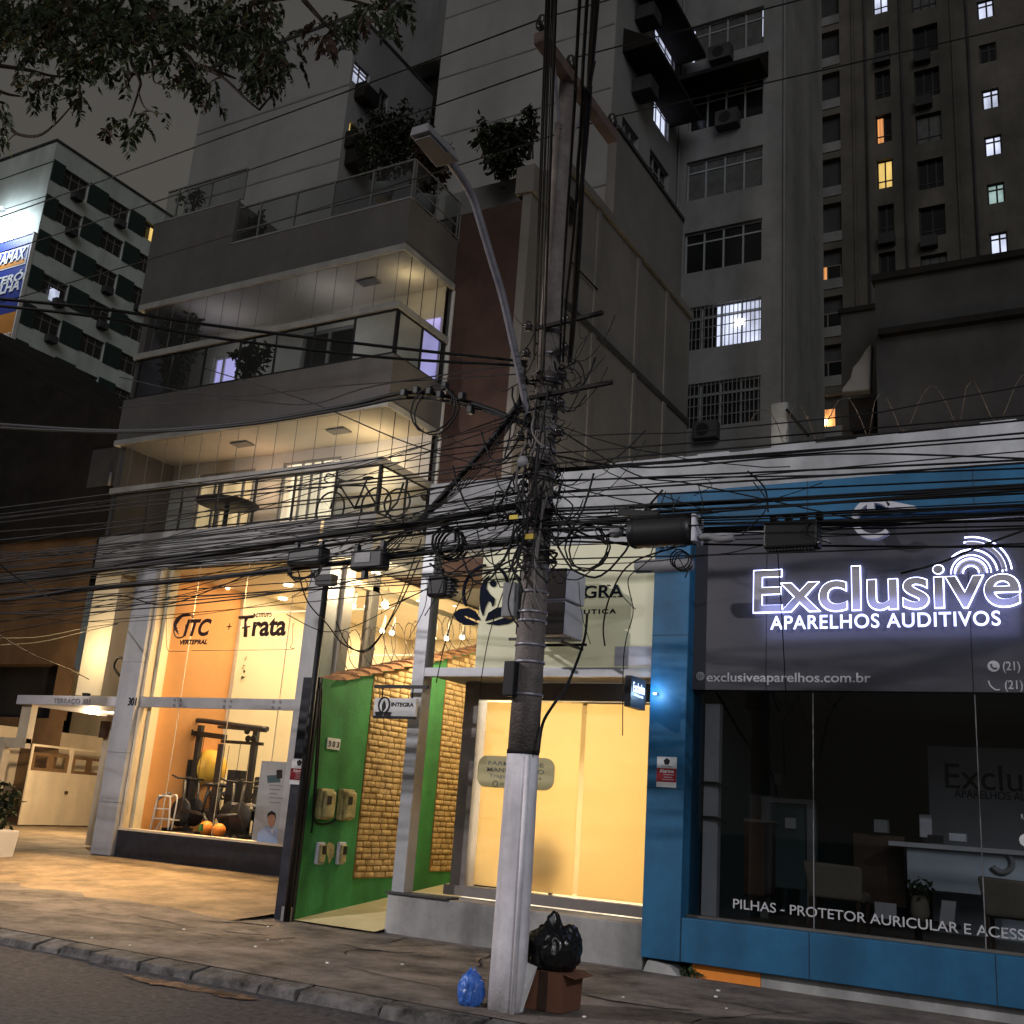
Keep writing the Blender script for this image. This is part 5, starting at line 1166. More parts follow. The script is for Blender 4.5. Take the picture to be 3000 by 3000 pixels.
sticker(Plane('Y',11.43), 1926,2216,1981,2308, 'red and white alarm sticker on the blue pillar', -.001)
# broken kerb stone and weeds at the foot of the pillar
p = PZ(1940,2850,.13); m = MB(); m.hexa([(p.x-.2,p.y-.1,.11),(p.x+.25,p.y-.12,.11),(p.x+.28,p.y+.15,.11),(p.x-.18,p.y+.15,.11),(p.x-.15,p.y-.06,.25),(p.x+.1,p.y-.08,.22),(p.x+.14,p.y+.12,.23),(p.x-.14,p.y+.12,.27)]); o = m.build('concrete_chunk', K['plinth'], bevel=.02); tag(o,'broken lump of concrete at the foot of the blue pillar','rubble')
m = MB(); leaves(m,(p.x+.3,p.y-.02,.2),(.16,.05,.07),40,.09,random.Random(6)); o = m.build('weed', K['leaf'], fix=False); tag(o,'small green weed beside the concrete lump','weed')

# ================================================================== LEFT ENTRANCE 301
en = thing('entrance_canopy', 'pale canopy lettered TERRAÇO 301 on a slim post', 'canopy', (-18.4,15,.37))
m = MB(); m.box(-19.97,-16.81,14.5,17.6,3.075,3.26); m.build('slab', K['lgrey'], en, bevel=.01)
P = Plane('Y',14.5); a = P.px(157,2063); b = P.px(266,2045); text('lettering','TERRAÇO 301',en,K['grey'],P,a[0],b[0],a[1]-.0,a[1]+.12,-.002,.012)
m = MB(); m.box(-19.93,-19.62,14.63,14.78,2.30,3.074); m.box(-20.24,-19.62,14.64,14.77,2.2,2.398); m.build('post', K['creamy'], en)
m = MB(); m.box(-19.9,-16.82,17.3,17.58,2.95,3.07); m.build('back_beam', K['creamy'], en)
w1 = thing('front_wall', 'stained cream front wall at the far left of the forecourt', 'wall', (-21,14.8,.37))
m = MB(); m.box(-30,-20.25,14.62,14.78,.2,2.4); m.build('render', K['creamy'], w1)
t = thing('cream_gate', 'double cream metal gate with arched grille openings', 'gate', (-26.3,21.2,.37))
A = Vector((-25.9,19.55,0)); B = Vector((-26.6,22.75,0)); du = (B-A).normalized(); L = (B-A).length; nn = Vector((du.y,-du.x,0))
def gbox(mb, u0,u1,z0,z1,d0,d1): mb.hexa([A+du*u0+nn*d0+Vector((0,0,z0)),A+du*u0+nn*d1+Vector((0,0,z0)),A+du*u1+nn*d1+Vector((0,0,z0)),A+du*u1+nn*d0+Vector((0,0,z0)),A+du*u0+nn*d0+Vector((0,0,z1)),A+du*u0+nn*d1+Vector((0,0,z1)),A+du*u1+nn*d1+Vector((0,0,z1)),A+du*u1+nn*d0+Vector((0,0,z1))])
for k in range(2):
    u0 = k*L/2+.02; u1 = (k+1)*L/2-.02; m = MB(); gbox(m,u0,u1,.40,1.82,-.02,.02); gbox(m,u0,u0+.06,1.82,2.52,-.02,.02); gbox(m,u1-.06,u1,1.82,2.52,-.02,.02); gbox(m,u0+.06,u1-.06,2.46,2.52,-.02,.02); lf = m.build('leaf', K['creamy'], t)
    m = MB(); gbox(m,u0+.06,u1-.06,2.22,2.30,-.015,.015)
    for q in (.0,.5,1.0): c = u0+.06+(u1-u0-.12)*q; gbox(m,max(u0+.06,c-.12),min(u1-.06,c+.12),1.82,2.22,-.015,.015)
    gbox(m,u0+.06,u1-.06,1.82,1.9,-.014,.014); m.build('grille', K['brownw'], lf)
m = MB(); gbox(m,L/2-.04,L/2+.04,1.25,1.33,.02,.08); m.build('latch', K['dkwood'], t)
t = thing('cream_back_wall', 'cream lit courtyard wall behind the gate and canopy', 'wall', (-27,24,.3)); m = MB(); m.box(-36,-19,24.2,24.4,.3,5.2); m.box(-28.2,-28,19,24.2,.3,3.0); m.build('render', K['creamy'], t)
P = Plane('Y',24.15); a = P.rect(70,2075,196,2172); m = MB(); P.box(m,a[0],a[1],a[2],a[3],-.02,.02); m.build('dark_glass', K['pane'], t)
t = thing('slatted_panel', 'cream slatted louvre panel behind the grey column', 'panel', (-17.4,15.6,.4)); m = MB(); a = Plane('Y',15.6); x0 = a.px(292,2280)[0]; m.box(x0-.1,x0+.1,15.6,15.7,.4,3.0)
for k in range(34): m.box(x0+.1,x0+.36,15.6,15.64,.62+k*.066,.655+k*.066)
m.box(x0+.1,x0+.36,15.645,15.66,.5,3.0); m.build('slats', K['creamy'], t)
a = PY(305,2130,15.5); m = MB(); m.box(a.x-.10,a.x+.06,15.48,15.6,a.z-.22,a.z+.12); o = m.build('intercom', K['dkwood']); tag(o,'dark brown notice box beside the slatted panel','notice')
# cream pier with tall lit window
cp = thing('cream_pier', 'cream wall with a tall narrow lit window left of the grey column', 'wall', (-18,15,3.3))
P = Plane('Y',14.75); xa = P.px(282,1695)[0]; xb = P.px(348,1730)[0]
m = MB(); P.box(m, xa, xb, 3.3, 5.78, 0, .9); m.build('pier', K['cream'], cp)
P2 = Plane('Y',15.6); a = P2.rect(345,1995,412,1757); u0 = P2.px(378,1757)[0]; u1 = P2.px(415,1757)[0]; z0 = P2.px(345,1995)[1]; z1 = P2.px(400,1757)[1]
m = MB(); P2.wall(m, xb-.2, -16.3, 3.3, 5.78, [(u0-.02,u0+.62,z0,z1)], .12); m.build('recessed_wall', K['cream'], cp)
P2.window(cp,(u0-.02,u0+.62,z0,z1),.1,K['creamy'],K['litcream'],(.5,),(),.04)
t = thing('added_canopy_uplight', 'small added uplight fitting standing on the canopy slab', 'lamp', (-18.2,14.8,3.26)); m = MB(); m.lathe((-18.0,14.6,3.262),[(.07,0),(.09,.06),(.05,.07)],10); m.build('fitting', K['black'], t)  # fitting added to account for the light on the cream pier
point('uplight', (-18.0,14.2,4.2), 40, (1,.76,.42), .12, t)  # added point hangs free before the pier to brighten it
t = thing('added_gate_lamp', 'added warm bulkhead lamp under the entrance canopy', 'lamp', (-18.4,16,3.07)); m = MB(); m.lathe((-18.4,16,3.0),[(.1,0),(.12,.04),(.1,.07)],12); m.build('diffuser', K['bulb'], t)  # added fitting, unseen source for the entrance light
point('gate_fill', (-18.4,16,2.75), 110, (1,.74,.44), .1, t); point('gate_fill', (-22.5,18.5,2.8), 780, (1,.74,.44), .1, t)  # added points brighten the gate; the courtyard one has no fitting
# service post with cables left of the column
t = thing('cable_post', 'black cable riser post in front of the cream pier', 'post', (-17.0,14.6,3.26)); m = MB(); m.tube([(-16.98,14.62,3.262),(-16.95,14.62,3.6),(-16.80,14.62,4.62)], [.05,.06,.09], 8); m.build('riser', K['black'], t); m = MB(); m.tube([(-17.2,15.0,2.3),(-17.12,14.9,3.07)], .05, 7); m.build('lower_riser', K['black'], t)
m = MB(); m.tube(spline([Vector((-17.08,14.62,3.262)),Vector((-17.10,14.62,3.7)),Vector((-17.12,14.62,3.98)),Vector((-17.3,14.62,4.03)),Vector((-17.36,14.62,3.85)),Vector((-17.16,14.62,3.68))],6), .025, 6); m.build('cable_loop', K['black'], t)
# planter at the left edge
p = PZ(6,2515,.25); t = thing('planter', 'white planter with dark shrub at the left edge', 'planter', (p.x,p.y,.2)); m = MB(); m.hexa([(p.x-.35,p.y-.3,.18),(p.x+.0,p.y-.3,.18),(p.x+.0,p.y+.2,.18),(p.x-.35,p.y+.2,.18),(p.x-.38,p.y-.33,.72),(p.x+.04,p.y-.33,.72),(p.x+.04,p.y+.23,.72),(p.x-.38,p.y+.23,.72)]); m.build('pot', K['white'], t, bevel=.02); m = MB(); leaves(m,(p.x-.18,p.y-.05,1.15),(.28,.28,.45),160,.16,random.Random(12)); m.build('shrub', K['leaf2'], t, fix=False)
# ================================================================== UTILITY POLE
PX0, PY0 = -4.50, 8.2
pl = thing('utility_pole', 'thick concrete utility pole with whitewashed foot and wooden crossarm', 'utility pole', (PX0,PY0,.13))
def prad(z): return .150-.0072*z
m = MB(); m.lathe((PX0,PY0,0),[(prad(z),z) for z in (2.14,3,4,5,6,7,8,8.95)],20); m.build('shaft', K['poleb'], pl)
m = MB(); m.lathe((PX0,PY0,0),[(prad(z)+.003,z) for z in (.10,.6,1.2,1.7,2.14)],24); m.build('painted_foot', K['polew'], pl)
m = MB(); r = random.Random(31)
m.lathe((PX0,PY0,0),[(prad(2.14)+.006,2.13),(prad(2.14)+.006,2.165)],20); m.build('dark_band', K['soot'], pl)
m = MB(); m.tube([(PX0+.13,PY0-.13,.12),(PX0+.112,PY0-.115,2.12)], .022, 8); m.build('conduit', K['polew'], pl)
m = MB(); m.tube([(PX0-.03,PY0-.13,5.05),(PX0-.02,PY0-.12,8.3)], .03, 8); m.build('steel_conduit', K['pole'], pl)
z_ = [2.62,2.9,3.05,3.26,3.34,3.52,3.74,3.9,4.35,4.62,4.85,5.05,5.3,5.55,5.8,6.05]
for z in z_: m = MB(); m.lathe((PX0,PY0,0),[(prad(z)+.004,z),(prad(z)+.012,z+.006),(prad(z)+.012,z+.022),(prad(z)+.004,z+.028)],20); m.build('steel_strap', K['galv'], pl)
a = PX(1578,128,-4.46); b = PX(1792,478,-4.46); a.z = b.z = 8.86
m = MB(); m.bar(a,b,.12,.13); m.build('crossarm', K['wood'], pl, bevel=.01)
m = MB(); m.bar(Vector((PX0,PY0-.1,8.25)), a.lerp(b,.18)+Vector((0,0,-.05)), .03,.012); m.bar(Vector((PX0,PY0+.1,8.25)), a.lerp(b,.62)+Vector((0,0,-.05)), .03,.012); m.build('crossarm_brace', K['galv'], pl)
ins = []
for t in (.02,.38,.97):
    q = a.lerp(b,t); q.z += .07; ins.append(q+Vector((0,0,.17)))
    m = MB(); m.lathe(q,[(.02,-.02),(.02,.05),(.06,.06),(.045,.09),(.065,.10),(.045,.13),(.055,.14),(.04,.19),(.02,.2)],12); m.build('insulator', K['porc'], pl)
for (z,lx,ly,mk) in ((6.05,.62,-.02,'wood'),(5.35,.75,.02,'wood')):
    m = MB(); m.bar((PX0-.1,PY0-.15,z),(PX0+lx,PY0-.18,z+.03),.035); m.build('steel_bracket', K['soot'], pl)
for k in range(5):
    z = 5.0+k*.28
    for s in (-1,1): m = MB(); m.lathe((PX0+s*.2,PY0-.1,z),[(.02,-.05),(.05,-.04),(.03,-.01),(.05,.0),(.03,.03),(.02,.05)],8); m.build('spool_insulator', K['porc'], pl)
# unlit lamp on its curved arm
sl = thing('street_lamp', 'unlit street lamp on a curved galvanised arm fixed to the concrete pole', 'street lamp', (-4.6,8.1,5.0))
AP = [PX(x,y,-4.66) for x,y in ((1566,1330),(1555,1270),(1530,1130),(1500,990),(1470,860),(1440,760),(1412,665),(1385,580),(1352,520),(1310,465))]
m = MB(); m.tube(spline(AP,5), .036, 10); m.build('arm', K['galv'], sl)
e = AP[-1]; d = Vector((0,-1,.02)).normalized()
h = MB(); L = .42; wd = .115
def hp(s,l,zz): return e+d*l+Vector((s*wd,0,zz))
h.hexa([hp(-1,-.02,-.05),hp(1,-.02,-.05),hp(.85,L,-.03),hp(-.85,L,-.03),hp(-.6,0,.07),hp(.6,0,.07),hp(.7,L,.05),hp(-.7,L,.05)]); hd = h.build('lamp_head', K['grey'], sl, bevel=.012)
m = MB(); m.hexa([hp(-.7,.12,-.058),hp(.7,.12,-.058),hp(.65,L-.05,-.046),hp(-.65,L-.05,-.046),hp(-.7,.12,-.045),hp(.7,.12,-.045),hp(.65,L-.05,-.034),hp(-.65,L-.05,-.034)]); m.build('lens', K['grey'], hd)

# ================================================================== CABLES
WR = random.Random(77)
def cable(pts, r, label, group=None, mk='cable', n=5, name='overhead_cable'):
    m = MB(); m.tube(pts, r, n); o = m.build(name, K[mk], fix=False); return tag(o, label, 'cable', group)
for i,(q,l) in enumerate(zip(ins,('street end of crossarm','middle of crossarm','facade end of crossarm'))):
    cable(catenary(q, (-42,q.y-.2,q.z+.2), .55, 24), .0085, 'single power line running left from the '+l)
    cable(catenary(q, (24,q.y+.2,q.z+.2), .45, 16), .0075, 'single power line running right from the '+l)
# the dense level runs left and right of the pole
for i in range(42):
    z = WR.choice((WR.uniform(4.2,4.6),WR.uniform(4.0,4.35),WR.uniform(3.65,4.1),WR.uniform(4.25,4.45),WR.uniform(4.4,5.0)))
    y = PY0+WR.uniform(-.22,.22); xe = WR.uniform(-36,-26); ze = z*.6+1.62+WR.uniform(-.35,.35)
    s = catenary((PX0+WR.uniform(-.12,.02),y,z),(xe,y+WR.uniform(-1.6,.6),ze), WR.uniform(.10,.45), 20, .004)
    cable(s, WR.uniform(.004,.0075), 'thin black communication cable in the dense run left of the concrete pole', 'communication cables running left of the pole')
for i in range(36):
    z = WR.choice((WR.uniform(4.0,4.25),WR.uniform(4.45,4.75),WR.uniform(4.05,4.2),WR.uniform(3.8,4.9)))
    y = PY0+WR.uniform(-.22,.22); ze = z*.72+1.2+WR.uniform(-.25,.25)
    s = catenary((PX0+WR.uniform(-.02,.12),y,z),(WR.uniform(14,20),y+WR.uniform(-.8,.8),ze), WR.uniform(.10,.40), 18, .005)
    cable(s, WR.uniform(.005,.010), 'thin black communication cable in the dense run right of the concrete pole', 'communication cables running right of the pole')
def pxc(pts, r, label, group=None, mk='cable', sub=6):
    """cable through surveyed points (x, y pixel, distance plane Y)"""
    return cable(spline([PY(*p) for p in pts], sub), r, label, group, mk)
pxc(((1545,1475,8.2),(1250,1530,8.2),(1000,1560,8.2),(620,1625,8.2),(270,1672,8.3),(-60,1715,8.4)), .036, 'thickest lashed black cable bundle left of the pole, upper of two')
pxc(((1545,1580,8.2),(1300,1612,8.2),(1000,1648,8.2),(620,1692,8.2),(280,1724,8.3),(-60,1768,8.4)), .030, 'thick lashed black cable bundle left of the pole, lower of two')
pxc(((1545,1060,8.1),(1100,1012,7.2),(600,950,6.3),(300,905,5.6),(-80,868,5.0)), .016, 'heavy twisted cable rising to the upper left edge, upper of a pair')
pxc(((1545,1072,8.1),(1100,1045,7.2),(600,985,6.3),(300,930,5.6),(-80,888,5.0)), .015, 'heavy twisted cable rising to the upper left edge, lower of a pair')
pxc(((1550,1245,8.15),(1380,1180,8.2),(1200,1150,8.2),(1000,1192,8.2),(700,1240,8.2),(350,1262,8.2),(-40,1240,8.3)), .024, 'thick wavy cable crossing the beam of the second balcony')
pxc(((1550,1248,8.15),(1380,1192,8.2),(1200,1165,8.2),(1000,1200,8.2),(700,1246,8.2),(350,1266,8.2),(-40,1250,8.3)), .018, 'second wavy cable lashed under the thick wavy cable')
pxc(((1530,1170,8.1),(1440,1290,8.2),(1340,1405,8.4),(1210,1548,8.6),(1195,1560,8.7)), .032, 'thick cable bundle dropping diagonally from the pole towards the balcony corner')
for k in range(7):
    pxc(((1525,1180+k*4,8.1),(1340+k*5,1400+k*3,8.4),(1215-k*12,1545+k*6,8.7),(1130-k*22,1640+k*5,8.8)), .006, 'thin wire fanning out of the diagonal bundle above the passage', 'wires fanning from the diagonal bundle')
for (p,r,l) in (
 (((600,1080,9),(900,1175,8.8),(1200,1300,8.4),(1540,1400,8.2)), .007, 'thin wire descending rightwards across both balconies'),
 (((350,1105,9),(640,1160,8.8),(1000,1130,8.5),(1540,1095,8.2)), .007, 'thin wire dipping below the second balcony glass'),
 (((350,1195,9),(650,1170,8.8),(900,1185,8.6),(1100,1130,8.4),(1540,1065,8.2)), .008, 'thin wire waving across the taupe parapet'),
 (((1545,1330,8.2),(1250,1385,8.3),(800,1430,8.5),(330,1480,8.8),(-40,1520,9)), .010, 'cable running along the beam of the lower balcony, upper'),
 (((1545,1345,8.2),(1250,1395,8.3),(800,1442,8.5),(330,1492,8.8),(-40,1535,9)), .009, 'cable running along the beam of the lower balcony, lower'),
 (((1545,1390,8.2),(1200,1440,8.3),(800,1475,8.5),(330,1530,8.8),(-40,1560,9)), .009, 'cable crossing the lower balcony rail'),
 (((870,1655,8.2),(900,1760,8.6),(960,1830,9.2),(1010,1890,9.6),(1080,1900,9.8),(1160,1790,9.6),(1230,1640,9)), .008, 'reddish slack wire hanging in a deep loop before the passage lamps'),
 (((985,1820,9.6),(1020,1890,9.7),(1080,1905,9.7),(1150,1800,9.4),(1235,1580,8.8)), .007, 'second slack wire looping beside the reddish wire'),
 (((840,1800,9),(950,1850,9.4),(1050,1830,9.6),(1200,1750,9.6)), .005, 'very thin wire sagging across the gym glass'),
 (((1278,2000,11),(1300,1900,10.6),(1330,1800,10),(1365,1740,9.2),(1480,1640,8.4)), .007, 'wire curving down to the grey transom'),
 (((1405,2020,11.2),(1425,1900,10.6),(1445,1820,9.8),(1500,1660,8.4)), .006, 'wire dropping behind the navy logo to the transom'),
 (((1577,2205,8.1),(1590,2120,8.2),(1625,2060,8.5),(1665,2000,9.0),(1710,1880,9.6),(1720,1800,10)), .014, 'stiff black cable bowing out from the white foot of the pole'),
 (((1550,1270,8.2),(1620,1480,8.2),(1700,1560,8.2),(1860,1600,8.2),(2010,1600,8.2)), .010, 'cable swooping from the pole to the closure on the right'),
 (((1990,1600,8.2),(1850,1650,8.4),(1790,1740,8.8),(1768,1830,9.0),(1772,1892,9.0)), .008, 'loose cable end dangling before the serif lettering'),
 (((1950,1600,8.2),(1880,1660,8.4),(1840,1700,8.6),(1855,1790,8.8),(1835,1870,8.9),(1826,1950,9),(1824,2155,9)), .005, 'long thin wire wriggling down past the yellow blind'),
 (((1560,1400,8.2),(1900,1480,8.4),(2100,1500,8.6)), .006, 'thin straight wire descending right of the pole, upper'),
 (((1640,1260,8.2),(1860,1390,8.4),(2040,1420,8.8),(2500,1520,9.5)), .007, 'thin straight wire descending right of the pole, lower'),
 (((1600,1330,8.2),(1900,1370,8.5),(2450,1330,9.2),(3040,1345,10)), .010, 'wire running right along the weathered parapet'),
 (((2275,1560,8.4),(2290,1800,9.6),(2300,1990,10.6),(2310,2170,11.0),(2316,2200,11.1)), .005, 'thin dangling wire in front of the sign panel ending at the shop glass'),
 (((2190,1380,8.2),(2240,1430,8.3),(2250,1500,8.3)), .008, 'short cable curling over the blue beam'),
 (((2640,1680,8.6),(2750,1650,8.4),(2900,1590,8.2),(3040,1540,8.1)), .009, 'cable slanting up past the lit sound waves'),
 (((1560,1675,8.2),(1650,1670,8.6),(1800,1672,9),(1910,1674,9.6)), .008, 'straight cable from pole to the blue pillar'),
 (((-40,1620,6.5),(60,1700,6.8),(180,1760,7),(350,1745,7.4),(480,1772,8),(640,1720,8.2),(780,1660,8.2)), .007, 'loose wire dipping in front of the cream pier'),
 (((-20,1850,8),(90,1915,9),(200,1960,10),(260,1990,12)), .010, 'pale service wire slanting down at the far left'),
 (((345,1828,14),(250,1850,12),(120,1880,10),(-20,1890,8)), .008, 'service wire leaving the black riser post, lower'),
 (((345,1826,14),(250,1840,12),(120,1865,10),(-20,1870,8)), .008, 'service wire leaving the black riser post, upper'),
): pxc(p, r, l)
# level cables crossing the street over the camera
for k in range(7):
    p0 = PY(1562+k*5+(WR.uniform(-3,3)), 1040+k*14, 8.03); p1 = PY(1604+k*4.8+WR.uniform(-2,2), -40, 4.1)
    cable([p0,p0.lerp(p1,.5)+Vector((0,0,-.01)),p1,p0+(p1-p0)*2.6], WR.uniform(.0045,.0075), 'straight black cable crossing the street overhead, left of the pole top', 'cables crossing the street left of the pole top')
for k,(xa,xb) in enumerate(((1640,1700),(1650,1722),(1668,1742),(1672,1752))):
    p0 = PY(xa,1060,8.03); p1 = PY(xb,-40,4.1); q = p0.lerp(p1,.5)
    cable(spline([p0,p0.lerp(p1,.25)+Vector((WR.uniform(-.02,.02),0,-.02)),q+Vector((WR.uniform(-.02,.02),0,0)),p0.lerp(p1,.8)+Vector((WR.uniform(-.03,.03),0,.01)),p1,p0+(p1-p0)*2.6],5), .011 if k < 2 else .016, 'twisted black cable crossing the street overhead, right of the pole top', 'cables crossing the street right of the pole top')
pxc(((1742,180,5.1),(1700,400,5.8),(1690,520,6.2),(1702,620,6.5),(1688,560,6.4)), .009, 'drooping loop of cable beside the pole top')
# tangle: loops and loose ends around the pole
for i in range(24):
    up = WR.random() < .45; z = WR.uniform(5.0,6.15) if up else WR.uniform(4.1,4.9)
    a0 = WR.uniform(0,6.28); R = WR.uniform(.08,.26); cx = PX0+(WR.uniform(.1,.45) if up else WR.uniform(-.45,.6)); cy = PY0-WR.uniform(.02,.2); n = WR.randint(6,11); pts = []; sq = WR.uniform(.35,.9)
    for k in range(n):
        t = a0+k*WR.uniform(.45,.62); rr = R*(1+WR.uniform(-.25,.25)); pts.append(Vector((cx+rr*math.cos(t)*sq, cy+WR.uniform(-.03,.03), z+rr*math.sin(t)*1.15)))
    cable(spline(pts,5), WR.uniform(.003,.009), 'loose curl of black cable tangled round the concrete pole', 'cable curls tangled round the pole')
for i in range(40):
    up = WR.random() < .35; s_ = WR.choice((-1,1)); z = WR.uniform(5.0,6.2) if up else WR.uniform(3.75,4.9)
    a = Vector((PX0+s_*WR.uniform(.02,.2),PY0-.14,z)); b = Vector((PX0+s_*WR.uniform(.25,.7 if up else 1.3),PY0-WR.uniform(-.1,.2),z+WR.uniform(-.25,.25)))
    cable(catenary(a,b,WR.uniform(.08,.5),12,.008), WR.choice((.0035,.004,.006,.010)), 'slack loop of cable drooping beside the concrete pole', 'slack cable loops drooping beside the pole')
for i in range(16):   # long slack drops across the left facade
    z = WR.uniform(3.9,5.4); xe = WR.uniform(-30,-14); 
    cable(catenary((PX0-.1,PY0-.1,z),(xe,PY0+WR.uniform(-.6,2.5),z*.55+1.9+WR.uniform(-.7,.9)),WR.uniform(.3,1.0),22,.006), WR.choice((.0035,.004,.005,.008)), 'thin slack wire sagging across the facades left of the pole', 'slack wires sagging across the left facades')
for i in range(26):
    z = WR.choice((WR.uniform(3.7,4.9),WR.uniform(4.0,6.0))); a0 = WR.uniform(0,6.28); h = WR.uniform(-.35,.35); n = WR.randint(8,16)
    pts = [Vector((PX0+(prad(z)+.03+WR.uniform(0,.05))*math.cos(a0+k*.4), PY0+(prad(z)+.03+WR.uniform(0,.05))*math.sin(a0+k*.4), z+h*k/n)) for k in range(n)]
    cable(spline(pts,3), WR.uniform(.006,.012), 'cable wound closely round the concrete pole', 'cables wound round the pole', 'cable' if i % 4 else 'cableg')
for i in range(22):
    x = PX0+WR.uniform(-.2,.12); z = WR.uniform(3.6,5.0); L = WR.uniform(.3,1.1)
    pts = [Vector((x+WR.uniform(-.05,.05),PY0-.16+WR.uniform(-.04,.04),z+L*.6)),Vector((x+WR.uniform(-.07,.07),PY0-.19,z+L*.2)),Vector((x+WR.uniform(-.09,.09),PY0-.2,z-L*.2)),Vector((x+WR.uniform(-.14,.14),PY0-.2,z-L*.4))]
    cable(spline(pts,5), WR.uniform(.006,.014), 'short vertical cable end taped to the concrete pole', 'cable ends taped to the pole', 'cable' if i % 5 else 'cableg')
for i in range(26):
    s = WR.choice((-1,1)); x = PX0+s*WR.uniform(.3,2.6); z = WR.uniform(3.55,4.5); L = WR.uniform(.12,.6)
    pts = [Vector((x,PY0-.1,z)),Vector((x+WR.uniform(-.12,.12),PY0-.12,z-L*.5)),Vector((x+WR.uniform(-.2,.2),PY0-.12,z-L))]
    cable(spline(pts,5), WR.uniform(.003,.006), 'thin wire end hanging from the cable runs', 'wire ends hanging from the cable runs')
for i in range(14):   # criss-cross strands close to the pole
    s = WR.choice((-1,-1,1)); a = Vector((PX0+s*.1,PY0-.12,WR.uniform(3.7,5.2))); b = Vector((PX0+s*WR.uniform(1.2,4.5),PY0+WR.uniform(-.3,.8),a.z+WR.uniform(-.9,.5)))
    cable(catenary(a,b,WR.uniform(.02,.2),10,.01), WR.uniform(.004,.007), 'slack strand slanting away from the tangle on the pole', 'slack strands slanting from the pole')
def coil(px, py, Y, rpx, turns, label, r=.011):
    c = PY(px,py,Y); R = abs(PY(px+rpx,py,Y).x-c.x)
    pts = [Vector((c.x+R*(1+WR.uniform(-.05,.05))*math.cos(k*.45), c.y+.004*k, c.z+R*(1+WR.uniform(-.05,.05))*math.sin(k*.45))) for k in range(int(turns*14))]
    cable(pts, r, label, None, 'cable', 6, 'cable_coil')
coil(1298,1585,8.1,38,4,'round coil of black cable hanging left of the pole',.013)
coil(1262,1195,8.1,62,2.4,'large loose coil of cable below the clamps on the upper wires',.009)
coil(1712,1600,8.15,60,2.2,'large loose coil of cable right of the pole above the condenser',.008)
coil(1985,1635,8.2,26,3,'small coil of wire at the edge of the blue pillar',.006)
for k,(x,y) in enumerate(((1185,1155),(1222,1148),(1260,1150),(1290,1160),(1305,1135),(1355,1165),(1380,1205))):
    p = PY(x,y,8.15); m = MB(); m.box(p.x-.03,p.x+.03,p.y-.04,p.y+.03,p.z-.03,p.z+.05); o = m.build('wire_clamp', K['black'], bevel=.01); tag(o,'small black clamp on the wires left of the lamp arm','clamp','wire clamps left of the lamp arm')
# closures and boxes on the cables
def pbox(name, label, cat, x0,y0,x1,y1, Y, dep, mk, bev=.02, grp=None):
    P = Plane('Y', Y); a = P.rect(x0,y0,x1,y1); t = thing(name, label, cat, P.at((a[0]+a[1])/2,a[2]), grp); m = MB(); P.box(m,a[0],a[1],a[2],a[3],0,dep); m.build('case', K[mk], t, bevel=bev); return t,P,a
t,P,a = pbox('splice_closure','black oblong splice closure hung under the cables above the gym','splice box',842,1604,938,1652,8.08,.16,'black',.04,'splice closures on the cables')
for u_ in (a[0]+.05,a[1]-.09): m = MB(); P.box(m,u_,u_+.04,a[3],a[3]+.06,.05,.09); m.build('hanger', K['black'], t)
m = MB()
for k in range(4): m.tube(spline([P.at(a[0]+.02,a[2]+.02,.05),P.at(a[0]+.06+.03*k,a[2]-.1-.02*k,.02),P.at(a[1]-.06,a[2]-.12+.02*k,.03),P.at(a[1]-.01,a[2]+.02,.05)],5), .007, 5)
m.build('cable_tail', K['cable'], t)
t,P,a = pbox('splice_closure','black splice box with a pale label plate above the passage','splice box',1027,1612,1118,1664,8.08,.14,'black',.03,'splice closures on the cables')
m = MB(); b = P.rect(1042,1620,1083,1646); P.box(m,b[0],b[1],b[2],b[3],-.006,0); m.build('label_plate', K['grey'], t)
for u_,v_,h_ in ((a[0]+.02,a[3],.07),(a[1]-.07,a[3],.09),((a[0]+a[1])/2-.06,a[2]-.08,.08)): m = MB(); P.box(m,u_,u_+.04,v_,v_+h_,.03,.09); m.build('hanger', K['black'], t)
t,P,a = pbox('splice_closure','black finned splice box hanging left of the leaf logo','splice box',1252,1686,1303,1746,8.12,.16,'black',.03,'splice closures on the cables')
for k in range(6): m = MB(); P.box(m,a[1]-.01,a[1]+.05+.02*(k%2),a[2]+.02+k*.028,a[2]+.035+k*.028,.02,.12); m.build('fin', K['black'], t)
m = MB(); P.box(m,(a[0]+a[1])/2-.02,(a[0]+a[1])/2+.02,a[3],a[3]+.08,.05,.09); m.build('hanger', K['black'], t)
c0 = PY(1850,1562,8.1); c1 = PY(2038,1552,8.1)
t = thing('cable_closure', 'large dark grey ribbed closure on the cables before the blue pillar', 'splice box', (c0.x,c0.y,c0.z-.15)); m = MB(); L = c1.x-c0.x
m.lathe((c0.x,8.1,(c0.z+c1.z)/2),[(.06,-.02),(.12,0),(.135,.03)]+[(.135 if k%2 else .128,.03+k*(L-.08)/12) for k in range(13)]+[(.12,L-.03),(.05,L)],18,'x'); m.build('barrel', K['blackm'], t)
m = MB(); m.box(c1.x-.005,c1.x+.035,8.0,8.2,c1.z-.12,c1.z+.12); m.build('end_plate', K['lgrey'], t, bevel=.01)
m = MB(); a = PY(1815,1500,8.1); b = PY(1930,1510,8.1); m.bar(a,b,.06,.05)
for x in (1850,1895): p = PY(x,1492,8.1); m.tube([p+Vector((.02*math.cos(k*.7),0,.03*math.sin(k*.7))) for k in range(9)], .008, 5, closed=True)
m.build('hanger_rail', K['black'], t); m = MB(); p = PY(1805,1560,8.1); m.ball(p,.06,10,8,(1.2,.8,.8)); m.build('end_cap', K['grey'], t)
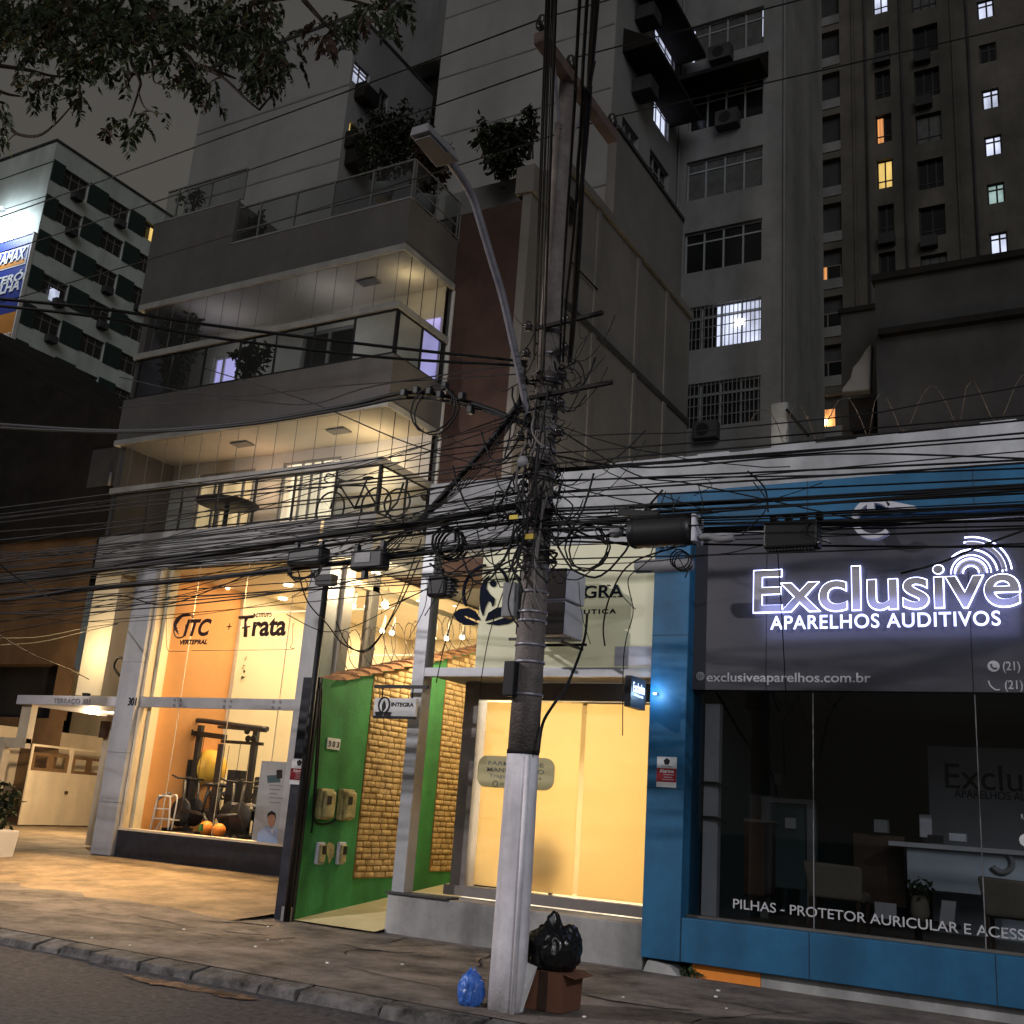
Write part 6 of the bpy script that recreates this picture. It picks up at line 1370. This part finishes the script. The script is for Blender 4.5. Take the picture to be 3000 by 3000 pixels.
t,P,a = pbox('splice_closure','black block closure with small fittings in front of the sign panel top','splice box',2235,1528,2395,1598,8.1,.16,'black',.02,'splice closures on the cables')
m = MB()
for k in range(14): P.box(m,a[0]+.03+k*(a[1]-a[0]-.06)/14,a[0]+.05+k*(a[1]-a[0]-.06)/14,a[2]-.02,a[2],.02,.1)
for k in range(4): P.box(m,a[0]+.05+k*.12,a[0]+.1+k*.12,a[3],a[3]+.05,.02,.08)
m.build('fittings', K['black'], t); m = MB(); m.tube(spline([P.at(a[1],a[2]+.02,0),P.at(a[1]+.06,a[2]+.04,0),P.at(a[1]+.09,a[2]+.02,0)],4),.008,5); m.build('steel_hook', K['galv'], t)
m = MB(); m.tube(spline([PY(x,y,8.05) for x,y in ((2050,1575),(2080,1572),(2110,1580),(2150,1576))],5), .03, 7); o = m.build('cable_clamp', K['grey']); tag(o,'grey tension clamp right of the large closure','clamp')
pbox('pole_box','pale grey box strapped to the left of the pole by the leaf logo','pole box',1474,1706,1504,1806,8.05,.14,'grey',.01)
pbox('pole_box','narrow black box on the left of the pole above its white foot','pole box',1477,1936,1502,2038,8.0,.14,'black',.01)
for (x0,y0,x1,y1,l) in ((1493,1510,1517,1520,'small yellow tag plate left of the pole, upper'),(1539,1565,1567,1578,'small yellow tag plate on the pole, lower')):
    P = Plane('Y',8.0); a = P.rect(x0,y0,x1,y1); m = MB(); P.box(m,a[0],a[1],a[2],a[3],-.004,.004); o = m.build('tag_plate', K['yplate']); tag(o,l,'tag plate','yellow tag plates on the pole')
m = MB(); p = PY(1530,1352,8.0); m.ball(p,.055,12,8,(1.1,.4,1)); o = m.build('grey_cap', K['grey']); tag(o,'round grey plastic cap on the pole tangle','cap')

# ================================================================== RUBBISH AT THE POLE
from mathutils import noise as NZ
def sack(name, label, c, r, h, mk, seed, tuft=True, squash=1):
    bm = bmesh.new(); bmesh.ops.create_icosphere(bm, subdivisions=5, radius=1)
    so = Vector((seed*3.1, seed*1.7, seed*.9))
    for v in bm.verts:
        n = v.co.normalized(); q = n*1.6+so
        f = 1+.16*NZ.noise(q)+.10*(1-abs(NZ.noise(Vector((n.x*4,n.y*4,n.z*1.3))+so))*2)+.05*(1-abs(NZ.noise(n*7+so))*2)+.025*NZ.noise(n*16+so)
        z = n.z*f; g = 1
        if z < -.55: g = 1.0+(-.55-z)*.25; z = -.55-(abs(z)-.55)*.35
        if n.z > .45: z += (n.z-.45)*.9*NZ.noise(Vector((n.x*2.6,n.y*2.6,0))+so*1.7); g = max(.62 if tuft else .8, 1-(n.z-.45)*.5)
        v.co = Vector((n.x*f*g*r*squash, n.y*f*g*r, (z+.62)/1.75*h))+Vector(c)
    me = bpy.data.meshes.new(name); bm.to_mesh(me); bm.free(); me.polygons.foreach_set('use_smooth', [True]*len(me.polygons)); me.materials.append(K[mk])
    o = bpy.data.objects.new(name, me); COL.objects.link(o); tag(o,label,'rubbish bag'); return o
cbx = (-4.42,-4.09); t = thing('cardboard_box','brown cardboard box at the foot of the pole','box',(-4.25,8.6,.13)); m = MB(); m.hexa([(-4.42,8.36,.132),(-4.10,8.38,.132),(-4.09,8.72,.132),(-4.42,8.72,.132),(-4.44,8.35,.44),(-4.09,8.36,.43),(-4.08,8.73,.43),(-4.43,8.72,.44)]); m.build('carton', K['card'], t)
m = MB(); m.hexa([(-4.09,8.36,.425),(-3.98,8.37,.40),(-3.98,8.70,.40),(-4.08,8.72,.425),(-4.09,8.36,.432),(-3.98,8.37,.407),(-3.98,8.70,.407),(-4.08,8.72,.432)]); m.build('flap', K['card'], t); m = MB(); m.box(-4.30,-4.22,8.352,8.36,.14,.43); m.build('tape', K['dkwood'], t)
sack('rubbish_bag','bulging black rubbish bag sitting on the cardboard box',(-4.27,8.53,.435),.21,.40,'bin',5)
sack('rubbish_bag','small blue plastic bag leaning against the left of the pole',(-4.79,8.12,.13),.112,.27,'bluebag',9,squash=.85)
m = MB(); m.hexa([(-4.41,8.18,.132),(-4.35,8.16,.132),(-4.34,8.18,.132),(-4.40,8.2,.132),(-4.42,8.25,.50),(-4.27,8.24,.47),(-4.27,8.26,.47),(-4.42,8.27,.50)]); o = m.build('white_board', K['whitecard']); tag(o,'torn white board leaning between pole and cardboard box','board')
m = MB(); rr = random.Random(3)
for _ in range(16): 
    x = rr.uniform(-9.5,-3); y = rr.choice((rr.uniform(7.2,7.5),rr.uniform(7.9,11))); z = .008 if y < 7.6 else .137; s = rr.uniform(.008,.03); m.box(x,x+s,y,y+s,z,z+s*.4)
o = m.build('litter', K['wtext']); tag(o, kind='stuff', label='tiny pale scraps of litter on road and pavement'); 
# sandy patches washed into the gutter
m = MB(); rr = random.Random(14)
_a = PZ(510,2882,.02); _b = PZ(690,2914,.02)
for (x,y,a_,b_) in ((_a.x,_a.y-.05,.5,.13),(_b.x,_b.y-.05,.28,.10),(_a.x+.5,_a.y-.02,.3,.08)):
    ps = [(x+a_*math.cos(k*.2)*rr.uniform(.45,1.25), y+b_*math.sin(k*.2)*rr.uniform(.45,1.25)) for k in range(31)]
    for k in range(31):
        q = [(x,y),ps[k],ps[(k+1)%31]]; m.face([(u,v,.010+.034*max(0,v-7)) for u,v in q])
o = m.build('sand_patch', mat('gutter_sand',(.17,.105,.065),.95,.6,14)); tag(o, kind='structure')
# manhole cover on the forecourt
p = PZ(715,2640,.17); m = MB(); m.lathe((p.x,p.y,.18),[(.0,.0),(.38,.0),(.40,-.01)],20); o = m.build('manhole_cover', K['plinth']); tag(o,'round concrete manhole cover on the forecourt','manhole cover')
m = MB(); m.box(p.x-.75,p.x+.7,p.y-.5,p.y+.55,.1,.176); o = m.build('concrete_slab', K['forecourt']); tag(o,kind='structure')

# ================================================================== BALCONY THINGS
def bicycle(label, x0, x1, y, z, along='x', grp='bicycles on the lower balcony'):
    t = thing('bicycle', label, 'bicycle', (x0,y,z), grp); L = abs(x1-x0); s = 1 if x1 > x0 else -1
    def q(u,v,w=0): return Vector((x0+s*u,y+w,z+v)) if along == 'x' else Vector((x0+w,y+u,z+v))
    R = .33; wh = (R, L-R)
    for c in wh:
        m = MB(); m.tube([q(c+R*math.cos(k*.314),R+R*math.sin(k*.314)) for k in range(20)], .018, 6, closed=True); w1 = m.build('wheel', K['black'], t)
        m = MB()
        for k in range(8): m.tube([q(c,R),q(c+R*math.cos(k*.785),R+R*math.sin(k*.785))], .003, 3)
        m.build('spokes', K['galv'], w1)
    m = MB(); hd_ = q(wh[0]+.16,.78); bb_ = q(wh[0]+.58,.29); st = q(wh[1]-.28,.82); 
    for a,b in ((hd_,bb_),(hd_,q(wh[1]-.30,.72)),(bb_,st),(bb_,q(wh[1],R)),(q(wh[1]-.30,.72),q(wh[1],R)),(q(wh[0],R),q(wh[0]+.14,.88))): m.tube([a,b], .019, 7)
    m.build('frame', K['black'], t)
    m = MB(); m.tube(spline([q(wh[0]+.12,.93,-.2),q(wh[0]+.0,.95,-.2),q(wh[0]-.05,.84,-.2),q(wh[0]+.05,.78,-.2)],4)+[], .014, 6); m.tube([q(wh[0]+.12,.93,-.2),q(wh[0]+.14,.9,0),q(wh[0]+.12,.93,.2)], .014, 6); m.tube(spline([q(wh[0]+.12,.93,.2),q(wh[0]+.0,.95,.2),q(wh[0]-.05,.84,.2),q(wh[0]+.05,.78,.2)],4), .014, 6); m.build('handlebar', K['black'], t)
    m = MB(); m.ball(q(wh[1]-.25,.86), .12, 10, 6, (1.1,.55,.3)); m.build('saddle', K['black'], t)
    return t
a = PY(930,1470,15.0).x; bicycle('black road bike standing behind the lower balcony rail', a, a+1.72, 15.0, 6.535)
bicycle('black bike parked along the side of the lower balcony', -11.55, -11.0, 14.75, 6.53, 'y') if False else None
p = PY(1160,1505,14.9); t = thing('balance_bike','low black wheeled bike near the lower balcony corner','bike',(p.x,14.9,6.53)); m = MB(); m.tube([(p.x+.28*math.cos(k*.35),14.9,6.83+.26*math.sin(k*.35)) for k in range(18)], .02, 6, closed=True); m.build('wheel', K['black'], t); m = MB(); m.tube([(p.x-.3,14.9,6.54),(p.x,14.9,6.83),(p.x+.1,14.9,7.2)], .02, 6); m.build('stem', K['black'], t)
p = PY(665,1488,15.2); t = thing('balcony_table','round brown table on the lower balcony','table',(p.x,15.2,6.53)); m = MB(); m.lathe((p.x,15.2,7.22),[(.0,0),(.62,0),(.64,.02),(.62,.045)],24); m.build('table_top', K['dkwood'], t); m = MB(); m.tube([(p.x,15.2,6.53),(p.x,15.2,7.22)],.05,8); m.build('pedestal', K['black'], t)
t = thing('wall_spotlight','small black spotlight on the balcony side rail','spotlight',PX(1240,1455,-11.1)); p = PX(1240,1455,-11.1); m = MB(); m.lathe(p,[(.03,-.06),(.07,.06)],10,'y'); m.build('body', K['black'], t)
def shrub(name, label, c, rad, n, size, seed, mk='leaf2', pot=True, stems=4, ptone='grey'):
    c = Vector(c); rr = random.Random(seed); t = thing(name, label, 'plant', (c.x,c.y,c.z-rad[2]*1.1)); zb = c.z-rad[2]
    m = MB(); leaves(m, c, rad, n, size, rr); 
    for _ in range(int(n/40)): 
        d = Vector((rr.uniform(-1,1)*rad[0],rr.uniform(-1,1)*rad[1],rr.uniform(.2,1)*rad[2])); leaves(m, c+d, (rad[0]*.3,rad[1]*.3,rad[2]*.3), 24, size, rr)
    m.build('foliage', K[mk], t, fix=False)
    m = MB()
    for k in range(stems): m.tube(spline([Vector((c.x+rr.uniform(-.08,.08),c.y,zb-.3)),Vector((c.x+rr.uniform(-.2,.2)*rad[0],c.y,zb+rad[2]*.4)),c+Vector((rr.uniform(-.7,.7)*rad[0],0,rr.uniform(-.2,.7)*rad[2]))],4), .02, 5)
    m.build('stems', K['bark'], t)
    if pot: m = MB(); m.lathe((c.x,c.y,zb-.55),[(.16,0),(.24,.3),(.25,.36),(.2,.36)],14); m.build('pot', K[ptone], t)
    return t
shrub('roof_bush','dense leafy bush on top of the brown stair core',PY(1480,440,16.8),(.54,.35,.64),1100,.15,41,pot=False)
shrub('roof_bush','tall thin shoots rising beside the pole from the roof bush',PY(1560,370,16.8),(.16,.15,.5),110,.12,42,pot=False)
shrub('roof_tree','dark airy tree on the roof terrace left of the street lamp',PY(1140,430,16.6),(.85,.5,.85),1300,.14,43,pot=True)
shrub('roof_tree','reddish foliage behind the roof glass under the street lamp',PY(1260,500,16.0),(.45,.4,.5),700,.12,44,'leafb')
shrub('roof_shrub','thin twiggy plant behind the left roof rail',PY(570,590,15.3),(.35,.2,.38),90,.12,45)
shrub('roof_shrub','round dark shrub behind the step of the roof parapet',PY(745,690,15.0),(.28,.25,.45),260,.12,46)
shrub('balcony_plant','tall dark climbing plant at the left end of the upper balcony',PY(515,1050,15.0),(.34,.25,.95),900,.15,47)
shrub('balcony_plant','dark leafy plant in front of the violet window',PY(735,1060,15.1),(.36,.25,.42),420,.14,48)
shrub('balcony_plant','dark plant trailing over the beam at the left edge of the upper balcony',PY(497,985,14.75),(.22,.15,.5),340,.13,49,pot=False)

# ================================================================== STREET TREE (trunk left of the frame)
tr = thing('street_tree','street tree reaching in from the upper left with drooping feathery leaves','tree',(-16.6,8.3,.13))
TR = random.Random(99)
m = MB(); B0 = PY(-60,100,7.2)
m.tube(spline([Vector((-16.6,8.3,.1)),Vector((-16.5,8.3,2)),Vector((-16.2,8.2,5)),Vector((-15.6,8.0,7.6)),B0+Vector((-1.6,.2,-.6))],6), [.24-.13*i/24 for i in range(25)], 10); m.build('trunk', K['bark'], tr)
BR = [((-60,100,7.2),(60,98,7.2),(160,62,7.1),(290,20,7.0),(420,-40,7)), ((-60,60,7),(200,85,6.8),(370,112,6.7),(480,125,6.6),(520,112,6.6),(640,55,6.6),(740,10,6.6)),
      ((480,125,6.6),(545,160,6.5),(575,190,6.5),(650,225,6.4),(720,290,6.4),(760,322,6.4)), ((375,112,6.7),(385,180,6.6),(410,235,6.5),(405,270,6.5),(380,345,6.5)),
      ((-40,250,7),(20,275,7),(60,282,7)), ((-20,300,6.9),(20,360,6.8),(50,392,6.8),(110,398,6.8),(160,365,6.8),(215,305,6.8)), ((-20,190,6.9),(80,205,6.9),(150,222,6.9),(205,225,6.9)),
      ((480,125,6.6),(560,130,6.5),(640,170,6.5),(700,200,6.5)), ((575,190,6.5),(640,210,6.5),(690,230,6.5)), ((375,112,6.7),(370,160,6.6),(382,215,6.6),(450,210,6.6)),
      ((740,10,6.6),(870,-10,6.6),(1000,-5,6.6),(1130,30,6.6)), ((890,0,6.6),(945,62,6.5),(980,95,6.5)), ((300,20,7),(330,90,6.9),(300,150,6.9))]
m = MB()
for b in BR: q = spline([PY(*p) for p in b],5); m.tube(q, [.030-.022*i/len(q) for i in range(len(q))], 6)
for (cx_,cy_) in ((60,160),(120,250),(160,300),(235,290),(240,330),(250,200),(310,210),(350,170),(440,170),(520,250),(590,270),(640,150),(720,180),(800,170),(830,215),(700,90),(790,60),(475,335),(960,120),(1010,95),(1070,40),(1130,50),(425,365),(15,420)):
    nb = min((p for b in BR for p in b), key=lambda p: (p[0]-cx_)**2+(p[1]-cy_)**2); a = PY(*nb); e = PY(cx_,cy_,nb[2]+TR.uniform(-.3,.3)); md_ = a.lerp(e,.5)+Vector((TR.uniform(-.15,.15),0,TR.uniform(-.05,.15)))
    q = spline([a,md_,e],5); m.tube(q, [.012-.008*i/len(q) for i in range(len(q))], 5)
m.build('limbs', K['bark'], tr)
def frond(mb, p, d, L, rr, droop=.5):
    d = Vector(d).normalized(); q = Vector(p); n = 9
    side = d.cross(Vector((0,0,1))); side = side.normalized() if side.length > .05 else Vector((rr.uniform(-1,1),rr.uniform(-1,1),0)).normalized()
    side = (side+Vector((0,0,rr.uniform(-.5,.5)))+Vector((rr.uniform(-.4,.4),rr.uniform(-.4,.4),0))).normalized()
    for i in range(n):
        t = i/n; wl = L*rr.uniform(.24,.40)*math.sin(math.pi*min(1,t*.8+.2))**.6
        if i > 0:
            for s in (-1,1):
                if rr.random() < .15: continue
                a = (side*s+d*rr.uniform(.4,1.0)+Vector((rr.uniform(-.25,.25),rr.uniform(-.25,.25),rr.uniform(-.5,.1)))).normalized(); w2 = a.cross(Vector((rr.uniform(-1,1),rr.uniform(-1,1),rr.uniform(-1,1)))).normalized()*wl*.23; tip = q+a*wl+Vector((0,0,-wl*.2))
                mb.face([q,q.lerp(tip,.4)+w2,tip,q.lerp(tip,.4)-w2])
        d = (d+Vector((0,0,-droop*.16))).normalized(); q = q+d*L/n
mg = MB(); md = MB(); mbz = MB()
CL = [((20,60),70,60,60),((120,40),90,60,80),((230,60),90,70,90),((330,50),80,60,80),((430,60),70,60,70),((520,80),70,60,60),((620,60),60,60,44),((700,70),60,60,44),((790,40),45,40,26),
      ((60,150),50,60,26),((120,120),60,50,30),((215,150),45,60,30),((250,190),40,40,22),((310,190),45,50,30),((350,150),50,50,28),((440,150),50,40,22),((520,230),45,50,24),((590,250),40,45,22),((640,120),60,50,30),
      ((720,150),55,50,32),((800,150),40,45,26),((830,200),30,35,18),((760,230),30,30,10),((110,270),35,50,16),((160,275),35,40,14),((235,260),25,40,10),((240,310),12,20,5),((10,330),20,40,10),((20,410),15,30,6),((370,380),40,25,14),((425,365),20,20,6),((475,335),10,12,3),
      ((960,110),35,40,16),((1010,90),40,30,12),((1070,30),50,25,12),((1130,50),40,30,10),((1180,30),30,25,8),((770,250),25,25,8),((555,360),8,8,1)]
for (c,sx,sy,n) in CL:
    for _ in range(int(n*.78)):
        x = c[0]+TR.gauss(0,.55)*sx; y = c[1]+TR.gauss(0,.55)*sy; Y = 6.7+TR.uniform(-1.1,.8); p = PY(x,y-25,Y)
        d = Vector((TR.uniform(-1,1),TR.uniform(-1,1),TR.uniform(-1.0,.1)))
        w_ = TR.random(); tgt = mbz if (w_ < .10 or (c[0] in (960,770) and w_ < .7)) else (mg if w_ < .5 else md)
        frond(tgt, p, d, TR.uniform(.2,.4), TR, TR.uniform(.5,1.6))
mg.build('crown', K['leaf'], tr, fix=False); md.build('crown', K['leaf2'], tr, fix=False); mbz.build('crown', K['leafb'], tr, fix=False)

# cracks and broken joints in the pavement
CR = random.Random(17); m = MB()
def crack(x,y,dx,dy,n,w_,z):
    pts = [(x,y)]
    for _ in range(n): x += dx*CR.uniform(.5,1.4)+CR.uniform(-.06,.06); y += dy*CR.uniform(.5,1.4)+CR.uniform(-.05,.05); pts.append((x,y))
    for i in range(len(pts)-1):
        (a,b),(c,d) = pts[i],pts[i+1]; L = math.hypot(c-a,d-b); nx,ny = -(d-b)/L*w_,(c-a)/L*w_; k = CR.uniform(.4,1.2)
        m.face([(a-nx*k,b-ny*k,z),(c-nx,d-ny,z),(c+nx,d+ny,z),(a+nx*k,b+ny*k,z)])
for (x,y,dx,dy,n) in ((-7.6,11.3,.05,-.22,9),(-7.0,11.2,-.06,-.25,6),(-6.4,11.1,.07,-.2,7),(-9.3,9.6,-.3,.06,10),(-6.0,9.2,.28,.03,9),(-3.6,10.2,.3,-.02,10),(-8.4,8.7,.05,.2,7),(-11.5,9.0,.3,.05,9),(-3.2,8.9,.05,.24,8),(-5.3,8.6,-.25,.05,6)): crack(x,y,dx,dy,n,.010,.1385)
o = m.build('pavement_crack', K['soot'], fix=False); tag(o, kind='structure')
m = MB()
for (x,y,r) in ((-9.9,10.4,.4),(-9.4,10.7,.3),(-8.9,9.9,.35),(-3.9,9.5,.5),(-7.2,10.2,.45),(-10.8,9.9,.5)):
    m.face([(x+r*math.cos(k*.5)*CR.uniform(.5,1.2), y+r*.55*math.sin(k*.5)*CR.uniform(.5,1.2), .139) for k in range(12)])
o = m.build('pavement_patch', mat('patched_concrete',(.19,.165,.14),.95,.4,5,.6,bscale=40), fix=False); tag(o, kind='structure')

# brochures and frames inside the blue shop, condensers on the tan tower
for i,(x0,y0,x1,y1,Y,mk,l) in enumerate(((2240,2265,2285,2300,14.9,'grey','small grey picture frame on the dark wall of the blue shop'),(2300,2395,2330,2428,14.15,'lgrey','pale brochure stack on the shelf unit in the blue shop'),(2130,2372,2180,2398,13.7,'black','dark folder pile on the brown cabinet in the blue shop'),(2560,2400,2600,2440,13.9,'grey','grey file box on the wooden divider in the blue shop'),(2780,2440,2830,2466,13.8,'lgrey','pale paper tray on the reception counter'))):
    P = Plane('Y',Y); a = P.rect(x0,y0,x1,y1); m = MB(); P.box(m,a[0],a[1],a[2],a[3],0,.12); o = m.build(('picture_frame','brochure_stack','folder_pile','file_box','paper_tray')[i], K[mk]); tag(o,l,('frame','brochures','folders','box','tray')[i])
tt = [o for o in bpy.data.objects if o.get('category') == 'building' and o.name.startswith('tan_tower')][0]
P = Plane('Y',54.5)
for (k_,h) in [q for q in WB if q[0] in (-1,2,3)]+[q for q in WA if q[0] in (3,-1)]:
    m = MB(); u_ = h[0]+.5; P.box(m,u_-.42,u_+.42,h[2]-.75,h[2]-.12,-.45,-.01); m.build('air_conditioner', K['darkblk'], tt)
for x in (2540,2648,2850): a = P.px(x,400); m = MB(); m.tube([P.at(a[0],20,-.08),P.at(a[0],62,-.08)], .07, 6); m.build('drain_pipe', K['darkblk'], tt)
#m = MB(); m.hexa([(-4.36,8.349,.20),(-4.32,8.349,.20),(-4.32,8.354,.20),(-4.36,8.354,.20),(-4.36,8.349,.28),(-4.32,8.349,.28),(-4.32,8.354,.28),(-4.36,8.354,.28)])
